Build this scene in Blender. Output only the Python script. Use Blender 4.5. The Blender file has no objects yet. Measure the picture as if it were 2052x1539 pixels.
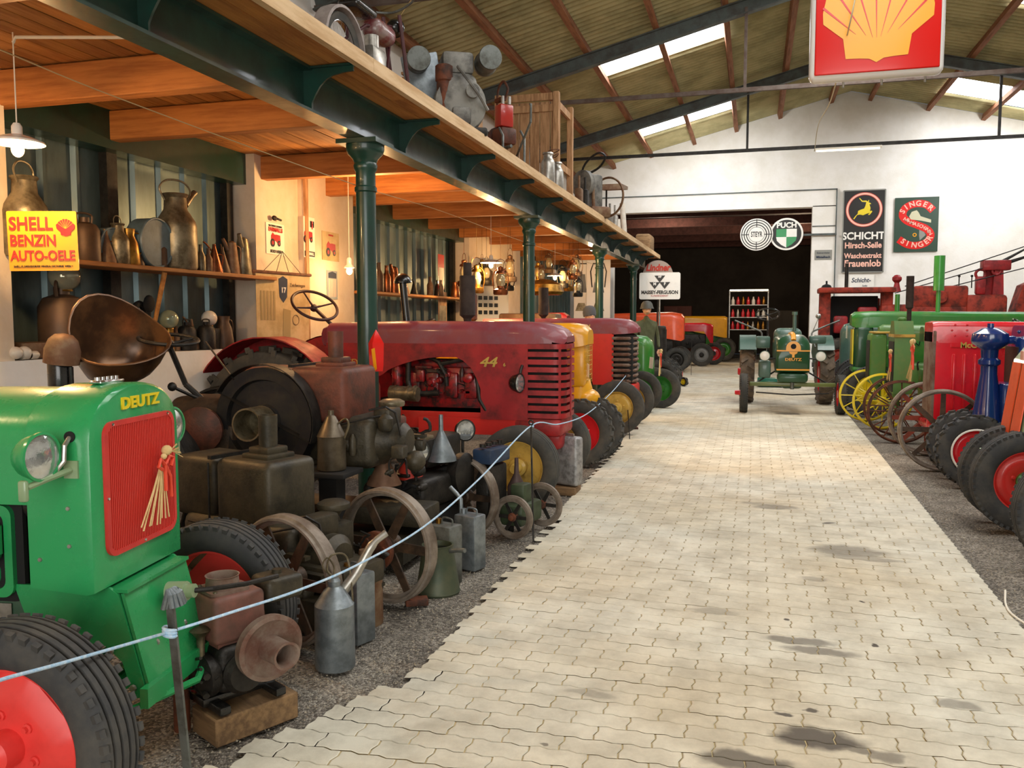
import bpy, bmesh, math, random
from math import sin, cos, pi, radians, sqrt, atan2
from mathutils import Vector, Matrix
SC = bpy.context.scene
COL = SC.collection
# ---------------------------------------------------------------- camera
F = 1700.0; CX, CY = 1026.0, 769.5; VX, VY = 1510.0, 640.0; EYE = 1.62
PH = math.atan((CY - VY) / F); TH = math.atan((VX - CX) / F * cos(PH))
cam = bpy.data.objects.new('camera', bpy.data.cameras.new('camera'))
COL.objects.link(cam); SC.camera = cam
cam.data.sensor_width = 36.0; cam.data.lens = F / 2052.0 * 36.0
cam.data.clip_end = 200; cam.data.clip_start = 0.05
cam.location = (0, 0, EYE); cam.rotation_euler = (pi / 2 - PH, 0, TH)
FW = Vector((-sin(TH) * cos(PH), cos(TH) * cos(PH), -sin(PH))); RT = Vector((cos(TH), sin(TH), 0)); UP = RT.cross(FW)
def at(px, py, X=None, Y=None, Z=None):
    'photo measurement -> point of the hall on a known plane'
    r = FW + RT * ((px - CX) / F) + UP * ((CY - py) / F)
    t = X / r.x if X is not None else Y / r.y if Y is not None else (Z - EYE) / r.z
    return Vector((t * r.x, t * r.y, EYE + t * r.z))
# ---------------------------------------------------------------- world, daylight, exposure
w = bpy.data.worlds.new('sky'); SC.world = w; w.use_nodes = True
nt = w.node_tree; bg = nt.nodes['Background']
sky = nt.nodes.new('ShaderNodeTexSky'); sky.sky_type = 'HOSEK_WILKIE'; sky.turbidity = 6; sky.sun_direction = (0.3, -0.5, 0.8)
nt.links.new(sky.outputs[0], bg.inputs[0]); bg.inputs[1].default_value = 0.8
def area(name, loc, rot, sx, sy, power, col=(1, 1, 1)):
    l = bpy.data.lights.new(name, 'AREA'); l.shape = 'RECTANGLE'; l.size = sx; l.size_y = sy; l.energy = power; l.color = col
    o = bpy.data.objects.new(name, l); COL.objects.link(o); o.location = loc; o.rotation_euler = rot; return o
area('entrance_daylight', (1.5, -5.6, 2.3), (radians(90), 0, 0), 7.0, 4.2, 330, (1, 0.97, 0.92))
area('roof_fill_light', (1.6, 4.0, 6.9), (0, 0, 0), 2.0, 9.0, 210, (1, 0.98, 0.95))  # both roof area lights are added fill under closed sheets, beside the skylights
area('roof_fill_light', (1.6, 13.5, 6.9), (0, 0, 0), 2.0, 7.0, 230, (1, 0.98, 0.95))
def lamp(name, loc, power, col, r=0.05, spot=None, rot=None):
    l = bpy.data.lights.new(name, 'SPOT' if spot else 'POINT'); l.energy = power; l.color = col; l.shadow_soft_size = r
    if spot: l.spot_size = radians(spot); l.spot_blend = 0.6
    o = bpy.data.objects.new(name, l); COL.objects.link(o); o.location = loc
    if rot: o.rotation_euler = rot
    return o
vs = SC.view_settings; vs.view_transform = 'Standard'; vs.look = 'None'; vs.gamma = 1; vs.use_curve_mapping = False; vs.exposure = 0.7
# ---------------------------------------------------------------- materials
def lin(h):
    if isinstance(h, tuple): return h + (1,) if len(h) == 3 else h
    c = [int(h[i:i + 2], 16) / 255 for i in (0, 2, 4)]
    return tuple(x / 12.92 if x <= 0.04045 else ((x + 0.055) / 1.055) ** 2.4 for x in c) + (1,)
MATS = {}
def mat(name, c1, c2=None, rough=0.5, metal=0.0, scale=8.0, amt=0.5, bump=0.0, bscale=60.0, emit=0.0, stretch=None, coat=0.0, alpha=None, world=False, lo=0.42, hi=0.62):
    'plain surface: two colours mixed by noise, optional fine relief'
    if name in MATS: return MATS[name]
    m = bpy.data.materials.new(name); m.use_nodes = True; t = m.node_tree; N = t.nodes; L = t.links; b = N['Principled BSDF']; MATS[name] = m
    b.inputs['Roughness'].default_value = rough; b.inputs['Metallic'].default_value = metal; b.inputs['Base Color'].default_value = lin(c1)
    if coat: b.inputs['Coat Weight'].default_value = coat; b.inputs['Coat Roughness'].default_value = 0.08
    if c2 or bump:
        if world: src = N.new('ShaderNodeNewGeometry').outputs['Position']
        else: src = N.new('ShaderNodeTexCoord').outputs['Object']
        mp = N.new('ShaderNodeMapping'); L.new(src, mp.inputs[0])
        if stretch: mp.inputs['Scale'].default_value = stretch
    if c2:
        n = N.new('ShaderNodeTexNoise'); n.inputs['Scale'].default_value = scale; n.inputs['Detail'].default_value = 6; n.inputs['Roughness'].default_value = 0.65; L.new(mp.outputs[0], n.inputs[0])
        r = N.new('ShaderNodeMapRange'); r.inputs[1].default_value = lo; r.inputs[2].default_value = hi; r.inputs[4].default_value = amt; L.new(n.outputs[0], r.inputs[0])
        x = N.new('ShaderNodeMix'); x.data_type = 'RGBA'; x.inputs[6].default_value = lin(c1); x.inputs[7].default_value = lin(c2); L.new(r.outputs[0], x.inputs[0]); L.new(x.outputs[2], b.inputs['Base Color'])
        if not metal:
            r2 = N.new('ShaderNodeMapRange'); r2.inputs[1].default_value = 0.4; r2.inputs[2].default_value = 0.7; r2.inputs[3].default_value = rough; r2.inputs[4].default_value = min(1, rough + 0.25 * amt); L.new(n.outputs[0], r2.inputs[0]); L.new(r2.outputs[0], b.inputs['Roughness'])
    if bump:
        n2 = N.new('ShaderNodeTexNoise'); n2.inputs['Scale'].default_value = bscale; n2.inputs['Detail'].default_value = 4; L.new(mp.outputs[0], n2.inputs[0])
        bp = N.new('ShaderNodeBump'); bp.inputs['Strength'].default_value = bump; bp.inputs['Distance'].default_value = 0.01; L.new(n2.outputs[0], bp.inputs['Height']); L.new(bp.outputs[0], b.inputs['Normal'])
    if emit: b.inputs['Emission Color'].default_value = lin(c1); b.inputs['Emission Strength'].default_value = emit
    if alpha is not None: b.inputs['Transmission Weight'].default_value = 0.9; b.inputs['Alpha'].default_value = alpha
    return m
def paint(n, c, c2='3a2c1c', amt=0.35, rough=0.3, coat=0.3, **k): return mat(n, c, c2, rough=rough, amt=amt, coat=coat, scale=k.pop('scale', 5), bump=k.pop('bump', 0.04), lo=k.pop('lo', 0.48), hi=k.pop('hi', 0.75), **k)
GREEN = paint('gloss_green_paint', '2a9656', '1f7040', 0.3, rough=0.25)
DGREEN = paint('dark_green_paint', '1d4a2c', '11301c')
GREYGREEN = paint('grey_green_paint', '4c6a5e', '2f3d34')
JGREEN = paint('leaf_green_paint', '2f7a2a', '5e7a2c', 0.6)
LGREEN = paint('old_green_paint', '4d7a34', '78783a', 0.6, rough=0.45)
BRED = paint('bright_red_paint', 'd9202c', '8c1418', 0.4, rough=0.2)
GRED = paint('orange_red_paint', 'd8322c', '8c2018', 0.3)
WRED = paint('worn_red_paint', 'a3191d', '3c1614', 0.8, rough=0.5, coat=0.1, lo=0.42, hi=0.7)
DRED = paint('dusty_maroon_paint', '863840', '80606a', 0.7, rough=0.42, coat=0.2)
ORANGE = paint('orange_paint', 'ee5a2c', 'a03c20')
YEL = paint('golden_yellow_paint', 'e2a21a', 'a87416', 0.4)
BYEL = paint('bright_yellow_paint', 'e8cf1c', 'a8961c', 0.3)
WYEL = paint('worn_yellow_paint', 'c9a64a', '6a5426', 0.8, rough=0.6)
BLUE = paint('gloss_blue_paint', '16306e', '0c1c44', 0.3, rough=0.15, coat=0.6)
RBLUE = paint('dull_blue_paint', '27466e', '1c2430', 0.8)
SAGE = paint('pale_green_paint', '8aa07a', '5e6c4a')
RUST = mat('rust', '6e3b22', '2e211a', rough=0.75, metal=0.1, scale=9, amt=0.9, bump=0.25)
DUSTRUST = mat('dusty_rust', '7c6a5c', '5c3324', rough=0.8, scale=6, amt=0.8, bump=0.2)
BROWNIRON = mat('brown_iron', '54402f', '2b241c', rough=0.55, metal=0.3, scale=7, amt=0.9, bump=0.2)
OLIVE = mat('oily_olive_iron', '474030', '2a271e', rough=0.5, metal=0.25, scale=6, amt=0.9, bump=0.2)
REDIRON = mat('red_brown_iron', '6e3c2c', '3a2a20', rough=0.55, metal=0.2, scale=6, amt=0.8, bump=0.2)
IRON = mat('dark_iron', '34312c', '1a1816', rough=0.5, metal=0.5, scale=9, amt=0.8, bump=0.25)
BLACK = mat('black_enamel', '131312', '262420', rough=0.25, amt=0.4, coat=0.4)
DARK = mat('black_void_metal', '0d0c0b', '1c1a18', rough=0.8, amt=0.5)
RUBBER = mat('tyre_rubber', '353637', '5a564e', rough=0.75, amt=0.55, scale=6, bump=0.1, bscale=30)
DRUBBER = mat('dusty_tyre_rubber', '3c3c39', '5c574d', rough=0.85, amt=0.7, scale=5, bump=0.15, bscale=30)
STEELRIM = mat('bare_grey_iron', '8c8174', '5a4a3c', rough=0.55, metal=0.35, scale=6, amt=0.8, bump=0.15)
GALV = mat('galvanised_zinc', '8d969a', '6a7275', rough=0.42, metal=0.65, scale=14, amt=0.8, bump=0.04)
ZINC = mat('dull_zinc', '757a76', '4c4c44', rough=0.5, metal=0.5, scale=8, amt=0.9, bump=0.08)
ALU = mat('aluminium', 'b9b6ae', '6a665c', rough=0.35, metal=0.8, scale=8, amt=0.6)
CHROME = mat('chrome', 'd8d8d8', rough=0.12, metal=1.0)
BRASS = mat('brass', 'b08038', '5c4018', rough=0.35, metal=0.9, scale=10, amt=0.7)
COPPER = mat('copper', '9c5a34', '4a2c1c', rough=0.35, metal=0.8, scale=10, amt=0.7)
TIN = mat('tarnished_tin', '8a8068', '4e4430', rough=0.42, metal=0.6, scale=7, amt=0.9, bump=0.1)
RTIN = mat('rusty_tin', '6e4c34', '8a7458', rough=0.6, metal=0.35, scale=7, amt=0.8, bump=0.15)
LENS = mat('headlamp_glass_lens', 'cfd3d0', '9ea3a2', rough=0.1, metal=0.75, scale=20, amt=0.5, bump=0.08, bscale=60)
GLASS = mat('clear_glass', 'dfe6e0', rough=0.03, alpha=0.35)
PINE = mat('pine_wood', 'b87c3c', '8a5224', rough=0.6, scale=3, amt=0.75, stretch=(5, 0.5, 5), bump=0.1)
def vary(m, lo, hi):
    'each plank or board gets its own tone'
    t = m.node_tree; b = t.nodes['Principled BSDF']; l = b.inputs['Base Color'].links[0]; src = l.from_socket
    oi = t.nodes.new('ShaderNodeObjectInfo'); mr = t.nodes.new('ShaderNodeMapRange'); mr.inputs[3].default_value = lo; mr.inputs[4].default_value = hi; t.links.new(oi.outputs['Random'], mr.inputs[0])
    h = t.nodes.new('ShaderNodeHueSaturation'); t.links.new(mr.outputs[0], h.inputs['Value']); t.links.new(src, h.inputs['Color']); t.links.new(h.outputs[0], b.inputs['Base Color'])
vary(PINE, .72, 1.2)
PINEX = mat('pine_joist_wood', 'b87436', '8e501e', rough=0.6, scale=3, amt=0.75, stretch=(0.5, 6, 6), bump=0.1)
PINEL = mat('pale_planed_wood', 'd9b98c', 'b48c5c', rough=0.6, scale=3, amt=0.7, stretch=(5, 0.5, 5), bump=0.1)
BROWNWOOD = mat('brown_timber', '6e4630', '4a2e20', rough=0.7, scale=3, amt=0.8, stretch=(5, 0.6, 5), bump=0.15)
CRATEWOOD = mat('crate_wood', 'c09468', '8c6440', rough=0.65, scale=4, amt=0.8, stretch=(6, 6, 0.8), bump=0.1)
OLDWOOD = mat('weathered_wood', '8a6c48', '5c4630', rough=0.8, scale=4, amt=0.8, stretch=(1, 6, 6), bump=0.2)
PLASTER = mat('white_plaster', 'eeece6', 'dcd8cc', rough=0.85, scale=1.2, amt=0.6, bump=0.25, bscale=25)
PLASTER2 = mat('cream_plaster', 'e0d0ba', 'ccb898', rough=0.85, scale=1.2, amt=0.7, bump=0.25, bscale=25)
GIRDER = mat('girder_green_paint', '0f3a2e', '0a2018', rough=0.35, amt=0.6, scale=4, coat=0.3)
GREYSTEEL = mat('grey_roof_steel', '5c6664', '4a4642', rough=0.6, amt=0.8, scale=4, metal=0.2)
RUSTSTEEL = mat('rusty_tie_steel', '6c6058', '503a30', rough=0.6, amt=0.8, scale=5, metal=0.2)
PURLIN = mat('purlin_timber', '96603c', '6c4226', rough=0.75, scale=3, amt=0.8, stretch=(5, 0.5, 5))
ASB = mat('corrugated_cement', 'bab084', '8c8660', rough=0.9, scale=1.2, amt=0.7, stretch=(1, 1, 1), bump=0.1, bscale=40)
CLAD = mat('profiled_steel_cladding', '66787a', '42524e', rough=0.4, metal=0.5, scale=2.5, amt=0.7, stretch=(1, 1, 0.3), bump=0.05)
SKYLT = mat('translucent_skylight', 'f4f8ff', emit=7.0)
WHITE = mat('white_enamel', 'f0eee6', 'd8d4c8', rough=0.25, amt=0.3, coat=0.3)
PAPER = mat('white_paper', 'efe8d8', rough=0.8)
CARDC = mat('aged_paper', 'c9b184', 'a08858', rough=0.85, amt=0.6, scale=5)
SIGNY = mat('sign_yellow', 'e39a08', rough=0.35, coat=0.2)
SIGNYB = mat('sign_shell_yellow', 'f5a600', rough=0.3, coat=0.1)
SIGNR = mat('sign_red', 'd81208', rough=0.3, coat=0.15)
SIGNRD = mat('sign_deep_red', 'b0281c', rough=0.3, coat=0.3)
SIGNK = mat('sign_black', '15130f', rough=0.4, coat=0.1)
SIGNG = mat('sign_green', '1c3c2a', rough=0.45, coat=0.0)
PGREEN = mat('badge_green', '108a48', rough=0.25, coat=0.4)
PINK = mat('sign_pink', 'f0b8a4', rough=0.4)
NAVY = mat('print_navy', '243048', rough=0.6)
GREYP = mat('print_grey', '8c8c84', rough=0.7)
ROPE = mat('blue_white_rope', '9cc4e4', 'dbe8f0', rough=0.7, scale=60, amt=0.7, bump=0.2, bscale=200)
RIBBON = mat('red_ribbon', 'e04a30', rough=0.5)
STRAW = mat('straw', 'dcc086', 'b89858', rough=0.8, amt=0.5, scale=20)
HORNW = mat('white_insulator', 'e4dccc', 'b8ac98', rough=0.3, amt=0.4)
SKIN = mat('mannequin_skin', 'd8a684', rough=0.5)
SHIRT = mat('olive_shirt', '5a5c40', '46482f', rough=0.9, amt=0.5, scale=12)
HELMET = mat('grey_green_helmet', '4c4c44', '34342c', rough=0.5, amt=0.5)
BULB = mat('lit_bulb', 'ffc070', emit=30.0)
DIM = mat('lit_tube', 'fff4d8', emit=2.0)
# ---------------------------------------------------------------- mesh building
class MB:
    def __init__(s): s.v = []; s.f = []; s.m = []; s.k = 0
    def add(s, vs_, fs):
        b = len(s.v); s.v.extend([tuple(p) for p in vs_]); s.f.extend([tuple(b + i for i in f) for f in fs]); s.m.extend([s.k] * len(fs)); return s
    def box(s, c, d, rot=None, taper=1.0):
        x, y, z = d[0] / 2, d[1] / 2, d[2] / 2
        p = [Vector((i * x * (taper if k > 0 else 1), j * y * (taper if k > 0 else 1), k * z)) for k in (-1, 1) for j in (-1, 1) for i in (-1, 1)]
        if rot is not None:
            R = rot if isinstance(rot, Matrix) else Matrix.Rotation(rot, 3, 'Z'); p = [R @ q for q in p]
        p = [q + Vector(c) for q in p]
        return s.add(p, [(0, 2, 3, 1), (4, 5, 7, 6), (0, 1, 5, 4), (2, 6, 7, 3), (0, 4, 6, 2), (1, 3, 7, 5)])
    def rbox(s, c, d, r=0.02, rot=None, seg=2):
        bm = bmesh.new(); bmesh.ops.create_cube(bm, size=1); bmesh.ops.scale(bm, vec=d, verts=bm.verts)
        r = min(r, min(d) * 0.45); bmesh.ops.bevel(bm, geom=bm.edges[:], offset=r, segments=seg, affect='EDGES', profile=0.5)
        R = Matrix.Identity(3) if rot is None else rot if isinstance(rot, Matrix) else Matrix.Rotation(rot, 3, 'Z')
        bm.verts.index_update(); vs_ = [R @ v.co + Vector(c) for v in bm.verts]; fs = [[v.index for v in f.verts] for f in bm.faces]; bm.free()
        return s.add(vs_, fs)
    def lathe(s, prof, o=(0, 0, 0), ax=(0, 0, 1), n=24, sweep=1.0, start=0.0):
        q = Vector((0, 0, 1)).rotation_difference(Vector(ax).normalized()).to_matrix(); o = Vector(o); vs_ = []; idx = []
        full = sweep >= 1; cnt = n if full else n + 1
        for r, h in prof:
            if r < 1e-6: idx.append([len(vs_)]); vs_.append(o + q @ Vector((0, 0, h)))
            else:
                idx.append(list(range(len(vs_), len(vs_) + cnt)))
                for i in range(cnt):
                    a = start + 2 * pi * sweep * i / n; vs_.append(o + q @ Vector((r * cos(a), r * sin(a), h)))
        fs = []
        for a, b in zip(idx, idx[1:]):
            for i in range(n):
                j = (i + 1) % n if full else i + 1
                if len(a) == 1 and len(b) == 1: continue
                if len(a) == 1: fs.append((a[0], b[i], b[j]))
                elif len(b) == 1: fs.append((a[i], b[0], a[j]))
                else: fs.append((a[i], b[i], b[j], a[j]))
        return s.add(vs_, [f[::-1] for f in fs])
    def cyl(s, a, b, r, r2=None, n=12, cap=True):
        a = Vector(a); b = Vector(b); h = (b - a).length; r2 = r if r2 is None else r2
        return s.lathe(([(0, 0)] if cap else []) + [(r, 0), (r2, h)] + ([(0, h)] if cap else []), a, b - a, n)
    def sph(s, c, r, n=14, sc=(1, 1, 1)):
        k = n // 2; vs_ = []; m = MB(); m.lathe([(r * sin(pi * i / k) if 0 < i < k else 0, -r * cos(pi * i / k)) for i in range(k + 1)], n=n)
        return s.add([(p[0] * sc[0] + c[0], p[1] * sc[1] + c[1], p[2] * sc[2] + c[2]) for p in m.v], m.f)
    def torus(s, c, ax, R, r, n=32, k=8): return s.lathe([(R + r * cos(2 * pi * i / k), r * sin(2 * pi * i / k)) for i in range(k + 1)], c, ax, n)
    def tube(s, pts, r, n=8, cap=True, flat=None):
        P = [Vector(p) for p in pts]; rs = r if isinstance(r, (list, tuple)) else [r] * len(P); vs_ = []; prev = None
        for i, p in enumerate(P):
            t = (P[min(i + 1, len(P) - 1)] - P[max(i - 1, 0)]).normalized()
            if prev is None: u = t.orthogonal().normalized() if flat is None else (Vector(flat) - t * Vector(flat).dot(t)).normalized()
            else: u = (prev - t * prev.dot(t)).normalized()
            prev = u; v = t.cross(u)
            for j in range(n): a = 2 * pi * j / n; vs_.append(p + (u * cos(a) + v * sin(a)) * rs[i])
        fs = [(i * n + j, i * n + (j + 1) % n, (i + 1) * n + (j + 1) % n, (i + 1) * n + j) for i in range(len(P) - 1) for j in range(n)]
        if cap: fs += [tuple(range(n))[::-1], tuple(range((len(P) - 1) * n, len(P) * n))]
        return s.add(vs_, fs)
    def prism(s, poly, o, u, v, w):
        'polygon (a,b) -> o + a u + b v, thickness vector w'
        o = Vector(o); u = Vector(u); v = Vector(v); w = Vector(w); n = len(poly)
        A = [o + u * a + v * b for a, b in poly]
        fs = [tuple(range(n)), tuple(range(2 * n - 1, n - 1, -1))] + [(i, i + n, (i + 1) % n + n, (i + 1) % n) for i in range(n)]
        return s.add(A + [p + w for p in A], fs)
    def loft(s, rings, cap=True):
        n = len(rings[0]); vs_ = [p for r in rings for p in r]
        fs = [(i * n + j, i * n + (j + 1) % n, (i + 1) * n + (j + 1) % n, (i + 1) * n + j) for i in range(len(rings) - 1) for j in range(n)]
        if cap: fs += [tuple(range(n))[::-1], tuple(range((len(rings) - 1) * n, len(rings) * n))]
        return s.add(vs_, fs)
    def mesh(s, name, *mats):
        me = bpy.data.meshes.new(name); me.from_pydata(s.v, [], s.f)
        bm = bmesh.new(); bm.from_mesh(me)
        if len(bm.faces) < 60000: bmesh.ops.recalc_face_normals(bm, faces=bm.faces)
        bm.to_mesh(me); bm.free()
        for m in mats: me.materials.append(m)
        if len(mats) > 1: me.polygons.foreach_set('material_index', s.m)
        me.polygons.foreach_set('use_smooth', [True] * len(me.polygons)); me.set_sharp_from_angle(angle=radians(38)); return me
    def obj(s, name, m, parent=None, loc=(0, 0, 0), rot=(0, 0, 0), label=None):
        return put(name, s.mesh(name, *(m if isinstance(m, (list, tuple)) else [m])), parent, loc, rot, label)
def put(name, me, parent=None, loc=(0, 0, 0), rot=(0, 0, 0), label=None):
    o = bpy.data.objects.new(name, me); COL.objects.link(o)
    o.location = loc; o.rotation_euler = rot
    if parent: o.parent = parent
    if label: o['label'] = label
    return o
def thing(name, label, cat, loc=(0, 0, 0), rz=0.0, group=None):
    o = bpy.data.objects.new(name, None); COL.objects.link(o); o.location = loc; o.rotation_euler = (0, 0, rz); o.empty_display_size = 0.1
    return tag(o, label, cat, group)
def tag(o, label, cat, group=None):
    o['label'] = label; o['category'] = cat
    if group: o['group'] = group
    return o
def struct(o): o['kind'] = 'structure'; return o
def stuff(o): o['kind'] = 'stuff'; return o
def text(body, size, parent, m, loc=(0, 0, 0), rot=(pi / 2, 0, 0), bold=0.0, depth=0.002, sx=1.0, name='lettering', al='CENTER', shear=0, spacing=1.0):
    c = bpy.data.curves.new('t', 'FONT'); c.body = body; c.size = size; c.extrude = depth; c.offset = bold * size; c.align_x = al; c.align_y = 'CENTER'; c.shear = shear; c.space_character = spacing; c.resolution_u = 3
    t = bpy.data.objects.new('t', c); COL.objects.link(t); dg = bpy.context.evaluated_depsgraph_get(); me = bpy.data.meshes.new_from_object(t.evaluated_get(dg)); bpy.data.objects.remove(t); bpy.data.curves.remove(c)
    me.materials.clear(); me.materials.append(m); me.name = name
    o = put(name, me, parent, loc, rot); o.scale = (sx, 1, 1); return o
def dup(o, parent=None, loc=None, rz=None, label=None):
    c = o.copy(); COL.objects.link(c)
    if parent is not None: c.parent = parent
    for ch in o.children: dup(ch, c)
    if loc is not None: c.location = loc
    if rz is not None: c.rotation_euler = (0, 0, rz)
    if label: c['label'] = label
    return c
def arc(cx, cy, r, a0, a1, n): return [(cx + r * cos(radians(a0 + (a1 - a0) * i / n)), cy + r * sin(radians(a0 + (a1 - a0) * i / n))) for i in range(n + 1)]
def rrect(x0, y0, x1, y1, r, n=5): return arc(x1 - r, y1 - r, r, 0, 90, n) + arc(x0 + r, y1 - r, r, 90, 180, n) + arc(x0 + r, y0 + r, r, 180, 270, n) + arc(x1 - r, y0 + r, r, 270, 360, n)
# ================================================================ THE BUILDING
# ---- ground (gravel) and stone paving
def gravel_mat():
    m = bpy.data.materials.new('gravel'); m.use_nodes = True; t = m.node_tree; N = t.nodes; L = t.links; b = N['Principled BSDF']; b.inputs['Roughness'].default_value = 0.95
    g = N.new('ShaderNodeNewGeometry'); v = N.new('ShaderNodeTexVoronoi'); v.inputs['Scale'].default_value = 95; L.new(g.outputs['Position'], v.inputs[0])
    n = N.new('ShaderNodeTexNoise'); n.inputs['Scale'].default_value = 2.5; n.inputs['Detail'].default_value = 8; L.new(g.outputs['Position'], n.inputs[0])
    r = N.new('ShaderNodeValToRGB'); e = r.color_ramp.elements; e[0].color = lin('68625a'); e[1].color = lin('bcb6aa'); e[0].position = 0.1; e[1].position = 0.95
    e2 = r.color_ramp.elements.new(0.5); e2.color = lin('8c867c'); sp = N.new('ShaderNodeSeparateColor'); L.new(v.outputs['Color'], sp.inputs[0]); L.new(sp.outputs[0], r.inputs[0])
    x = N.new('ShaderNodeMix'); x.data_type = 'RGBA'; x.blend_type = 'MULTIPLY'; x.inputs[0].default_value = 0.6; L.new(r.outputs[0], x.inputs[6])
    r2 = N.new('ShaderNodeValToRGB'); r2.color_ramp.elements[0].color = lin('8a8276'); r2.color_ramp.elements[1].color = lin('f8f4ec'); r2.color_ramp.elements[0].position = 0.35; r2.color_ramp.elements[1].position = 0.65; L.new(n.outputs[0], r2.inputs[0]); L.new(r2.outputs[0], x.inputs[7]); L.new(x.outputs[2], b.inputs['Base Color'])
    bp = N.new('ShaderNodeBump'); bp.inputs['Strength'].default_value = 0.9; bp.inputs['Distance'].default_value = 0.012; bp.invert = True; L.new(v.outputs['Distance'], bp.inputs['Height']); L.new(bp.outputs[0], b.inputs['Normal']); return m
GRAVEL = gravel_mat()
m = MB(); random.seed(3)
def fine(a, b, n): return [a + (b - a) * i / n for i in range(n + 1)]
xs = [-9.0, -5.3] + fine(-4.2, -1.2, 60) + [0, 1.2] + fine(1.3, 3.0, 30) + [5, 7.5, 10.3]; ys = [-6.2, -2] + fine(0.5, 8, 120) + [9.5, 12, 15, 20, 25, 32, 42]
vs_ = [(x, y, -0.022 + (0.012 * sin(x * 7 + y * 3) * cos(y * 5 - x) + random.uniform(-.006, .006) if 0.4 < y < 8.1 else 0)) for y in ys for x in xs]; nx = len(xs)
m.add(vs_, [(j * nx + i, j * nx + i + 1, (j + 1) * nx + i + 1, (j + 1) * nx + i) for j in range(len(ys) - 1) for i in range(nx - 1)])
struct(m.obj('floor', GRAVEL))
def edge_l(y):
    if y < 3.6: return -1.45 - (3.6 - y) * 0.42
    return -1.47 - (y - 3.6) * 0.027
def edge_r(y): return 1.40 + 0.018 * (y - 5)
# oil and water marks on the stones: (x, y, radius x, radius y, strength)
spots = []
for px, py, rx, ry, k in [(1640, 1480, .16, .085, .8), (1700, 1500, .13, .03, .6), (1780, 1518, .06, .04, .5), (1500, 1525, .17, .06, .7), (1920, 1412, .07, .05, .45), (1600, 1285, .16, .05, .6), (1640, 1305, .16, .04, .55), (1575, 1243, .028, .02, .85), (1570, 1430, .035, .02, .8), (1618, 1422, .035, .016, .8), (1757, 1292, .025, .02, .95), (1700, 1105, .22, .16, .5), (1740, 1120, .25, .05, .4), (1550, 1015, .16, .1, .5), (1510, 1008, .1, .05, .4), (1661, 1048, .045, .03, .7), (1640, 1084, .05, .025, .4), (1630, 1160, .07, .05, .3), (1728, 1207, .02, .02, .9), (1580, 829, .2, .16, .7), (1430, 1225, .12, .05, .3), (1180, 1390, .1, .03, .3), (1665, 1018, .03, .02, .3), (1500, 940, .2, .1, .12), (1380, 1010, .03, .02, .25), (1090, 1490, .02, .01, .6)]:
    p = at(px, py, Z=0); spots.append((p.x, p.y, rx * 1.25, ry * 1.25, k))
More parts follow.
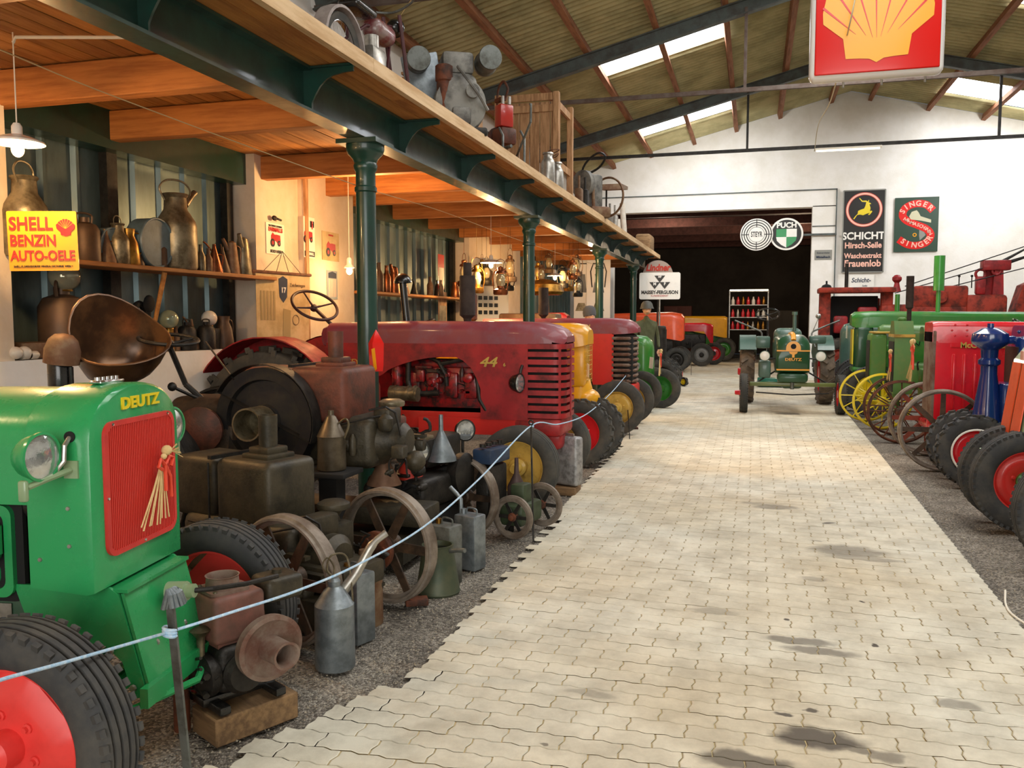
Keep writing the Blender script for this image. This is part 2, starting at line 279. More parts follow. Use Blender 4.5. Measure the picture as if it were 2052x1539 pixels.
def paver_mat():
    m = bpy.data.materials.new('concrete_paver'); m.use_nodes = True; t = m.node_tree; N = t.nodes; L = t.links; b = N['Principled BSDF']; b.inputs['Roughness'].default_value = 0.72
    g = N.new('ShaderNodeNewGeometry'); P = g.outputs['Position']
    sn = N.new('ShaderNodeVectorMath'); sn.operation = 'SNAP'; sn.inputs[1].default_value = (0.1125, 0.1125, 10); L.new(P, sn.inputs[0])
    wn = N.new('ShaderNodeTexWhiteNoise'); wn.noise_dimensions = '2D'; L.new(sn.outputs[0], wn.inputs[0])
    n = N.new('ShaderNodeTexNoise'); n.inputs['Scale'].default_value = 3; n.inputs['Detail'].default_value = 9; n.inputs['Roughness'].default_value = 0.7; L.new(P, n.inputs[0])
    r = N.new('ShaderNodeValToRGB'); e = r.color_ramp.elements; e[0].color = lin('b2ac9a'); e[0].position = 0.3; e[1].color = lin('dedac8'); e[1].position = 0.62; L.new(n.outputs[0], r.inputs[0])
    n3 = N.new('ShaderNodeTexNoise'); n3.inputs['Scale'].default_value = 0.5; n3.inputs['Detail'].default_value = 3; L.new(P, n3.inputs[0])
    x0 = N.new('ShaderNodeMix'); x0.data_type = 'RGBA'; x0.blend_type = 'MULTIPLY'; mr = N.new('ShaderNodeMapRange'); mr.inputs[1].default_value = 0.4; mr.inputs[2].default_value = 0.7; mr.inputs[4].default_value = 0.6; L.new(n3.outputs[0], mr.inputs[0]); L.new(mr.outputs[0], x0.inputs[0]); L.new(r.outputs[0], x0.inputs[6]); x0.inputs[7].default_value = lin('e8d0a8')
    col = x0.outputs[2]
    nz = N.new('ShaderNodeTexNoise'); nz.inputs['Scale'].default_value = 9; nz.inputs['Detail'].default_value = 3; L.new(P, nz.inputs[0])
    off = N.new('ShaderNodeVectorMath'); off.operation = 'MULTIPLY_ADD'; off.inputs[1].default_value = (0.16, 0.10, 0); L.new(nz.outputs['Color'], off.inputs[0]); L.new(P, off.inputs[2])
    acc = None
    for (x, y, rx, ry, k) in spots:
        s = N.new('ShaderNodeVectorMath'); s.operation = 'SUBTRACT'; s.inputs[1].default_value = (x + 0.08, y + 0.05, 0); L.new(off.outputs[0], s.inputs[0])
        d = N.new('ShaderNodeVectorMath'); d.operation = 'MULTIPLY'; d.inputs[1].default_value = (1 / rx, 1 / ry, 0); L.new(s.outputs[0], d.inputs[0])
        ln = N.new('ShaderNodeVectorMath'); ln.operation = 'LENGTH'; L.new(d.outputs[0], ln.inputs[0])
        q = N.new('ShaderNodeMapRange'); q.interpolation_type = 'SMOOTHSTEP'; q.inputs[1].default_value = 0.6; q.inputs[2].default_value = 1.1; q.inputs[3].default_value = min(1, k * 1.15); q.inputs[4].default_value = 0; L.new(ln.outputs[1], q.inputs[0])
        if acc is None: acc = q.outputs[0]
        else: a = N.new('ShaderNodeMath'); a.operation = 'MAXIMUM'; L.new(acc, a.inputs[0]); L.new(q.outputs[0], a.inputs[1]); acc = a.outputs[0]
    x = N.new('ShaderNodeMix'); x.data_type = 'RGBA'; L.new(acc, x.inputs[0]); L.new(col, x.inputs[6]); x.inputs[7].default_value = lin('4c443a')
    L.new(x.outputs[2], b.inputs['Base Color'])
    n2 = N.new('ShaderNodeTexNoise'); n2.inputs['Scale'].default_value = 160; L.new(P, n2.inputs[0]); bp = N.new('ShaderNodeBump'); bp.inputs['Strength'].default_value = 0.25; bp.inputs['Distance'].default_value = 0.004; L.new(n2.outputs[0], bp.inputs['Height']); L.new(bp.outputs[0], b.inputs['Normal'])
    return m
PAVER = paver_mat(); JOINT = mat('joint_sand', 'd2bd8c', '9c8a68', rough=0.95, scale=6, amt=0.6, world=True)
PL, PW = 0.225, 0.1125
def paver_outline(g=0.0022, l=PL, end=1):
    pts = []; A = 0.0075; B = 0.0065; hl, hw = l / 2 - g, PW / 2 - g
    wy = lambda x: A * sin(2 * pi * (x - end * l / 2) / PW); wx = lambda y: B * sin(2 * pi * y / PW)
    k = 6
    for i in range(k): x = -hl + 2 * hl * i / k; pts.append((x, -hw + wy(x)))
    for i in range(3): y = -hw + 2 * hw * i / 3; pts.append((hl + wx(y), y + wy(hl) * 0))
    for i in range(k): x = hl - 2 * hl * i / k; pts.append((x, hw + wy(x)))
    for i in range(3): y = hw - 2 * hw * i / 3; pts.append((-hl + wx(y), y))
    return pts
def paver_geo(ox=0, oy=0, oz=0, l=PL):
    o = paver_outline(l=l, end=1 if ox < 0 else -1); n = len(o); e = 0.0035; vs_ = []
    for s, z in ((1, -0.012), (1, -0.003), (1, 0)):
        for x, y in o:
            if z == 0: d = sqrt(x * x + y * y); x -= e * (1 if x > 0 else -1) * (abs(x) > l / 2 - .02); y -= e * (1 if y > 0 else -1) * (abs(y) > .035)
            vs_.append((x + ox, y + oy, z + oz))
    fs = [(a * n + i, a * n + (i + 1) % n, (a + 1) * n + (i + 1) % n, (a + 1) * n + i) for a in (1,) for i in range(n)] + [tuple(range(2 * n, 3 * n))]
    return vs_, fs
aisle = struct(thing('floor', 'x', 'x')); del aisle['label']; del aisle['category']; aisle.name = 'floor_paving'
pm = MB(); pm.add(*paver_geo()); pme = pm.mesh('paver', PAVER)
rest = MB(); random.seed(5); allp = []
row = 0; y = 1.5
while y < 33:
    xl = edge_l(y) + random.uniform(-.03, .03) if y < 3.6 else edge_l(y); xr = edge_r(y) if y < 25 else 1.5
    if y > 16: xr = min(xr, 1.62)
    i0 = math.ceil(xl / PL - (row % 2) * 0.5); x = (i0 + (row % 2) * 0.5) * PL + PL / 2
    g_ = x - PL / 2 - xl
    if g_ > .09: allp.append((xl + g_ / 2, y, g_))
    while x + PL / 2 < xr - .05: allp.append((x, y, 0)); x += PL
    g_ = xr - (x - PL / 2); allp.append((x - PL / 2 + g_ / 2, y, g_))
    y += PW; row += 1
def onscreen(x, y):
    d = Vector((x, y, -EYE)); z = d.dot(FW)
    if z < 1: return -1
    u = CX + F * d.dot(RT) / z; v = CY - F * d.dot(UP) / z
    return z if -30 < u < 2080 and v < 1560 else -1
cand = sorted([(onscreen(x, y), x, y, h) for x, y, h in allp if onscreen(x, y) > 0])
near = {(x, y) for d, x, y, h in cand[:300]}
for x, y, h in allp:
    dz = random.uniform(-.0015, .0015)
    if (x, y) in near: put('paver', MB().add([(a - (-1 if x < 0 else 1), b, c) for a, b, c in (lambda q: q[0])(paver_geo(-1 if x < 0 else 1, 0, 0, h))], paver_geo(0, 0, 0, h)[1]).mesh('paver', PAVER) if h else pme, aisle, (x, y, dz), (random.uniform(-.004, .004), random.uniform(-.004, .004), 0))
    else: rest.add(*paver_geo(x, y, dz, h or PL))
stuff(rest.obj('pavers', PAVER, aisle))
m = MB(); yy = fine(1.3, 33, 60)
m.add([p for y in yy for p in ((edge_l(y) + (.22 if y < 3.7 else .09), y, -.006), (min(edge_r(y), 1.62) - .03, y, -.006))], [(2 * i, 2 * i + 1, 2 * i + 3, 2 * i + 2) for i in range(60)]); m.obj('joint_sand', JOINT, aisle)
# loose pebbles on the gravel strips
m = MB(); random.seed(9)
for i in range(5200):
    y = 1.6 + 7.5 * random.random() ** 1.5
    if random.random() < .62: x = edge_l(y) + .12 - abs(random.gauss(0, .45))
    else: x = edge_r(y) - .03 + abs(random.gauss(0, .3))
    r = random.uniform(.003, .0075); a = random.random() * 6
    m.add([(x + r * cos(a + k * 2.1), y + r * sin(a + k * 2.1), -.012) for k in range(3)] + [(x, y, -.012 + r * 1.1)], [(0, 1, 3), (1, 2, 3), (2, 0, 3)])
PEB = mat('pebbles', 'b0a690', '6c6256', rough=0.9, scale=120, amt=1, world=True)
tag(stuff(m.obj('gravel', PEB)), 'loose grey gravel scattered along both edges of the paved aisle', 'gravel')
# brick fragments on the gravel
for k, (px, py, a) in enumerate([(835, 1208, .5), (1270, 860, .2)]):
    p = at(px, py, Z=0); tag(MB().rbox((0, 0, .02), (.13, .08, .04), .008).obj('brick_fragment', RUST, None, (p.x, p.y, -.01), (0, 0, a)), ['flat broken red brick lying on gravel under the spoked flywheel', 'small brick scrap beside the tyre of the maroon tractor'][k], 'brick')

# ---- walls
RZ, RS, RX = 7.75, 0.25, 2.4
def roofz(x): return RZ - RS * abs(x - RX)
XL, XR, YB, YF = -5.3, 10.1, 25.0, -6.0
def wallbox(name, x0, x1, y0, y1, z0, z1, m_=None): return struct(MB().box(((x0 + x1) / 2, (y0 + y1) / 2, (z0 + z1) / 2), (x1 - x0, y1 - y0, z1 - z0)).obj(name, m_ or PLASTER))
# back wall with the big opening (gable)
def gable(name, y0, y1, holes):
    OX0, OX1, OZ = holes; m = MB()
    for poly in ([(XL - .2, -.05), (OX0, -.05), (OX0, OZ), (OX0, roofz(OX0)), (XL - .2, roofz(XL - .2))], [(OX0, OZ), (OX1, OZ), (OX1, roofz(OX1)), (OX0, roofz(OX0))], [(OX1, -.05), (XR + .2, -.05), (XR + .2, roofz(XR + .2)), (RX, RZ), (OX1, roofz(OX1)), (OX1, OZ)]):
        m.prism(poly, (0, y0, 0), (1, 0, 0), (0, 0, 1), (0, y1 - y0, 0))
    return struct(m.obj(name, PLASTER))
gable('wall_back', YB, YB + .3, (-4.0, 1.5, 4.7))
gable('wall_front', YF - .3, YF, (-2.2, 5.2, 4.6))
wallbox('wall_right', XR, XR + .2, YF, YB, -.05, roofz(XR))
wallbox('wall_left', XL - .25, XL - .05, YF, YB, 3.3, roofz(XL - .05))
wallbox('wall_left', XL - .15, -4.95, YF, YB, -.05, 1.33)
for a, b in ((YF, 4.77), (7.82, 9.9), (14.7, 18.2)): wallbox('wall_left', XL - .15, -4.98, a, b, 1.33, 3.35, PLASTER2)
wallbox('wall_left', XL - .1, -4.90, 8.68, 9.9, 1.33, 3.3, PLASTER2)
struct(MB().box((-4.89, 8.70, 2.3), (.03, .06, 2.0)).obj('trim_1', CRATEWOOD))
# profiled steel cladding in the recessed bays
def cladding(y0, y1, z0, z1, x):
    m = MB(); y = y0; prof = []
    while y < y1:
        for dy, dx in ((0, 0), (.26, 0), (.285, .035), (.315, .035), (.34, 0)): prof.append((min(y + dy, y1), x + dx))
        y += .34
    t = thing('wall_left', '', ''); del t['label']; del t['category']; t.location = (x, y0, z0)
    for a in range(0, len(prof) - 4, 5):
        q = prof[a:a + 6]; n = len(q); MB().add([(px - x, py - y0, z) for z in (0, z1 - z0) for py, px in q], [(i, i + 1, n + i + 1, n + i) for i in range(n - 1)]).obj('cladding_panel', CLAD, t)
    return t
for a, b in ((4.77, 7.82), (9.9, 14.7), (18.2, 25)): struct(cladding(a, b, 1.3, 3.35, XL - .02))
for k, (y, w_) in enumerate([(6.05, .12), (7.72, .1), (10.1, .1), (14.55, .1)]): struct(MB().box((XL + .05, y, 2.33), (.08, w_, 2.0)).obj('trim_%d' % (k + 2), IRON))
for k, (a, b) in enumerate([(4.77, 7.82), (9.9, 14.7)]): struct(MB().box((-5.18, (a + b) / 2, 3.17), (.2, b - a, .32)).obj('trim_%d' % (k + 6), GIRDER))
# sliding door surround on the back wall
m = MB(); m.box((-1.2, YB - .03, 4.92), (6.6, .06, .44)); m.box((1.8, YB - .03, 2.35), (.6, .06, 4.75)); struct(m.obj('trim_8', WHITE if False else PLASTER))
m = MB(); m.box((-1.2, YB - .045, 5.155), (6.62, .1, .03)); m.box((2.11, YB - .045, 2.57), (.03, .1, 5.2)); m.box((1.8, YB - .045, 4.17), (.6, .07, .025)); struct(m.obj('trim_9', GREYSTEEL))
# ---- roof: corrugated sheets, skylight panels, purlins, steel frames
PUR = [-5.1, -4.0, -2.92, -1.72, -.58, .58, 1.9]; PURR = [2.9, 4.33, 5.65, 6.9, 8.1, 9.4]
SKY = [(-2.92, -1.72, 15.9, 17.2), (-1.72, -.58, 15.9, 17.2), (-2.92, -1.72, 21.65, 23.05), (-1.72, -.58, 21.65, 23.05), (4.33, 5.65, 22.4, 23.8), (5.65, 6.9, 22.5, 24.0), (4.33, 5.65, 15.9, 17.6), (5.65, 6.9, 15.9, 17.6), (4.33, 5.65, 6, 7.4), (-1.72, -.58, 6, 7.3)]
WAVE = .177; K = 8
def sheets(x0, x1):
    m = MB(); ny = int((YB - YF) / WAVE * K); xs = sorted({x0, x1} | {x for s in SKY for x in s[:2] if x0 < x < x1}); vs_ = []; fs = []
    for x in xs:
        for j in range(ny + 1): y = YF + (YB - YF) * j / ny; vs_.append((x, y, roofz(x) + .03 + .042 * sin(2 * pi * j / K)))
    for i in range(len(xs) - 1):
        xc = (xs[i] + xs[i + 1]) / 2
        for j in range(ny):
            y = YF + (YB - YF) * (j + .5) / ny
            if any(a < xc < b and c < y < d for a, b, c, d in SKY): continue
            a = i * (ny + 1) + j; fs.append((a, a + 1, a + ny + 2, a + ny + 1))
    m.add(vs_, fs); return m
struct(sheets(XL - .4, RX).obj('ceiling', ASB)); struct(sheets(RX, XR + .4).obj('ceiling', ASB))
for k, (a, b, c, d) in enumerate(SKY):
    struct(MB().add([(a, c, roofz(a) + .05), (b, c, roofz(b) + .05), (b, d, roofz(b) + .05), (a, d, roofz(a) + .05)], [(0, 1, 2, 3)]).obj('window_%d' % (k + 1), SKYLT))
for x in PUR + PURR:
    z = roofz(x) - .085; a = math.atan(RS) * (-1 if x < RX else 1)
    struct(MB().box((0, (YF + YB) / 2, 0), (.1, YB - YF, .16)).obj('roof_purlin', PURLIN, None, (x, 0, z), (0, a, 0)))
for yt in (-.6, 4.5, 9.75, 15.05, 20.35, 24.75):
    m = MB(); wall = yt > 24
    t = struct(thing('roof_truss', '', '')); del t['label']; del t['category']
    for x0, x1 in ((XL, RX), (RX, XR)):
        for dz, wd, h in ((0, .14, .02), (-.11, .02, .22), (-.22, .14, .02)):
            A = Vector((x0, yt, roofz(x0) - .18 + dz)); B = Vector((x1, yt, roofz(x1) - .18 + dz)); L_ = (B - A).length; R = Matrix.Rotation(-atan2(B.z - A.z, B.x - A.x), 3, 'Y')
            m.box((A + B) / 2, (L_, wd, h), R)
    if not wall: m.obj('rafter', GREYSTEEL, t)
    if not wall:
        MB().box(((XL + XR) / 2, yt, 5.45), (XR - XL, .06, .07)).obj('tie_bar', RUSTSTEEL if yt < 18 else IRON, t)
        for x in (-.22, 4.9): MB().box((x, yt, (5.45 + roofz(x) - .3) / 2), (.05, .05, roofz(x) - .3 - 5.45)).obj('hanger', RUSTSTEEL if yt < 18 else IRON, t)
    else: bpy.data.objects.remove(t)
# ---- mezzanine
BX, BZ = -2.98, 3.02; DZ = 3.32; FX = -2.6; MEND = 24.2; MST = -1.5
mez = struct(thing('mezzanine_deck', '', '')); del mez['label']; del mez['category']
x = FX - .005; random.seed(11); pws = []
while x > XL + .02: wd = .155; pws.append((x - wd / 2, wd - .004)); x -= wd
for xc, wd in pws:
    cuts = [MST, random.uniform(4, 9), random.uniform(12, 17), MEND]
    for a, b in zip(cuts, cuts[1:]): MB().box((0, (b - a) / 2 - .002, 0), (wd - .005, b - a - .006, .045)).obj('plank', PINE, mez, (xc, a, DZ + .025 + random.uniform(-.002, .002)))
a = MST
for b in (5.5, 10.3, 15.2, 20.1, MEND): MB().box((0, (b - a) / 2, 0), (.05, b - a - .004, .1)).obj('edge_board', PINEL, mez, (FX + .025, a, DZ + .04)); a = b
JY = [1.6, 3.2, 4.8, 5.95, 8.0, 9.25, 10.1, 11.6, 13.0, 14.5, 16.0, 17.6, 19.2, 20.8, 22.4, 24.0]
for y in JY: MB().rbox((0, 0, 0), (abs(-5.28 - BX) - .06, .12, .235), .006, seg=1).obj('joist', PINEX, mez, ((-5.28 + BX) / 2 - .03, y, DZ - .123))
mb = struct(thing('mezzanine_beam', '', '')); del mb['label']; del mb['category']
m = MB(); L_ = MEND - MST; yc = (MEND + MST) / 2
m.box((BX, yc, BZ + .01), (.16, L_, .02)); m.box((BX, yc, DZ - .012), (.16, L_, .02)); m.box((BX, yc, (BZ + DZ) / 2), (.02, L_, DZ - BZ - .03)); m.obj('girder', GIRDER, mb)
y = 2.05
while y < MEND:
    poly = [(0, 0), (.37, 0), (.37, -.045)] + [(.37 - .31 * t, -.045 - .02 * t - .17 * t ** 4) for t in (.25, .5, .65, .8, .92, 1)] + [(.06, -.28), (0, -.28)]
    b_ = MB().prism(poly, (BX + .01, y - .008, DZ - .002), (1, 0, 0), (0, 0, 1), (0, .016, 0)); b_.box((BX + .19, y, DZ - .008), (.36, .07, .012))
    b_.obj('bracket', GIRDER, mb); y += 1.62
# cast iron columns
def column_mesh():
    m = MB(); H_ = 3.02
    m.lathe([(0, 0), (.13, 0), (.13, .03), (.1, .06), (.098, .12), (.09, .2), (.082, 1.5), (.078, 2.62), (.088, 2.63), (.088, 2.66), (.078, 2.67), (.078, 2.78), (.09, 2.8), (.095, 2.83), (.088, 2.85), (.1, 2.88), (.14, 2.92), (.15, 2.95), (.15, 2.985), (0, 2.985)], n=32)
    m.box((0, 0, 3.0), (.34, .34, .035)); return m
cm = column_mesh().mesh('iron_column', GIRDER)
for k, y in enumerate((1.0, 6.25, 11.35, 16.9, 21.9)):
    o = tag(put('iron_column', cm, None, (BX, y, 0)), ['dark green iron column nearest the entrance, outside the view', 'thick dark green iron column left of the dusty red long-bonnet tractor', 'second green iron column, behind the silencer of the dusty red tractor', 'third green iron column beside the white lantern posters', 'farthest green iron column in the dark by the round sign'][k], 'column', 'iron columns carrying the mezzanine')
    if k == 0: bpy.data.objects.remove(o)
# ---- next room beyond the opening
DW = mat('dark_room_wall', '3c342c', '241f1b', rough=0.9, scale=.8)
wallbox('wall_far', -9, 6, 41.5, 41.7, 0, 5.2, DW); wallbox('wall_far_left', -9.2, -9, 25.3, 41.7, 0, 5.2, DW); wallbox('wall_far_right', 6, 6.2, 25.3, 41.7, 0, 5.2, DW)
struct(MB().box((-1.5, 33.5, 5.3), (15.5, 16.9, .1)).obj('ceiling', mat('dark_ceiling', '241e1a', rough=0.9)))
# ================================================================ TRACTOR COMPONENTS
def tyre_mesh(R, W, r0, kind, m_):
    h = R - r0; m = MB()
    side = [(r0, .30), (r0 + .06 * h, .37), (r0 + .2 * h, .46), (r0 + .45 * h, .5), (r0 + .7 * h, .49), (r0 + .86 * h, .44)]
    if kind == 'rib': tr = [(R - .07 * h, .38), (R - .03 * h, .34), (R - .02 * h, .30), (R - .09 * h, .29), (R - .09 * h, .24), (R - .01 * h, .23), (R, .13), (R - .09 * h, .12), (R - .09 * h, .07), (R, .06)]
    elif kind == 'smooth': tr = [(R - .06 * h, .39), (R - .1 * h, .36), (R - .02 * h, .34), (R - .01 * h, .2), (R - .12 * h, .18), (R - .12 * h, .12), (R, .1)]
    else: tr = [(R - .12 * h, .38), (R - .1 * h, .2), (R - .1 * h, .05)]
    half_ = [(r, y * W) for r, y in side + tr]
    prof = [(r, y) for r, y in half_] + [(r, -y) for r, y in half_[::-1]]
    m.lathe([(r0, -.30 * W)] + prof[::-1] + [(r0, -.30 * W)][:0], (0, 0, 0), (0, 1, 0), 56)
    n = int(2 * pi * R / .047) if kind == 'rib' else int(2 * pi * R / .12)
    for s in (-1, 1):
        if kind == 'rib':
            for i in range(n):
                a = 2 * pi * i / n; c, s_ = cos(a), sin(a); Rm = Matrix(((c, 0, -s_), (0, 1, 0), (s_, 0, c))).transposed()
                Rm = Matrix.Rotation(-a, 3, 'Y')
                m.box(Rm @ Vector((R - .13 * h, s * .425 * W, 0)), (.24 * h, .1 * W, .024), Rm @ Matrix.Rotation(s * .35, 3, 'Z'))
        elif kind == 'lug':
            for i in range(n // 2 if R > .5 else n):
                a = 2 * pi * (i + (0.5 if s > 0 else 0)) / (n // 2 if R > .5 else n); Rm = Matrix.Rotation(-a, 3, 'Y')
                m.box(Rm @ Vector((R - .04 * h, s * .24 * W, 0)), (.17 * h, .52 * W, .045 if R > .5 else .03), Rm @ Matrix.Rotation(s * .6, 3, 'X'))
                m.box(Rm @ Vector((R - .17 * h, s * .455 * W, s * 0 + (.07 if R > .5 else .035))), (.26 * h, .07 * W, .045 if R > .5 else .03), Rm)
    return m.mesh('tyre', m_)
_wc = {}
def wheel(parent, name, c, s, R, W, style, kind='rib', trub=None, rim=None, hub=None, r0=None, steer=0.0, tilt=0.0):
    'wheel part with tyre mesh; children rim, hub, bolts/spokes. s = +1/-1 outward side'
    key = (R, W, style, kind, trub and trub.name, rim and rim.name, hub and hub.name, r0)
    trub = trub or RUBBER; rim = rim or BRED; hub = hub or rim; r0 = r0 or R * .6
    if key not in _wc:
        L = []
        if style == 'steel':
            t = MB(); t.lathe([(R, -W / 2), (R, W / 2), (R - .012, W / 2), (R - .012, .012), (R - .035, .008), (R - .035, -.008), (R - .012, -.012), (R - .012, -W / 2), (R, -W / 2)], ax=(0, 1, 0), n=56)
            t.lathe([(R, -W * .3), (R + .012, -W * .25), (R + .012, W * .25), (R, W * .3)], ax=(0, 1, 0), n=56)
            tm = t.mesh('rim', trub); hb = MB(); q_ = min(1, R / .32); hb.lathe([(a_ * q_, b_ * q_) for a_, b_ in [(0, -.09), (.05, -.09), (.055, -.03), (.07, -.02), (.07, .03), (.05, .04), (.045, .08), (.03, .09), (0, .09)]], ax=(0, 1, 0), n=20); L.append(('hub', hb.mesh('hub', hub)))
            ns = 6 if W < .14 else 8; 
            for i in range(ns):
                a = 2 * pi * i / ns; sp = MB(); u = Vector((cos(a), 0, sin(a))); v = Vector((-sin(a), 0, cos(a)))
                sp.prism([(.06 * q_, -.03 * q_), (R - .02, -.024 * q_), (R - .02, .024 * q_), (.06 * q_, .03 * q_)], (0, -.005, 0), u, v, (0, .01, 0)); L.append(('spoke', sp.mesh('spoke', rim)))
        elif style == 'wire':
            t = MB(); t.lathe([(R, -W / 2), (R, W / 2), (R - .012, W / 2), (R - .012, -W / 2), (R, -W / 2)], ax=(0, 1, 0), n=56); t.lathe([(R, -.016), (R + .02, -.012), (R + .02, .012), (R, .016)], ax=(0, 1, 0), n=56)
            tm = t.mesh('rim', trub); hb = MB(); hb.lathe([(0, -.1), (.05, -.1), (.07, -.07), (.04, -.04), (.04, .05), (.07, .08), (.05, .12), (0, .13)], ax=(0, 1, 0), n=20); L.append(('hub', hb.mesh('hub', hub)))
            for i in range(12):
                a = 2 * pi * i / 12; k = .06 if i % 2 else -.06; L.append(('spoke', MB().cyl((cos(a) * .06, k, sin(a) * .06), (cos(a) * (R - .008), k * .35, sin(a) * (R - .008)), .009, n=6).mesh('spoke', rim)))
        else:
            tm = tyre_mesh(R, W, r0, kind, trub)
            d = MB(); y = W * .33
            d.lathe([(r0 * 1.06, y * 1.12), (r0 * 1.07, y), (r0 * .97, y * .9), (r0 * .95, y * .5), (r0 * .98, y * .2), (r0 * .98, -y), (r0 * 1.05, -y * 1.1)], ax=(0, 1, 0), n=48); L.append(('rim', d.mesh('rim', rim)))
            if style == 'disc': d = MB(); d.lathe([(r0 * .95, y * .15), (r0 * .8, y * .55), (r0 * .62, y * .62), (r0 * .45, y * .3), (0, y * .3)], ax=(0, 1, 0), n=40)
            elif style == 'flat': d = MB(); d.lathe([(r0 * .95, 0), (r0 * .7, -y * .2), (0, -y * .2)], ax=(0, 1, 0), n=40)
            elif style == 'lobed':   # pressed disc cut by chords
                d = MB(); k = 64; rin = []; ro = []; yo = y * .35
                for i in range(k):
                    a = 2 * pi * i / k; q = (a % (pi / 2)) - pi / 4; rr = min(r0 * .96, r0 * .80 / max(cos(q), .1)) if abs(q) < .68 else r0 * .96; ro.append((rr * cos(a), yo, rr * sin(a))); rin.append((rr * .72 * cos(a), yo + y * .55, rr * .72 * sin(a)))
                mid = [(r0 * .5 * cos(2 * pi * i / k), yo + y * .6, r0 * .5 * sin(2 * pi * i / k)) for i in range(k)]; cen = [(r0 * .3 * cos(2 * pi * i / k), yo + y * .55, r0 * .3 * sin(2 * pi * i / k)) for i in range(k)]
                bk = [(p[0], p[1] - .012, p[2]) for p in ro]; d.loft([bk, ro, rin, mid, cen])
            L.append(('disc', d.mesh('disc', rim)))
            hb = MB(); hy = y * .5; hb.lathe([(0, hy + .13), (r0 * .16, hy + .13), (r0 * .2, hy + .11), (r0 * .22, hy + .03), (r0 * .34, hy + .02), (r0 * .34, -W * .4), (0, -W * .4)] if style != 'lobed' else [(0, y * 1.1 + .10), (r0 * .13, y * 1.1 + .10), (r0 * .14, y * 1.1 + .06), (r0 * .22, y * 1.1 + .05), (r0 * .24, y * 1.1 + .02), (r0 * .24, 0), (0, 0)], ax=(0, 1, 0), n=24); L.append(('hub', hb.mesh('hub', hub)))
            for i in range(5 if style != 'lobed' else 6):
                a = 2 * pi * i / (5 if style != 'lobed' else 6) + .3; ra = r0 * .42; by = (y * .3 if style == 'disc' else -y * .2 if style == 'flat' else y * .95)
                L.append(('wheel_bolt', MB().lathe([(.0, .018), (.009, .018), (.009, .008), (.016, .006), (.016, -.004), (0, -.004)], (cos(a) * ra, by, sin(a) * ra), (0, 1, 0), 8).mesh('wheel_bolt', rim)))
        _wc[key] = (tm, L)
    tm, L = _wc[key]
    o = put(name, tm, parent, c, (tilt, 0, steer + (pi if s < 0 else 0)))
    for n, me in L: put(n, me, o)
    return o
def headlamp(parent, c, dr, r, m_, name='headlamp', lens=None):
    d = Vector(dr).normalized(); c = Vector(c)
    b = MB(); b.lathe([(0, -1.15 * r), (.3 * r, -1.12 * r), (.62 * r, -.92 * r), (.85 * r, -.6 * r), (.97 * r, -.2 * r), (r, 0), (1.05 * r, .02 * r), (1.05 * r, .14 * r), (.95 * r, .16 * r), (.94 * r, .05 * r)], (0, 0, 0), d, 28)
    o = b.obj(name, m_, parent, c)
    MB().lathe([(.95 * r, .08 * r), (.7 * r, .17 * r), (.35 * r, .22 * r), (0, .24 * r)], (0, 0, 0), d, 24).obj('headlamp_glass', lens or LENS, o); return o
def hood(parent, m_, stations, name='hood'):
    'stations: (x, halfwidth_bottom, halfwidth_top, z0, z1, corner radius)'
    rings = []
    for x, wb, wt, z0, z1, r in stations:
        ring = [(x, -wb, z0)]; cy = wt - r; cz = z1 - r
        for i in range(9): a = pi - (pi / 2) * i / 8; ring.append((x, -cy + r * cos(a), cz + r * sin(a)))
        for i in range(9): a = pi / 2 - (pi / 2) * i / 8; ring.append((x, cy + r * cos(a), cz + r * sin(a)))
        ring.append((x, wb, z0)); rings.append(ring)
    return MB().loft(rings).obj(name, m_, parent)
def clutter(parent, seed, x0, x1, y, z0, z1, ms, n=14, both=True):
    'engine fittings on the visible flanks: covers, pumps, filters, pipes'
    rn = random.Random(seed)
    for s in ((-1, 1) if both else (-1,)):
        m = MB()
        for i in range(n):
            x = rn.uniform(x0, x1); z = rn.uniform(z0, z1); k = rn.random(); r = rn.uniform(.018, .05)
            if k < .35: m.lathe([(0, -.02), (r, -.02), (r, .03), (r * .8, .04), (r * .5, .045), (r * .45, .07), (0, .07)], (x, s * y, z), (0, s, 0), 12)
            elif k < .6: m.lathe([(0, 0), (r * .8, 0), (r, .02), (r, .1), (r * .7, .12), (r * .3, .14), (0, .14)], (x, s * (y + .04), z), (0, 0, 1), 12)
            elif k < .8: m.rbox((x, s * (y + .02), z), (rn.uniform(.06, .16), .08, rn.uniform(.05, .14)), .012)
            else: m.box((x, s * (y + .01), z), (rn.uniform(.05, .2), .04, .02))
        stuff(m.obj('engine_fittings', ms[0], parent))
        m = MB()
        for i in range(5):
            p = [Vector((rn.uniform(x0, x1), s * (y + .02), rn.uniform(z0, z1)))]
            for j in range(5): p.append(p[-1] + Vector((rn.uniform(-.1, .1), s * rn.uniform(-.01, .02), rn.uniform(-.09, .09))))
            q = []
            for a, b, c_ in zip(p, p[1:], p[2:]): q += [(a + b) / 2, (a + 6 * b + c_) / 8]
            m.tube(q, rn.uniform(.005, .013), 6)
        m.obj('pipes', ms[1], parent)
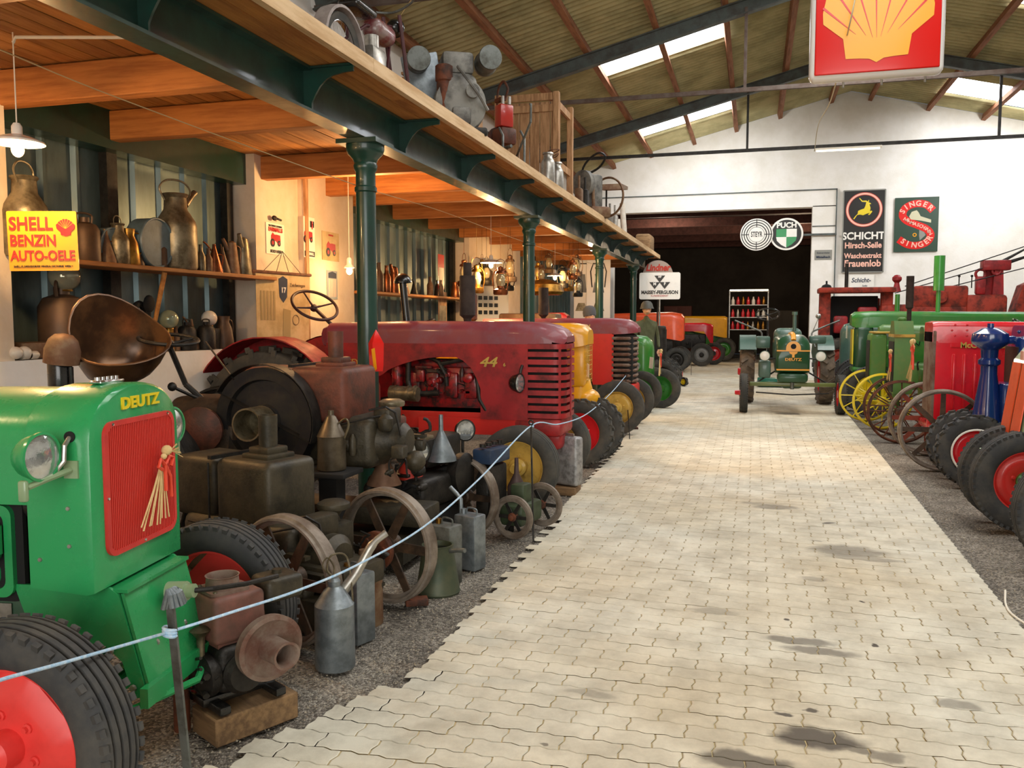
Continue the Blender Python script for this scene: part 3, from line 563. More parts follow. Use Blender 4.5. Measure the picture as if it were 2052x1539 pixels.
def steering(parent, c, ax, R, m_, col_to=None, r=.013, ns=4):
    c = Vector(c); ax = Vector(ax).normalized(); m = MB(); m.torus((0, 0, 0), ax, R, r, 40, 8); u = ax.orthogonal().normalized(); v = ax.cross(u)
    for i in range(ns):
        a = 2 * pi * i / ns + .4; d = u * cos(a) + v * sin(a); m.tube([ax * -.03, d * R * .4 - ax * .02, d * R], [.014, .009, .008], 6)
    m.lathe([(0, -.06), (.03, -.06), (.035, -.02), (.02, .0), (0, .005)], (0, 0, 0), ax, 14); o = m.obj('steering_wheel', m_, parent, c)
    if col_to: MB().tube([c - ax * .03, Vector(col_to)], .019, 8).obj('steering_column', m_, parent)
    return o
def pan_seat(parent, c, rz, m_, s=1.0, tilt=0.0, roll=0.0):
    'dished pressed-steel seat'
    rings = []; n = 28
    for k, (f, z) in enumerate([(0.02, -.09), (.3, -.085), (.55, -.06), (.75, -.01), (.88, .05), (.96, .11), (1.0, .15), (1.03, .15)]):
        ring = []
        for i in range(n):
            a = 2 * pi * i / n; x = cos(a); y = sin(a); rx = .21 * (1 + .05 * cos(2 * a)); ry = .225; back = max(0, -x) ** 1.5
            ring.append(Vector((x * rx * f, y * ry * f, (z + (back * .13 if f > .5 else 0) * (f - .4) + (.02 * cos(2 * a) * f)))) * s)
        rings.append(ring)
    m = MB(); m.loft(rings, cap=False); m.loft([[p * 1.02 + Vector((0, 0, -.008)) for p in r] for r in rings] + [rings[-1]], cap=False); m.add(rings[0], [tuple(range(n))])
    return m.obj('seat', m_, parent, c, (roll, tilt, rz))
def fender(parent, c, R, w, a0, a1, m_, y0, t=.006):
    'curved mudguard over a rear wheel, axis y'
    pr = arc(0, 0, R, a0, a1, 18); m = MB()
    A = [(c[0] + x, y0, c[2] + z) for x, z in pr]; B = [(c[0] + x, y0 + w, c[2] + z) for x, z in pr]; C_ = [(c[0] + x * .985, y0, c[2] + z * .985) for x, z in pr]; D = [(c[0] + x * .985, y0 + w, c[2] + z * .985) for x, z in pr]
    m.loft([A, B, D, C_, A], cap=False)
    inner = y0 if w > 0 else y0
    m.prism(pr + [(pr[-1][0] * .45, pr[-1][1] * .45), (pr[0][0] * .45, pr[0][1] * .45)], (c[0], inner, c[2]), (1, 0, 0), (0, 0, 1), (0, .006, 0)); return m.obj('fender', m_, parent)
def exhaust(parent, c, r, h, m_, cap=None, r2=None, hs=0.3):
    r2 = r2 or r * 2; m = MB(); m.lathe([(0, 0), (r, 0), (r, h * hs), (r2, h * (hs + .05)), (r2, h * .86), (r, h * .9), (r, h), (r * .8, h), (r * .8, h * .8)], c, (0, 0, 1), 20)
    return m.obj('exhaust_pipe', m_, parent)
def bolts(parent, pts, ax, r, m_, name='bolt'):
    for p in pts: MB().lathe([(0, .6 * r), (r * .8, .55 * r), (r, 0)], p, ax, 8).obj(name, m_, parent)
def wheat(parent_none, c, lab, s=1.0, rz=0.0):
    'small straw bunch with red bow'
    t = thing('straw_bunch', lab, 'decoration', c, rz, 'straw bunches tied to the tractors'); rn = random.Random(int(c[0] * 1000)); m = MB()
    for i in range(9): a = rn.uniform(-.25, .25); b_ = rn.uniform(-.15, .15); m.tube([(0, 0, 0), (.01, -a * .2 * s - .04 * s, -.09 * s), (.02, (-a * .45 - .10) * s, -.21 * s + b_ * .1)], .0028 * s, 5)
    m.obj('stalks', STRAW, t); m = MB()
    for i in range(10): a = rn.uniform(-.6, 1.2); m.tube([(.005, 0, .01), (.02, .03 * s + a * .02, .04 * s), (.03, (.08 + .03 * a) * s, .05 * s - a * .04 * s)], .0015 * s, 4)
    m.obj('ears', STRAW, t); MB().sph((.02, .01 * s, .05 * s), .02 * s, 12, (1, 1.1, 1)).sph((.02, -.012 * s, .03 * s), .012 * s, 10).obj('husk_head', STRAW, t)
    m = MB()
    for q in ([(0, .0), (.03, .03), (.06, .02), (.04, -.01)], [(0, 0), (-.03, .025), (-.05, .0), (-.02, -.015)], [(.0, 0), (.035, -.05), (.04, -.13)], [(0, 0), (.0, -.05), (-.0, -.1)]):
        m.tube([(.018, y * s, z * s - .005) for y, z in q], .007 * s, 6)
    m.obj('ribbon', RIBBON, t); return t
def card(parent_none, c, rz, lab, w_=.1, h=.14, tilt=0.1):
    t = tag(MB().box((0, 0, 0), (.003, w_, h)).obj('info_card', PAPER, None, c, (tilt, 0, rz)), lab, 'card'); m = MB()
    for i in range(6): m.box((.0022, -.004 * (i % 2), h * .33 - i * h * .12), (.0008, w_ * (.7 if i else .4), h * .02))
    m.obj('printed_lines', GREYP, t); return t
# ================================================================ LEFT ROW
# ---- green tractor in the foreground
def deutz():
    rz = radians(9); t = thing('tractor', 'bright green tractor with a red front grille, foremost on the left', 'tractor', (-2.20, 2.62, 0), rz)
    for y, s in ((-.65, -1), (.63, 1)): wheel(t, 'front_wheel', (0, y, .355), s, .365, .17, 'lobed', 'rib', RUBBER, mat('wheel_coral_red', 'e8413c', 'c8302c', rough=0.35, amt=.4), None, .235, steer=radians(-7))
    wt = .295; X1 = .02
    # radiator shell and bonnet
    m = MB(); sh = []
    for x, w_, z1, r in ((X1 - .235, wt - .004, 1.385, .12), (X1 - .03, wt, 1.395, .12), (X1, wt - .03, 1.375, .11)): pass
    st = [(X1 - .24, wt, wt, .70, 1.385, .12), (X1 - .035, wt, wt, .68, 1.39, .11), (X1 - .01, wt - .006, wt - .006, .685, 1.388, .105), (X1, wt - .022, wt - .022, .69, 1.38, .1)]
    rings = []
    for x, wb, wt_, z0, z1, r in st:
        ring = [(x, -wb, z0), (x, -wb, z1 - .19)]
        for i in range(1, 14): a = pi * i / 14; ring.append((x, -wb * cos(a) * (1 - .03 * sin(a)), z1 - .19 + .19 * min(1, 1.25 * sin(a) ** .8) if False else z1 - .15 + .15 * sin(a) ** .75 - .04 * (1 - sin(a))))
        ring += [(x, wb, z1 - .19), (x, wb, z0)]; rings.append(ring)
    MB().loft(rings).obj('radiator_shell', GREEN, t)
    rings = []
    for x in (-1.35, -.6, X1 - .245):
        ring = [(x, -wt + .012, .985 if x < -.3 else .985)]; z1 = 1.37 + .008 * (x + .2)
        ring.append((x, -wt + .012, z1 - .19))
        for i in range(1, 14): a = pi * i / 14; ring.append((x, -(wt - .012) * cos(a), z1 - .15 + .15 * sin(a) ** .75 - .04 * (1 - sin(a))))
        ring += [(x, wt - .012, z1 - .19), (x, wt - .012, .985)]; rings.append(ring)
    MB().loft(rings).obj('bonnet', GREEN, t)
    m = MB()  # filler cap and hinge on top
    m.rbox((-.1, 0, 1.392), (.05, .15, .012), .005)
    for i in range(5): m.cyl((-.1, -.055 + i * .028, 1.392), (-.1, -.055 + i * .028, 1.41), .012, n=10)
    m.obj('bonnet_hinge', CHROME, t)
    # grille: frame + fine vertical bars
    gz0, gz1, gw = .79, 1.265, .232
    out = rrect(-gw, gz0, gw, gz1, .05); inn = rrect(-gw + .018, gz0 + .018, gw - .018, gz1 - .018, .036); m = MB(); n = len(out)
    P = lambda q, x: [(x, a, b) for a, b in q]
    vs_ = P(out, X1 - .002) + P(out, X1 + .012) + P(inn, X1 + .012) + P(inn, X1 - .002)
    m.add(vs_, [(k * n + i, k * n + (i + 1) % n, (k + 1) * n + (i + 1) % n, (k + 1) * n + i) for k in range(3) for i in range(n)]); g = m.obj('grille', mat('grille_red', 'd2322c', 'a02420', rough=.35, amt=.4), t)
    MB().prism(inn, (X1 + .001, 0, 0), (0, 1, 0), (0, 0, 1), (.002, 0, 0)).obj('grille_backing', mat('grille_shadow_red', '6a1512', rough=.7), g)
    GB = mat('grille_bar_red', 'd83a30', rough=.35); bar = MB().box((0, 0, 0), (.006, .0045, 1)).mesh('grille_bar', GB)
    for i in range(38):
        y = -gw + .024 + i * (2 * gw - .048) / 37; e = max(0, abs(y) - (gw - .054)); dz = .018 + (.036 - sqrt(max(0, .036 ** 2 - e * e)) if e > 0 else 0)
        o = put('grille_bar', bar, g, (X1 + .007, y, (gz0 + gz1) / 2)); o.scale = (1, 1, gz1 - gz0 - 2 * dz)
    bolts(g, [(X1 + .012, -gw + .05, gz1 - .01), (X1 + .012, gw - .05, gz1 - .01), (X1 + .012, -gw + .01, 1.0), (X1 + .012, 0, gz0 + .01)], (1, 0, 0), .006, CHROME)
    text('DEUTZ', .058, t, BYEL, (X1 + .002, .012, 1.318), (pi / 2, 0, pi / 2), bold=.035, depth=.004, sx=1.35)
    # side bolts, cable hole with conduit
    bolts(t, [(X1 - .09, -wt - .001, z) for z in (.85, .98)] + [(X1 - .20, -wt - .001, z) for z in (.8,)], (0, -1, 0), .008, ALU)
    for s in (-1, 1):
        MB().cyl((X1 - .075, s * (wt - .004), 1.225), (X1 - .075, s * (wt + .002), 1.225), .019, n=18).obj('cable_hole', DARK, t)
        MB().tube([(X1 - .075, s * wt, 1.222), (X1 - .07, s * (wt + .035), 1.20), (X1 - .07, s * (wt + .04), 1.15), (X1 - .09, s * (wt + .06), 1.115), (X1 - .12, s * (wt + .1), 1.10)], .008, 8).obj('conduit', ALU, t)
        b = MB(); b.box((X1 - .07, s * (wt + .004), 1.115), (.05, .008, .06)); b.tube([(X1 - .07, s * wt, 1.115), (X1 - .09, s * (wt + .1), 1.10), (X1 - .11, s * (wt + .17), 1.085)], .011, 8); b.rbox((X1 - .115, s * (wt + .18), 1.075), (.03, .02, .07), .008); b.obj('headlamp_bracket', SAGE, t)
        headlamp(t, (X1 - .10, s * (wt + .115), 1.175), (1, -.14, .03), .077, GREEN)
    # front support (green bolster), side plates, axle
    m = MB(); fr = [(-.34, .685), (.02, .685), (.055, .66), (.15, .30), (.10, .29), (.06, .42), (.0, .475), (-.08, .46), (-.17, .38), (-.26, .46), (-.31, .60)]
    for s in (-1, 1): m.prism(fr, (0, s * .215 - .006, 0), (1, 0, 0), (0, 0, 1), (0, .012, 0))
    m.box((.115, 0, .47), (.012, .43, .40), Matrix.Rotation(-.25, 3, 'Y')); m.box((.035, 0, .672), (.10, .43, .012)).box((-.1, 0, .665), (.3, .42, .02)); m.obj('front_bolster', GREEN, t)
    bolts(t, [(.1, -.225, .33), (.02, -.225, .46), (.12, .1, .45), (.12, -.1, .45)], (0, -1, 0), .014, ALU)
    MB().cyl((.12, .0, .60), (.19, .0, .61), .042, .036, n=18).cyl((.18, 0, .61), (.22, 0, .612), .026, n=14).obj('crank_socket', SAGE, t)
    MB().tube([(.20, 0, .61), (.28, .02, .615), (.36, .14, .60), (.40, .34, .57)], .010, 8).obj('starting_crank', IRON, t)
    m = MB(); m.rbox((-.02, 0, .31), (.07, 1.12, .075), .012); 
    for s in (-1, 1): m.cyl((-.0, s * .54, .26), (0, s * .54, .42), .035, n=14)
    m.obj('front_axle', GREEN, t)
    m = MB(); m.tube([(-.16, -.52, .29), (.10, -.3, .27), (.22, .0, .27), (.12, .3, .27)], .014, 8); m.tube([(-.15, -.5, .36), (-.15, .5, .36)], .014, 8); m.box((.16, .05, .31), (.03, .62, .07)); m.obj('tie_rod', GREEN, t)
    # frame, engine
    MB().rbox((-.85, 0, .5), (1.1, .34, .3), .03).rbox((-.75, 0, .78), (.8, .36, .36), .03).obj('engine_block', DGREEN, t)
    m = MB(); pl = rrect(-.88, .62, -.30, 1.0, .04); m.prism(pl, (0, -.215, 0), (1, 0, 0), (0, 0, 1), (0, .02, 0)); m.obj('side_frame', DARK, t)
    m = MB()
    ou, i2 = rrect(-.80, .64, -.33, .97, .04), rrect(-.77, .67, -.36, .94, .03); n = len(ou); m.add([(a, -.235, b) for a, b in ou] + [(a, -.235, b) for a, b in i2] + [(a, -.215, b) for a, b in ou] + [(a, -.215, b) for a, b in i2], [(i, (i + 1) % n, (i + 1) % n + n, i + n) for i in range(n)] + [(i, (i + 1) % n, (i + 1) % n + 2 * n, i + 2 * n) for i in range(n)] + [(i + n, (i + 1) % n + n, (i + 1) % n + 3 * n, i + 3 * n) for i in range(n)])
    m.rbox((-.5, -.2, .72), (.22, .08, .09), .03); m.obj('engine_cover_frame', GREEN, t)
    m = MB(); m.sph((-.47, -.235, .88), .035, 14).lathe([(0, 0), (.05, 0), (.055, .02), (.03, .05), (0, .06)], (-.60, -.22, .80), (0, -1, 0), 18).rbox((-.42, -.24, .80), (.09, .05, .05), .015).cyl((-.55, -.24, .92), (-.42, -.26, .86), .012, n=8).cyl((-.38, -.25, .9), (-.38, -.25, .8), .022, n=12); m.lathe([(.0, 0), (.02, 0), (.02, .02), (0, .02)], (-.40, -.26, .90), (0, -1, 0), 12); m.obj('fuel_pump', GREEN, t)
    m = MB(); m.tube([(-.5, -.26, .86), (-.45, -.29, .80), (-.5, -.28, .72)], .006, 6).tube([(-.4, -.26, .9), (-.36, -.28, .8), (-.45, -.27, .7), (-.6, -.27, .75)], .006, 6).rbox((-.52, -.25, .74), (.06, .05, .07), .01); m.obj('pipes', IRON, t)
    MB().cyl((-.9, -.16, .965), (-.23, -.16, .965), .052, n=18).obj('manifold', IRON, t)
    MB().lathe([(0, 0), (.05, 0), (.06, .015), (.05, .03), (0, .03)], (-.5, -.235, .93), (0, 0, 1), 18).obj('filler_cap', IRON, t)
    MB().box((-.42, -.175, .56), (.065, .004, .075)).obj('data_plate', ALU, t)
    wheel(t, 'rear_wheel', (-1.9, -.7, .62), -1, .62, .3, 'disc', 'lug', RUBBER, GRED, None, .33); wheel(t, 'rear_wheel', (-1.9, .7, .62), 1, .62, .3, 'disc', 'lug', RUBBER, GRED, None, .33)
    MB().rbox((-1.8, 0, .62), (.7, .5, .5), .05).cyl((-1.9, -.6, .62), (-1.9, .6, .62), .09).obj('gearbox', DGREEN, t)
    return t
deutz()
c0 = Matrix.Rotation(radians(9), 3, 'Z') @ Vector((.045, .10, 1.07)) + Vector((-2.20, 2.62, 0))
wheat(None, c0, 'straw bunch with a red bow on the red grille of the green foreground tractor', 1.0, radians(9))
# ---- hopper-cooled single-cylinder tractors (B dark olive, C rusty with name plate)
def bulldog(lab, loc, rz, ms, s, flywheel, hopper_z, has_seat, cfg):
    t = thing(cfg.get('nm', 'tractor'), lab, cfg.get('nm', 'tractor').split('_')[-1], loc, rz); MH, MF_, ML = ms; hz = hopper_z
    m = MB(); m.rbox((-.55, 0, hz - .19), (.42, cfg.get('hw', .48), .36), .045, seg=3).rbox((-.95, 0, hz - .19), (.34, cfg.get('hw', .48) - .02, .34), .04, seg=3); h = m.obj('water_hopper', MH, t)
    m = MB(); m.rbox((-.53, 0, hz + .0), (.2, .2, .03), .008).rbox((-.53, 0, hz + .03), (.15, .15, .04), .01); m.lathe([(.05, 0), (.052, .18), (.044, .18), (.044, .02)], (-.53, 0, hz + .04), (0, 0, 1), 20); m.obj('steam_chimney', MH, t)
    m = MB(); m.tube([(-.75, -.225, hz - .03), (-.75, -.225, hz - .36)], .006, 6); m.box((-.75, 0, hz - .005), (.03, .43, .02)); m.obj('hopper_strap', IRON, t)
    if cfg.get('plate'): q = MB().rbox((-.56, -.225, hz - .12), (.19, .012, .07), .004).obj('name_plate', ZINC, t); text('LANZ', .045, q, IRON, (-.56, -.233, hz - .12), bold=.03, sx=1.1)
    m = MB(); m.rbox((-.6, 0, hz - .5), (.85, .40, .34), .06, seg=3).lathe([(0, 0), (.15, 0), (.16, .04), (.16, .1), (.12, .16), (.12, .24), (.08, .28), (0, .28)], (-.28, 0, hz - .5), (1, 0, 0), 24); m.obj('crankcase', MF_, t)
    bx, by = -.19, .14; z = hz - .475; m = MB(); m.rbox((bx, by, z), (.16, .16, .24), .02); m.obj('fuel_box', ML, t)
    MB().lathe([(0, 0), (.035, 0), (.03, .03), (.05, .06), (.085, .07), (.09, .085), (.088, .1), (.06, .115), (0, .12)], (bx, by, z + .12), (0, 0, 1), 24).obj('breather_cap', cfg.get('cap', MF_), t)
    m = MB(); m.tube([(-.2, -.2, hz - .28), (-.1, -.16, hz - .26), (-.05, -.12, hz - .3), (-.02, -.1, hz - .45)], .008, 6).tube([(-.9, -.24, hz - .36), (-.4, -.25, hz - .38), (-.2, -.2, hz - .33), (-.12, -.1, hz - .32)], .007, 6); m.obj('pipes', IRON, t)
    m = MB(); m.lathe([(0, 0), (.04, 0), (.05, .02), (.05, .08), (.03, .1), (0, .12)], (-.12, -.12, hz - .42), (0, 0, 1), 14).rbox((-.15, -.02, hz - .34), (.12, .2, .12), .02).sph((.06, -.06, hz - .62), .07, 14); m.obj('fuel_pump', MF_, t)
    clutter(t, cfg['seed'], -.6, .05, .19, hz - .7, hz - .42, (MF_, IRON), 10)
    m = MB(); m.rbox((-.6, 0, .34 * s), (1.5, .32, .12), .02); m.box((-.6, 0, .14), (1.3, .5, .16)).obj('bed_frame', MF_, t)
    if flywheel:
        fy, fr_, fx, fz = flywheel
        m = MB(); m.lathe([(0, .02), (fr_ * .3, .02), (fr_ * .32, .0), (fr_ * .75, -.005), (fr_ * .78, .03), (fr_, .035), (fr_, -.07), (fr_ * .9, -.075), (fr_ * .3, -.04), (0, -.04)], (0, 0, 0), (0, -1, 0), 48); f_ = m.obj('flywheel', mat('flywheel_black_iron', '26262a', '3a362e', rough=.5, metal=.4, amt=.7), t, (fx, -fy, fz))
        MB().lathe([(.07, 0), (.105, .02), (.105, .2), (.095, .2), (.095, .02), (0, .02)], (0, -.02, 0), (0, -1, 0), 28).obj('belt_pulley', TIN, f_)
        pr = arc(0, 0, fr_ + .025, -20, 150, 20); m = MB(); m.loft([[(x, -.06, z_) for x, z_ in pr], [(x, .05, z_) for x, z_ in pr], [(x * .985, .05, z_ * .985) for x, z_ in pr], [(x * .985, -.06, z_ * .985) for x, z_ in pr], [(x, -.06, z_) for x, z_ in pr]], cap=False); m.obj('flywheel_guard', IRON, t, (fx, -fy, fz))
    for y, sd, R in cfg['wheels']: wheel(t, 'front_wheel', (cfg.get('wx', .02), y, R), sd, R - .022, .1, 'steel', '', STEELRIM, cfg['spoke'], cfg['spoke'], steer=cfg.get('steer', 0))
    if cfg.get('nm'): return t
    m = MB(); m.rbox((-1.5, 0, .62), (.8, .4, .4), .06); m.obj('gearbox', MF_, t)
    for y, sd in ((-.6, -1), (.6, 1)): wheel(t, 'rear_wheel', (-1.75, y, .55), sd, .55, .22, 'steel', '', IRON, MF_, MF_)
    return t
B = bulldog('dark olive hopper-cooled engine with a large spoked flywheel, right behind the green tractor', (-2.03, 3.93, 0), radians(-15), (OLIVE, OLIVE, OLIVE), .9, None, .88, False, dict(seed=4, nm='stationary_engine', hw=.36, wheels=[(-.33, -1, .34), (.44, 1, .34)], wx=-.066, spoke=BROWNIRON))
MB().lathe([(0, 0), (.105, 0), (.11, .015), (.11, .04), (0, .045)], (-.066, .37, .33), (0, -1, 0), 28).obj('crank_disc', RUST, B); bolts(B, [(-.066 + .07 * cos(a), .325, .33 + .07 * sin(a)) for a in (.3, 2.3, 4.4)], (0, -1, 0), .015, RUST)
C_ = bulldog('rusty brown hopper-cooled tractor with name plate, black flywheel and metal seat', (-2.16, 5.15, 0), 0, (REDIRON, OLIVE, REDIRON), 1, (.31, .35, -.88, .96), 1.32, True, dict(seed=8, plate=True, cap=TIN, wheels=[(.75, 1, .31)], wx=.11, spoke=BROWNIRON, steer=radians(-17)))
def sd_(px, py, Y): return at(px, py, Y=Y) - Vector((-2.16, 5.15, 0))
pc = sd_(238, 722, 4.5); xx = (RT * .80 - Vector((0, 0, 1)) * .50 + FW * -.25).normalized(); zz = (-FW * .50 + RT * .30 + Vector((0, 0, 1)) * .80); zz = (zz - xx * zz.dot(xx)).normalized(); M3 = Matrix((xx, zz.cross(xx), zz)).transposed()
pan = pan_seat(C_, pc, 0, mat('brown_leathery_iron', '4a3424', '7c5838', rough=.3, metal=.5, amt=.8, scale=4), 1.3); pan.rotation_euler = M3.to_euler()
MB().tube([pc - zz * .06, pc - zz * .2, (-1.9, -.3, .8), (-1.6, -.1, .6)], [.02, .02, .03, .03], 8).obj('seat_spring', IRON, C_)
sw = sd_(338, 680, 4.8); steering(C_, sw, (.15, -.1, 1), .185, IRON, sd_(372, 770, 4.9)); MB().tube([sd_(372, 770, 4.9), (-1.2, -.2, .9)], .02, 8).obj('steering_box_shaft', IRON, C_)
MB().tube([sd_(412, 685, 5.0), sd_(468, 760, 4.8)], .006, 6).obj('control_rod', IRON, C_)
MB().sph(sd_(345, 775, 4.7), .03, 12).tube([sd_(345, 775, 4.7), sd_(400, 800, 4.9)], .012, 6).obj('gear_lever', IRON, C_)
gc = sd_(430, 810, 5.0); m = MB(); m.rbox((gc.x, gc.y, gc.z - .05), (.5, .35, .22), .07, seg=3).rbox((gc.x + .1, gc.y - .05, gc.z - .25), (.35, .3, .3), .06); m.obj('gear_cover', BROWNIRON, C_)
m = MB(); m.lathe([(0, 0), (.1, 0), (.15, .03), (.15, .06), (.1, .09), (0, .1)], sd_(405, 860, 4.75), (.3, -1, 0), 24); m.obj('hand_hole_cover', REDIRON, C_)
# flat pipe/air cleaner standing behind the bonnet of the green tractor
p = at(120, 740, Y=4.1)
t = thing('air_cleaner', 'black upright air cleaner with rusty hood, above the green bonnet', 'air cleaner', (p.x, p.y, 0.79))
m = MB(); m.lathe([(0, 0), (.045, 0), (.06, .03), (.06, .05), (.068, .06), (.068, .2), (.06, .22), (.06, .3), (0, .3)], (0, 0, .38), (0, 0, 1), 20); m.cyl((0, 0, -.78), (0, 0, .4), .02); m.cyl((.08, 0, .3), (.08, 0, .55), .014); m.obj('body', BLACK, t)
MB().lathe([(0, .13), (.05, .12), (.08, .09), (.1, .03), (.1, -.05), (.092, -.05), (.09, .03)], (.02, 0, .62), (.15, 0, 1), 20).obj('rain_hood', RTIN, t)
# ---- small red tractor behind C: only its cowl and mudguards show
def red44():
    t = thing('tractor', 'dusty red long-bonnet tractor with slotted nose and yellow-rimmed front wheels', 'tractor', (-1.98, 7.7, 0), 0)
    for y, s in ((-.72, -1), (.72, 1)): wheel(t, 'front_wheel', (.06, y, .355), s, .355, .19, 'flat', 'smooth', DRUBBER, WYEL, WYEL, .225)
    W = .27; nose = .36
    # nose and bonnet top
    st = [(-2.0, W - .01, W - .01, 1.38, 1.585, .1), (-1.2, W, W, 1.38, 1.605, .1), (-.1, W, W, 1.39, 1.60, .11), (.12, W, W, 1.40, 1.59, .13), (.24, W - .01, W - .012, 1.40, 1.565, .15), (.32, W - .04, W - .04, 1.40, 1.525, .15), (.36, W - .09, W - .09, 1.41, 1.47, .05)]
    hood(t, DRED, st, 'bonnet')
    # side panel with arch (prism with hole shaped outline) 
    for s in (-1, 1):
        top = 1.395; out = [(-2.0, top), (-2.0, 1.08), (-1.62, 1.08), (-1.52, 1.06), (-1.42, 1.09)]
        out += [(-1.42 + .96 * k / 14, 1.10 + .17 * sin(pi / 2 * min(1, (k / 14) * 1.5)) ** .8) for k in range(1, 12)]
        out += [(-.60, 1.24), (-.52, 1.17), (-.47, 1.08), (-.43, .98), (-.43, .70), (.02, .70), (.02, top)]
        MB().prism(out, (0, s * W - .006, 0), (1, 0, 0), (0, 0, 1), (0, .012, 0)).obj('side_panel', WRED, t)
    # slotted grille: wrap-round bars over a dark core
    MB().rbox((.12, 0, 1.06), (.34, 2 * W - .07, .68), .08).obj('radiator_core', DARK, t)
    n = 10; z = .845
    for i in range(n):
        zz = .745 + i * (1.375 - .745) / (n - 1); path = [(.02, -W)] + [(nose - .1 + .1 * sin(radians(a)), -W + .12 - .12 * cos(radians(a))) for a in (0, 20, 40, 60, 80)] + [(nose, 0)]; path += [(x, -y) for x, y in path[-2::-1]]
        m = MB(); hh = .023; P = path; inn = [(x - .02 if abs(y) < W - .02 else x, y * .93) for x, y in P]
        vs_ = [(x, y, zz - hh) for x, y in P] + [(x, y, zz + hh) for x, y in P] + [(x, y, zz + hh * .6) for x, y in inn] + [(x, y, zz - hh * .6) for x, y in inn]; k = len(P)
        m.add(vs_, [(a * k + j, a * k + j + 1, ((a + 1) % 4) * k + j + 1, ((a + 1) % 4) * k + j) for a in range(4) for j in range(k - 1)]); m.obj('grille_bar', WRED, t)
    m = MB()
    for s in (-1, 1): m.box((nose - .05, s * (W - .03), 1.06), (.02, .02, .66))
    m.box((nose + .002, 0, 1.06), (.012, .03, .66)); m.obj('grille_upright', WRED, t)
    m = MB(); m.rbox((.1, 0, .64), (.46, 2 * W, .17), .04); m.rbox((.14, 0, .52), (.34, .38, .2), .05).obj('nose_base', WRED, t)
    m = MB(); m.rbox((-.75, 0, .70), (1.5, .36, .24), .03); m.box((-.5, -.25, .63), (1.1, .03, .15)); m.box((-.5, .25, .63), (1.1, .03, .15)); m.obj('frame', GRED, t)
    ER = mat('engine_red', 'a0141a', '1c0f0d', rough=.35, amt=.95, scale=9, bump=.1, coat=.3, lo=.4, hi=.58); m = MB(); m.rbox((-.85, 0, .95), (.85, .36, .44), .02); m.rbox((-.85, 0, 1.19), (.75, .24, .1), .02)
    for i in range(4): m.rbox((-.55 - i * .19, -.19, 1.0), (.13, .06, .24), .02)
    m.lathe([(0, 0), (.05, 0), (.055, .02), (.055, .16), (.04, .2), (0, .2)], (-1.28, -.22, .98), (0, 0, 1), 16); m.lathe([(0, 0), (.045, 0), (.045, .1), (0, .12)], (-.55, -.2, 1.08), (0, -1, 0), 16); m.obj('engine_block', ER, t)
    m = MB(); m.tube([(-.95, -.2, 1.26), (-.85, -.24, 1.22), (-.78, -.24, 1.1), (-.78, -.22, 1.0)], .022, 8).tube([(-.85, -.24, 1.2), (-.7, -.24, 1.23), (-.6, -.22, 1.25)], .02, 8).tube([(-1.16, -.23, 1.25), (-1.16, -.25, 1.05), (-1.14, -.26, .97), (-1.02, -.27, .92), (-.85, -.25, .93)], .028, 10); m.tube([(-.5, -.22, 1.18), (-.46, -.26, 1.0), (-.44, -.27, .88), (-.38, -.26, .78)], .02, 8); m.obj('manifold', IRON, t)
    clutter(t, 21, -1.15, -.5, .19, .88, 1.18, (ER, IRON), 12)
    m = MB(); m.cyl((-1.30, -.34, .93), (-1.02, -.34, .92), .07, n=20)
    for x in (-1.25, -1.12, -1.06): m.cyl((x, -.34, .93), (x + .02, -.34, .93), .075, n=20)
    m.obj('fuel_filter_canister', TIN, t)
    # stacks
    a = MB(); a.cyl((-1.25, -.05, 1.58), (-1.29, -.05, 1.98), .036, n=16); a.lathe([(.085, 0), (.085, .02), (.07, .055), (.04, .085), (0, .095)], (-1.29, -.05, 1.97), (-.05, 0, 1), 22); a.obj('air_intake_stack', BLACK, t)
    a = MB(); a.lathe([(.032, 0), (.035, .05), (.04, .08), (.075, .11), (.075, .46), (.072, .48), (.04, .48), (.04, .6), (.034, .6)], (-.62, -.08, 1.55), (0, 0, 1), 22); a.obj('exhaust_silencer', RUST if False else mat('sooty_brown_iron', '3a2e28', '241d1a', rough=.85, amt=.7), t)
    q = (-W - .007)
    text('44', .125, t, WYEL, (-.36, q, 1.225), bold=.02, sx=1.3, shear=.25); text('6', .045, t, WYEL, (-.2, q, 1.205), bold=.02); text('MASSEY', .065, t, WYEL, (-1.78, q, 1.215), bold=.01, sx=1.15); text('HARRIS', .065, t, WYEL, (-1.78, q, 1.135), bold=.01, sx=1.15)
    MB().tube([(-.03, -W - .01, 1.2), (-.03, -W - .06, 1.16), (-.03, -W - .09, 1.10)], .014, 8).obj('headlamp_bracket', IRON, t)
    headlamp(t, (-.03, -W - .12, 1.05), (1, -.25, 0), .085, BLACK)
    headlamp(t, (-.03, W + .12, 1.05), (1, -.1, 0), .085, BLACK)
    m = MB(); m.box((.12, 0, .42), (.09, 1.2, .09)); m.cyl((.12, -.6, .36), (.12, -.6, .56), .04).cyl((.12, .6, .36), (.12, .6, .56), .04); m.rbox((.12, 0, .5), (.2, .2, .2), .02); m.obj('front_axle', WRED, t)
    for y, s in ((-.72, -1), (.72, 1)): wheel(t, 'rear_wheel', (-2.35, y, .68), s, .68, .3, 'disc', 'lug', DRUBBER, WYEL, None, .36)
    for s in (-1, 1): fender(t, (-2.35, 0, .70), .76, .34 * s, 10, 165, WRED, s * .52)
    m = MB(); m.rbox((-2.1, 0, .75), (.9, .5, .5), .06); m.obj('gearbox', WRED, t)
    steering(t, (-2.24, -.05, 1.76), (.5, -.35, .75), .23, mat('maroon_wheel', '3c1c1a', '241412', rough=.5), (-1.95, 0, 1.45), .015)
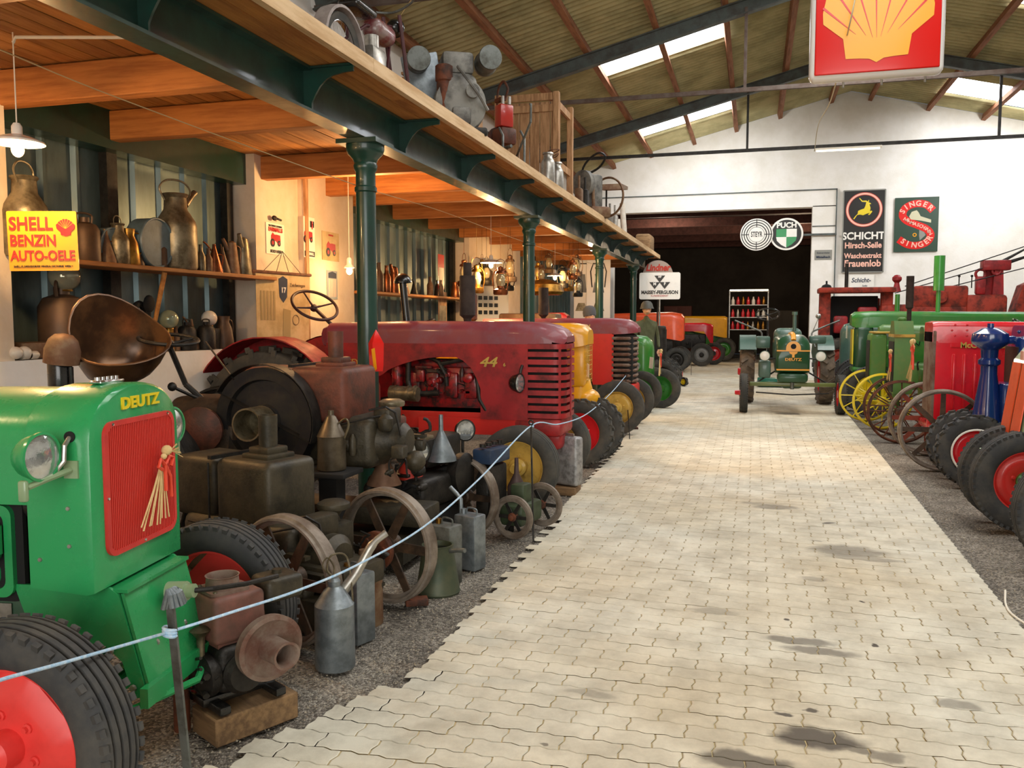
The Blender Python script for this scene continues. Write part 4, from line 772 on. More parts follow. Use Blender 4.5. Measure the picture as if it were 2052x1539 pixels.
    m = MB(); m.rbox((-2.0, 0, 1.45), (.25, .4, .22), .08); m.obj('cowl', DRED, t)
    return t
red44()
# ---- small things in front of the left row
def spline(pts, n=6):
    P = [Vector(p) for p in pts]; P = [P[0] * 2 - P[1]] + P + [P[-1] * 2 - P[-2]]; out = []
    for i in range(1, len(P) - 2):
        for k in range(n):
            t = k / n; a, b, c, d = P[i - 1:i + 3]; out.append(.5 * ((2 * b) + (c - a) * t + (2 * a - 5 * b + 4 * c - d) * t * t + (3 * b - a - 3 * c + d) * t ** 3))
    return out + [P[-2]]
def small_engine():
    c = at(470, 1430, Z=0); c = Vector((-2.0, 2.90, 0)); rz = radians(-28); t = thing('stationary_engine', 'small rusty water-cooled engine with belt pulley on a timber block, front left', 'engine', (c.x, c.y, 0), rz)
    tag(MB().rbox((0, 0, .05), (.2, .36, .11), .006, seg=1).obj('timber_block', OLDWOOD, None, (c.x + .06, c.y + .0, -.01), (0, 0, rz)), 'squared pale timber block under the small rusty engine', 'timber')
    B0 = .115; t.scale = (.92, .92, .86); t.location.z = .0
    MB().rbox((.0, -.12, B0 + .025), (.34, .05, .04), .008).rbox((.0, .14, B0 + .025), (.34, .05, .04), .008).rbox((0, 0, B0 + .04), (.14, .34, .04), .008).obj('feet', BLACK, t)
    m = MB(); m.rbox((0, 0, B0 + .17), (.2, .22, .22), .04, seg=3).lathe([(0, 0), (.09, 0), (.1, .02), (.1, .05), (.06, .08), (0, .08)], (0.02, -.1, B0 + .15), (0, -1, 0), 20).lathe([(0, 0), (.095, 0), (.1, .02), (.08, .05), (0, .05)], (.09, 0, B0 + .15), (1, 0, 0), 24); m.obj('crankcase', IRON, t)
    m = MB(); m.rbox((-.02, 0, B0 + .40), (.22, .24, .22), .025, seg=3); m.box((-.02, 0, B0 + .29), (.17, .19, .05)); m.obj('water_hopper', mat('faded_red_brown_paint', '7c5044', '5c4438', rough=.55, amt=.8, scale=6, bump=.1), t)
    m = MB(); m.prism([(a * 1.0, b) for a, b in rrect(-.09, -.09, .09, .09, .03)], (-.03, -.02, B0 + .51), (1, 0, 0), (0, 1, 0), (0, 0, .014)); m.lathe([(.075, 0), (.072, .012), (.068, .055), (.073, .06), (.067, .06), (.062, .05), (.06, 0)], (-.03, -.02, B0 + .52), (0, 0, 1), 32); f = m.obj('filler_neck', DUSTRUST, t)
    bolts(f, [(-.10, -.09, B0 + .525), (.04, -.09, B0 + .525), (.04, .05, B0 + .525), (-.10, .05, B0 + .525)], (0, 0, 1), .010, TIN)
    MB().rbox((-.02, .24, B0 + .47), (.17, .19, .12), .03, seg=3).cyl((-.02, .24, B0 + .53), (-.02, .24, B0 + .55), .022, n=16).obj('fuel_tank', ZINC if False else OLIVE, t)
    m = MB(); m.lathe([(0, 0), (.04, 0), (.12, .0), (.148, -.01), (.15, .03), (.13, .035), (.11, .02), (0, .02)], (0, 0, 0), (1, -.0, 0), 44); fw_ = m.obj('flywheel', DUSTRUST, t, (.185, .07, B0 + .27))
    m = MB(); m.lathe([(.058, 0), (.056, .13), (.062, .135), (.052, .135), (.046, .125), (.046, .02), (0, .02)], (.02, 0, 0), (1, 0, 0), 32); m.obj('belt_pulley', DUSTRUST, fw_)
    m = MB(); m.lathe([(0, 0), (.012, 0), (.022, .01), (.026, .03), (.026, .08), (.022, .085), (.026, .09), (.026, .12), (.016, .125), (.016, .13), (.006, .135), (.006, .15), (0, .15)], (-.04, -.175, B0 + .20), (0, 0, 1), 18); m.obj('fuel_filter_bowl', BRASS, t)
    m = MB(); m.lathe([(0, 0), (.018, 0), (.018, .03), (.04, .06), (.045, .065), (.03, .075), (0, .08)], (.02, -.15, B0 + .3), (0, 0, 1), 16).cyl((.02, -.15, B0 + .2), (.02, -.15, B0 + .3), .016, n=10); m.obj('carburettor', TIN, t)
    m = MB()
    for k, (z0, z1) in enumerate(((.15, .22), (.11, .16), (.2, .27))): m.tube([(-.08, -.18, B0 + z0), (.1, -.19, B0 + z1)], .007, 8)
    m.tube(spline([(-.04, -.17, B0 + .2), (-.07, -.19, B0 + .15), (-.02, -.2, B0 + .1), (.05, -.15, B0 + .1)]), .005, 6); m.obj('pipes', IRON, t)
    m = MB(); m.cyl((-.07, -.2, -.0), (-.07, -.2, B0 + .1), .034, n=18).cyl((-.07, -.2, B0 + .1), (-.07, -.16, B0 + .16), .03, n=14); m.obj('exhaust_stub', RUST, t)
    m = MB(); m.torus((-.05, .1, B0 + .33), (1, 0, 0), .08, .012, 28, 8); m.rbox((-.05, .12, B0 + .25), (.09, .08, .1), .02); m.obj('magneto', REDIRON, t)
    rn = random.Random(12); m = MB()
    for i in range(16): m.cyl((rn.uniform(-.09, .12), rn.uniform(-.16, -.11), B0 + rn.uniform(.08, .3)), (rn.uniform(-.09, .13), -.175, B0 + rn.uniform(.08, .3)), rn.uniform(.007, .016), n=8)
    stuff(m.obj('bolts_and_links', IRON, t))
small_engine()
# ---- barrier posts and rope
def post(px, py, top, lab, lean, twisted=False):
    b = at(px, py, Z=0); t = thing('barrier_post', lab, 'post', (b.x, b.y, -.02), 0, 'posts of the rope barrier'); T_ = Vector((top[0] - b.x, top[1] - b.y, top[2] + .02))
    d = T_; m = MB(); R = Vector((0, 0, 1)).rotation_difference(d.normalized()).to_matrix(); m.box(d / 2, (.030 if twisted else .012, .010 if twisted else .012, d.length), R); m.obj('stake', ZINC if twisted else IRON, t)
    if twisted:
        m = MB()
        for i in range(5): a = i * .35 - .7; m.tube([d + Vector((.004 * i - .01, a * .03, -.03)), d + Vector((.0 + .012 * cos(a), .03 * sin(a), .035)), d + Vector((.03 * cos(a), .04 * sin(a), .02)), d + Vector((.045 * cos(a), .05 * sin(a), -.02))], .008, 6)
        m.obj('twisted_head', GALV, t)
    else: MB().torus(d + Vector((0, 0, .012)), (0.3, 1, 0), .018, .006, 18, 6).obj('ring', IRON, t)
    return b
p1 = at(340, 1200, X=-1.84); post(378, 1560, p1, 'bent flat zinc stake with twisted top beside the small rusty engine', 0, True)
p2 = at(1064, 850, X=-1.60); post(1069, 1085, p2, 'thin iron stake beside the tyre of the dusty red long-bonnet tractor', 0)
p3 = at(1254, 753, Y=12.3); post(1262, 880, (p3.x, p3.y, p3.z), 'thin iron stake by the tyre of the maroon tractor', 0)
p4 = at(1385, 690, Y=22.5); b4 = at(1385, 752, Z=0); post(1385, 752, (b4.x, b4.y, .95), 'black stake standing alone at the far end of the aisle', 0)
k1 = at(340, 1266, X=-1.855); k2 = at(1066, 852, X=-1.60)
rp = spline([at(-60, 1392, X=-1.80), at(0, 1363, X=-1.80), at(120, 1330, X=-1.82), k1, at(470, 1225, X=-1.72), at(600, 1182, X=-1.66), at(720, 1130, X=-1.60), at(850, 1055, X=-1.58), at(960, 960, X=-1.58), k2, at(1120, 850, Y=7.0), at(1175, 830, Y=8.4), at(1222, 790, Y=10.4), p3], 8)
rt = tag(MB().tube(rp, .0052, 8).obj('barrier_rope', ROPE), 'pale blue rope strung along the left side of the aisle', 'rope')
m = MB()
for k in (k1, k2):
    for i in range(3): m.torus(k + Vector((0, 0, .01 * (i - 1))), (.2, .2, 1), .019 if k is k1 else .012, .007 if k is k1 else .005, 18, 6)
m.obj('knot', ROPE, rt)
# ---- cans, tins and funnels on the gravel
def canister(name, lab, px, py, w_, d, h, m_, rz, handle=True, spout=False, cap=(.3, 0), grp=None, z0=-.01):
    b = at(px, py, Z=0); t = thing(name, lab, 'can', (b.x, b.y, z0), rz, grp); MB().rbox((0, 0, h / 2), (w_, d, h), .012, seg=2).obj('body', m_, t)
    if handle: MB().tube(spline([(0, -d * .32, h - .002), (0, -d * .30, h + .035), (0, d * .1, h + .04), (0, d * .16, h - .002)], 4), .006, 6).obj('handle', m_, t)
    MB().cyl((0, d * cap[0], h), (0, d * cap[0], h + .03), .018, n=14).obj('screw_cap', BRASS if not spout else m_, t)
    if spout: MB().tube([(0, d * .42, h - .01), (0, d * .44, h + .09), (0, d * .62, h + .12), (0, d * .95, h + .16)], .014, 10).obj('spout', m_, t)
    return t
canister('fuel_can', 'grey zinc fuel can with wire handle, beside the tall round can', 712, 1278, .13, .17, .36, GALV, radians(70))
canister('fuel_can', 'dull green-grey rectangular can standing behind the conical oil jug', 893, 1165, .13, .17, .37, ZINC, radians(72))
canister('fuel_can', 'light zinc fuel can with bent spout, farthest of the row of cans', 942, 1135, .13, .17, .36, GALV, radians(72), spout=True)
b = at(672, 1330, Z=0); t = thing('oil_can', 'tall round galvanised oil can with long spout and looped bail', 'can', (b.x, b.y, -.01), radians(20))
MB().lathe([(0, 0), (.092, 0), (.094, .01), (.092, .30), (.088, .305), (.05, .365), (.028, .385), (.03, .41), (.02, .425), (0, .425)], n=36).obj('body', GALV, t)
MB().tube(spline([(.03, .03, .34), (.10, .07, .43), (.17, .10, .55), (.235, .13, .60)], 5), [.026] * 6 + [.023] * 5 + [.018] * 5, 12).obj('spout', ALU, t)
MB().tube(spline([(.085, 0, .26), (.08, .02, .36), (.05, .08, .50), (-.01, .0, .53), (-.03, -.01, .47), (-.01, -.01, .44)], 6), .005, 6).tube(spline([(-.01, 0, .43), (-.05, -.01, .48), (-.03, .0, .52), (0, 0, .48), (0, 0, .43)], 5), .004, 6).obj('bail_handle', TIN, t)
b = at(700, 1300, Z=0) + Vector((-.1, .38, 0)); t = thing('conical_can', 'rusty brown conical can behind the zinc fuel can', 'can', (b.x, b.y, -.01), 0)
MB().lathe([(0, 0), (.10, 0), (.10, .03), (.098, .30), (.09, .32), (.03, .37), (.025, .4), (0, .4)], n=28).obj('body', RTIN, t)
b = at(885, 1185, Z=0); t = thing('oil_jug', 'dark green conical oil jug with short horizontal spout', 'jug', (b.x - .03, b.y + .02, -.01), radians(-20))
MB().lathe([(0, 0), (.13, 0), (.135, .012), (.13, .02), (.092, .28), (.096, .29), (.085, .29), (.08, .26)], n=32).obj('body', mat('dark_green_tin', '3f4a38', '545640', rough=.5, metal=.3, amt=.8), t)
MB().tube([(.08, 0, .26), (.15, .01, .275), (.2, .01, .28)], .014, 10).obj('spout', ZINC, t)
def funnel(px, py, Y, r, h, m_, lab, nozzle_up=True, extra=None):
    c = at(px, py, Y=Y); t = thing('funnel', lab, 'funnel', c, 0, 'funnels standing upside down'); MB().lathe([(r * 1.02, 0), (r, .008), (.024, h * .62), (.017, h * .66), (.015, h), (.012, h), (.013, h * .66), (r * .97, .004)], n=32).obj('cone', m_, t); return t
funnel(884, 922, 5.7, .115, .33, GALV, 'large shiny zinc funnel upside down between the two black headlamps'); funnel(770, 970, 5.2, .115, .29, mat('brown_tin', '8c6a52', '6c4c3a', rough=.45, metal=.4, amt=.7), 'rusty brown funnel upside down above the big spoked flywheel')
c = at(822, 970, Y=5.45); t = thing('oil_measure', 'red conical oil measure with white rim behind the near black headlamp', 'can', c, 0); MB().lathe([(.105, 0), (.10, .01), (.075, .14), (.04, .22), (.04, .24), (.05, .27), (.045, .27), (.035, .24), (.07, .14)], n=28).obj('body', paint('orange_red_enamel', 'd04030', 'a03024'), t); MB().torus((0, 0, .27), (0, 0, 1), .048, .005, 24, 6).obj('rim', WHITE, t)
# engine C stand holding the headlamps and funnels
t = thing('engine_bench', 'dark engine parts and bar behind the two black headlamps', 'engine', (-2.3, 5.75, 0), radians(-10))
m = MB(); m.rbox((0, 0, .42), (.5, .8, .22), .05, seg=3).rbox((.0, .1, .66), (.25, .5, .22), .04).lathe([(0, 0), (.13, 0), (.15, .04), (.15, .09), (.1, .12), (0, .12)], (.2, .1, .5), (1, 0, 0), 28); m.obj('crankcase', IRON, t); m = MB(); m.rbox((0, 0, .15), (.4, .7, .3), .03); m.obj('base', DARK, t)
clutter(t, 31, -.2, .25, .38, .3, .75, (IRON, DARK), 10, both=False); MB().rbox((.05, -.25, .80), (.3, .12, .03), .01).obj('shelf_plate', TIN, t)
for px, py, Y, lab in ((838, 905, 5.35, 'near black headlamp in front of the red oil measure'), (932, 862, 6.1, 'far black headlamp to the right of the zinc funnel')):
    c = at(px, py, Y=Y); t = thing('headlamp', lab, 'headlamp', c, 0); headlamp(t, (0, 0, 0), (.75, -.75, .05), .08, BLACK, 'housing'); MB().tube([(-.02, 0, -.07), (-.02, 0, -.14), (-.02, .02, -.34)], .012, 8).obj('stem', IRON, t)
c = at(665, 940, Y=4.75); t = thing('oil_can', 'brown cylindrical oil can with conical top on a ledge behind the olive hopper', 'can', c, 0)
MB().lathe([(0, 0), (.088, 0), (.09, .01), (.086, .2), (.09, .21), (.03, .33), (.018, .34), (.018, .37), (0, .37)], n=30).obj('body', mat('bronze_tin', '6a6050', '4a4030', rough=.4, metal=.6, amt=.8), t); MB().tube(spline([(.05, 0, .29), (.1, 0, .32), (.12, 0, .28), (.09, 0, .2)], 4), .007, 6).obj('handle', TIN, t)
tag(MB().rbox((c.x, c.y, c.z - .02), (.3, .28, .03), .005).box((c.x, c.y, (c.z - .04) / 2), (.12, .12, c.z - .04)).obj('ledge', DARK), 'dark ledge carrying the brown oil can with conical top', 'ledge')
b = at(1135, 985, Z=0); t = thing('jerry_can', 'battered pale grey jerry can against the wheel of the dusty red long-bonnet tractor', 'can', (b.x, b.y, .06), radians(70)); MB().rbox((0, 0, .24), (.13, .3, .46), .03, seg=3).obj('body', mat('silver_paint', 'a8a8a8', '6c6c68', rough=.5, metal=.4, amt=.8, scale=14), t)
m = MB(); m.box((0, -.02, .48), (.02, .12, .03)); m.box((0, .1, .475), (.05, .07, .06)); m.obj('handle', ALU, t)
tag(MB().rbox((b.x, b.y, .025), (.22, .3, .07), .005).obj('timber_block', OLDWOOD, None), 'wood chock under the pale grey jerry can', 'timber')
c = at(1295 * .5 + 377.0, 0, Y=6) if False else None
c = at(1035, 1000, Y=6.2); t = thing('oil_can', 'rusty purple-brown can with conical top in front of the yellow rim', 'can', (c.x, c.y, c.z - .1), 0); MB().lathe([(0, 0), (.07, 0), (.07, .2), (.02, .30), (.014, .42), (0, .42)], n=24).obj('body', mat('purple_brown_tin', '54413c', '3a2c28', rough=.6, metal=.3), t); MB().cyl((-.05, 0, -.3), (-.05, 0, 0), .03, n=10).obj('stand', IRON, t)
# little wheeled engine
b = at(1040, 1088, Z=0); t = thing('wheeled_engine', 'small engine trolley on two thin spoked iron wheels beside the rope stake', 'engine', (b.x - .06, b.y + .1, 0), radians(-12)); wheel(t, 'flywheel', (.0, -.03, .17), -1, .15, .04, 'steel', '', STEELRIM, IRON, RUST); wheel(t, 'flywheel', (.02, .42, .18), 1, .16, .04, 'steel', '', STEELRIM, IRON, RUST)
m = MB(); m.rbox((-.05, .2, .16), (.2, .35, .16), .03).rbox((-.05, .2, .3), (.12, .14, .16), .02).cyl((0, -.05, .17), (0, .45, .18), .015, n=8); m.obj('engine_block', mat('oily_green_iron', '3c4a30', '2c2a22', rough=.5), t)
c = at(985, 905, Y=6.0); t = thing('small_engine', 'dull blue engine in front of the near yellow-rimmed wheel', 'engine', c, radians(-12)); m = MB(); m.rbox((0, 0, -.02), (.16, .30, .11), .015); m.obj('block', mat('greasy_blue_paint', '1e3450', '1a1c20', rough=.5), t)
for i in range(4): MB().cyl((0, -.13 + i * .085, .05), (0, -.13 + i * .085, .075), .025, n=12).obj('valve_cap', IRON, t)
MB().rbox((0, 0, -.3), (.12, .3, .42), .03).obj('stand', IRON, t)
c = at(738, 660, Y=5.6); t = thing('paper_pennant', 'small red and yellow pointed pennant hanging by the green column', 'pennant', (c.x + .06, c.y - .0, c.z), 0); m = MB(); m.lathe([(0, 0), (.02, -.03), (.06, -.1), (.055, -.26), (.05, -.3), (.045, -.26), (.05, -.1)], n=4, ); m.obj('cloth', SIGNR, t); MB().prism([(-.01, -.14), (.015, -.13), (.03, -.28), (.01, -.3)], (0, -.056, 0), (1, 0, 0), (0, 0, 1), (0, -.004, 0)).obj('flash', SIGNY, t)
# ================================================================ GENERIC TRACTOR (left rest, right row, next room)
def gtractor(lab, loc, rz, hm, st, fw, rw=None, frame=DARK, eng=None, grp=None, eng_z=(.55, .95), panel=None, seed=1, sw=True, axle_z=.4):
    t = thing('tractor', lab, 'tractor', loc, rz, grp)
    if st: hood(t, hm, st)
    for (x, y, s, R, W, style, kind, rub, rim, hb) in fw: wheel(t, 'front_wheel', (x, y, R), s, R, W, style, kind, rub, rim, hb)
    x1 = st[0][0] if st else -1.3; m = MB(); m.rbox((x1 / 2, 0, sum(eng_z) / 2), (abs(x1) * .95, .34, eng_z[1] - eng_z[0]), .03); m.obj('engine_block', eng or frame, t)
    clutter(t, seed, x1 * .85, -.15, .18, eng_z[0], eng_z[1], (eng or frame, IRON), 8)
    if fw: ys = [f[1] for f in fw]; MB().rbox((fw[0][0], (min(ys) + max(ys)) / 2, axle_z), (.08, max(.15, max(ys) - min(ys)), .09), .015).cyl((fw[0][0], 0, axle_z - .05), (fw[0][0], 0, eng_z[0] + .1), .05).obj('front_axle', frame, t)
    if rw:
        R, W, tr, xb, rub, rim = rw
        for s in (-1, 1): wheel(t, 'rear_wheel', (xb, s * tr, R), s, R, W, 'disc', 'lug', rub, rim, None)
        MB().rbox((xb, 0, R), (.6, .45, .45), .06).cyl((xb, -tr + .05, R), (xb, tr - .05, R), .08).obj('gearbox', frame, t)
        if sw: steering(t, (xb + .35, 0, 1.5), (-.6, 0, .8), .2, BLACK, (x1, 0, 1.2))
    return t
Pi = radians(180)
# ---- yellow row-crop tractor
t = gtractor('golden yellow tractor with wire-mesh nose between the two dusty red tractors', (-2.0, 9.55, 0), 0, YEL, [(-1.9, .2, .2, 1.3, 1.56, .1), (.0, .22, .22, 1.3, 1.58, .1), (.16, .21, .21, 1.32, 1.56, .12), (.22, .18, .18, 1.34, 1.5, .1)], [(.18, -.38, -1, .37, .15, 'flat', 'lug', DRUBBER, BRED, BRED), (.24, -.02, -1, .37, .15, 'flat', 'lug', DRUBBER, BRED, BRED)], (.66, .24, .66, -2.2, DRUBBER, YEL), YEL, YEL, eng_z=(.75, 1.28), seed=3)
m = MB(); m.rbox((.08, 0, 1.1), (.22, .36, .5), .05); m.obj('radiator_core', YEL, t); m = MB()
for i in range(8): m.tube([(.2, -.19, 1.32 - i * .055), (.215, 0, 1.32 - i * .055), (.2, .19, 1.32 - i * .055)], .004, 5)
for i in range(5): m.tube([(.21, -.16 + i * .08, .9), (.21, -.16 + i * .08, 1.36)], .003, 5)
m.obj('grille_wire', WYEL, t)
m = MB(); m.sph((.17, -.02, .72), .17, 20, (1.0, 1.0, .72)).lathe([(.17, .0), (.15, .1), (.12, .2), (.1, .22)], (.1, -.02, .73), (0, 0, 1), 24).cyl((.15, -.02, .36), (.15, -.02, .66), .10, .12, n=20); m.obj('front_pedestal', YEL, t)
MB().lathe([(.03, 0), (.035, .1), (.06, .12), (.06, .4), (.03, .44), (.03, .55)], (-1.2, 0, 1.5), (0, 0, 1), 16).obj('exhaust_pipe', RUST, t)
card(None, at(1178, 742, Y=9.05), .4, 'white card with red bow on the nose of the golden yellow tractor')
# ---- maroon tractor
t = gtractor('maroon tractor with gold number and brown slotted side grille and yellow-rimmed front wheel', (-1.98, 12.6, 0), 0, DRED, [(-2.0, .26, .26, 1.40, 1.63, .11), (.0, .27, .27, 1.40, 1.64, .12), (.2, .27, .27, 1.41, 1.62, .13), (.3, .24, .24, 1.42, 1.57, .12), (.36, .17, .17, 1.43, 1.5, .05)], [(.16, -.75, -1, .38, .18, 'disc', 'smooth', DRUBBER, WYEL, WYEL), (.16, .62, 1, .36, .17, 'disc', 'smooth', DRUBBER, WYEL, WYEL)], (.7, .3, .8, -2.3, DRUBBER, WYEL), WRED, IRON, eng_z=(.7, 1.38), seed=5)
for s in (-1, 1):
    MB().prism([(-1.4, 1.41), (-1.4, 1.25), (-1.1, 1.2), (-.8, 1.22), (-.5, 1.12), (-.35, .95), (-.28, .66), (.02, .66), (.02, 1.41)], (0, s * .265 - .005, 0), (1, 0, 0), (0, 0, 1), (0, .01, 0)).obj('side_panel', BRED if False else GRED, t)
MB().rbox((.16, 0, 1.04), (.3, .5, .74), .06).obj('radiator_core', DARK, t)
for i in range(9): MB().tube([(.0, -.265, .72 + i * .078), (.22, -.265, .72 + i * .078), (.31, -.18, .72 + i * .078), (.33, 0, .72 + i * .078), (.31, .18, .72 + i * .078), (.22, .265, .72 + i * .078), (.0, .265, .72 + i * .078)], .024, 6).obj('grille_bar', DUSTRUST, t)
m = MB(); m.rbox((.12, 0, .60), (.45, .5, .16), .04); m.obj('nose_base', GRED, t); text('101', .11, t, WYEL, (-.42, -.275, 1.50), bold=.02, sx=1.2, shear=.25); MB().box((-.72, -.268, 1.52), (.32, .006, .02)).obj('trim_strip', WYEL, t)
MB().lathe([(.03, 0), (.035, .05), (.075, .09), (.075, .48), (.072, .5), (0, .5)], (-1.1, 0, 1.6), (0, 0, 1), 20).obj('exhaust_silencer', mat('sooty_brown_iron', '3a2e28'), t)
MB().lathe([(.03, 0), (.03, .36), (.075, .38), (.08, .6), (.06, .64), (0, .64)], (-1.35, .1, 1.6), (0, 0, 1), 20).obj('air_intake', IRON, t)
# ---- small round-nosed green tractor
t = gtractor('small glossy green tractor with rounded nose behind the maroon tractor', (-2.05, 15.4, 0), radians(-12), JGREEN, [(-1.4, .2, .2, .95, 1.3, .12), (.0, .22, .22, .55, 1.34, .15), (.2, .21, .21, .5, 1.32, .17), (.29, .17, .17, .52, 1.25, .16), (.33, .1, .1, .58, 1.14, .09)], [(.3, -.5, -1, .36, .15, 'disc', 'smooth', DRUBBER, JGREEN, JGREEN), (.38, .35, 1, .36, .15, 'disc', 'smooth', DRUBBER, JGREEN, JGREEN), (.1, .75, 1, .36, .15, 'disc', 'smooth', DRUBBER, JGREEN, JGREEN)], (.6, .26, .7, -1.8, DRUBBER, JGREEN), DGREEN, eng_z=(.5, .95), seed=6)
headlamp(t, (.16, -.27, .8), (1, -.2, 0), .06, JGREEN)
card(None, at(1275, 695, Y=14.75), .5, 'large white card on the left cheek of the small green tractor', .2, .24, .25); card(None, at(1305, 727, Y=14.95), .8, 'small white card with red bow on the green tractor nose', .1, .2)
wheat(None, at(1322, 712, Y=15.0), 'straw bunch with red bow hanging from the small green tractor nose', 1.6, 0)
# ---- dark grey tractor behind it, with mannequins
t = gtractor('slim black tractor in the gap behind the mannequin with the helmet', (-1.9, 18.9, 0), 0, BLACK, [(-2.2, .2, .2, 1.35, 1.55, .08), (-.5, .2, .2, 1.3, 1.5, .08)], [(.0, -.45, -1, .38, .16, 'disc', 'lug', DRUBBER, IRON, IRON), (.0, .45, 1, .38, .16, 'disc', 'lug', DRUBBER, IRON, IRON)], (.65, .28, .75, -2.2, DRUBBER, IRON), DARK, DARK, eng_z=(.6, 1.3), seed=7)
MB().cyl((-.05, 0, .5), (-.05, 0, 1.4), .12, n=20).rbox((-.05, 0, 1.42), (.2, .2, .12), .04).obj('upright_radiator', IRON, t)
def mannequin(loc, rz, lab, hat):
    t = thing('person', lab, 'mannequin', loc, rz); J = [((0, 0, .95), .13, 0), ((0, 0, 1.15), .12, 0), ((0, 0, 1.38), .14, 1), ((0, 0, 1.5), .06, 2), ((.01, 0, 1.58), .05, 3),
        ((0, .19, 1.42), .055, 2), ((.02, .24, 1.15), .045, 5), ((.12, .22, .95), .033, 6), ((0, -.19, 1.42), .055, 2), ((.02, -.24, 1.15), .045, 8), ((.12, -.22, .95), .033, 9),
        ((0, .09, .85), .09, 0), ((.02, .1, .48), .06, 11), ((0, .1, .08), .045, 12), ((.13, .11, .03), .035, 13), ((0, -.09, .85), .09, 0), ((.02, -.1, .48), .06, 15), ((0, -.1, .08), .045, 16), ((.13, -.11, .03), .035, 17)]
    me = bpy.data.meshes.new('body'); me.from_pydata([j[0] for j in J], [(i, j[2]) for i, j in enumerate(J) if i], []); me.materials.append(SHIRT); o = put('body', me, t)
    o.modifiers.new('skin', 'SKIN'); o.modifiers.new('sub', 'SUBSURF').levels = 1; o.modifiers['sub'].render_levels = 1
    for i, v in enumerate(me.skin_vertices[0].data): v.radius = (J[i][1], J[i][1] * (1.25 if i in (1, 2) else 1)); v.use_root = i == 0
    h = MB(); h.sph((0, 0, 0), .095, 20, (1.05, .82, 1.25)).sph((.075, 0, -.05), .045, 12, (1, .9, .9)).lathe([(0, .03), (.012, .012), (.018, 0), (.01, -.01)], (.095, 0, -.01), (1, 0, -.2), 10)
    for s in (-1, 1): h.sph((.0, s * .08, -.01), .022, 8, (1, .4, 1.3))
    hd = h.obj('head', SKIN, t, (.03, 0, 1.70)); MB().sph((.09, .03, .015), .009, 8).sph((.09, -.03, .015), .009, 8).obj('eyes', BLACK, hd); MB().box((.103, 0, -.062), (.006, .035, .006)).obj('mouth', SIGNRD, hd)
    if hat == 'helmet': MB().lathe([(.135, -.02), (.13, .0), (.118, .03), (.105, .08), (.07, .125), (0, .14)], (0, 0, .02), (-.05, 0, 1), 28).obj('helmet', HELMET, hd)
    else: MB().lathe([(.105, -.04), (.112, .02), (.1, .09), (.06, .13), (0, .14)], (-.01, 0, .03), (-.1, 0, 1), 24).obj('grey_cap', mat('grey_felt', '5a5a5c', rough=.95), hd)
    for s in (-1, 1):
        hn = MB(); hn.rbox((0, 0, -.04), (.03, .075, .08), .012)
        for k in range(4): hn.tube([(0, -.028 + k * .019, -.07), (.01, -.028 + k * .019, -.11), (.03, -.028 + k * .019, -.14 + abs(k - 1.5) * .008)], .008, 6)
        hn.tube([(0, -s * .035, -.03), (.02, -s * .055, -.06), (.035, -s * .05, -.09)], .009, 6); hn.obj('hand', SKIN, t, (.14, s * .22, .92))
    return t
p = at(1300, 640, Y=16.6); mannequin((p.x - .05, p.y, .12), radians(-60), 'mannequin in steel helmet and olive shirt standing behind the small green tractor', 'helmet')
p = at(1180, 640, Y=13.9); mannequin((p.x, p.y, -.02), radians(-50), 'mannequin with grey cap, only its head showing right of a brown silencer', 'cap')
# toy pedal tractor
b = at(1348, 775, Z=0); t = thing('toy_tractor', 'small red and yellow toy pedal tractor at the aisle edge', 'toy', (b.x - .1, b.y + .2, 0), radians(-30))
MB().rbox((.1, 0, .3), (.5, .16, .18), .04).rbox((-.2, 0, .26), (.3, .2, .1), .03).obj('body', BRED, t); MB().rbox((-.28, 0, .4), (.28, .5, .03), .01).obj('mudguard', BYEL, t)
for x, y, R in ((.28, -.2, .11), (.28, .2, .11), (-.28, -.24, .17), (-.28, .24, .17)): wheel(t, 'toy_wheel', (x, y, R), -1 if y < 0 else 1, R, .09, 'disc', 'lug', BLACK, BYEL, BYEL)
MB().torus((-.02, 0, .5), (-.4, 0, 1), .09, .012, 20, 6).cyl((.08, 0, .38), (-.02, 0, .5), .01).obj('steering_wheel', BLACK, t)

# ================================================================ RIGHT ROW (noses towards the aisle)
def rx(px, py, Y, R=0): return at(px, py, Y=Y).x + R
# nearest: only a tyre shows
t = gtractor('tractor out of frame on the right, only its black front tyre showing', (2.08, 6.45, 0), Pi, DGREEN, [(-1.6, .2, .2, 1.0, 1.35, .1), (.05, .2, .2, .8, 1.35, .1)], [(.05, .38, 1, .40, .17, 'disc', 'rib', RUBBER, IRON, IRON)], None, DGREEN, seed=11)
for o in t.children:
    if o.name.split('.')[0] in ('hood', 'engine_block', 'engine_fittings', 'pipes', 'front_axle'): o.location.x = -.8
# green and orange
t = gtractor('green tractor with tall orange-red ribbed grille, cut by the right edge of the photo', (2.2, 7.42, 0), Pi, JGREEN, [(-1.6, .24, .24, .75, 1.42, .1), (-.02, .25, .25, .72, 1.42, .1)], [(.18, .22, 1, .39, .16, 'disc', 'rib', RUBBER, GRED, JGREEN), (.18, -.16, 1, .39, .16, 'disc', 'rib', RUBBER, GRED, JGREEN)], None, JGREEN, seed=12, axle_z=.38)
sl = [(.0, 1.42), (.10, 1.40), (.17, 1.30), (.245, .66), (.0, .66)]
MB().prism(sl, (0, -.27, 0), (1, 0, 0), (0, 0, 1), (0, .54, 0)).obj('nose', SAGE, t)
g = None
for k, (y0, y1) in enumerate(((-.235, -.025), (.025, .235))): MB().prism([(.252, .70), (.262, .70), (.188, 1.28), (.178, 1.28)], (0, y0, 0), (1, 0, 0), (0, 0, 1), (0, y1 - y0, 0)).obj('grille_panel', ORANGE, t)
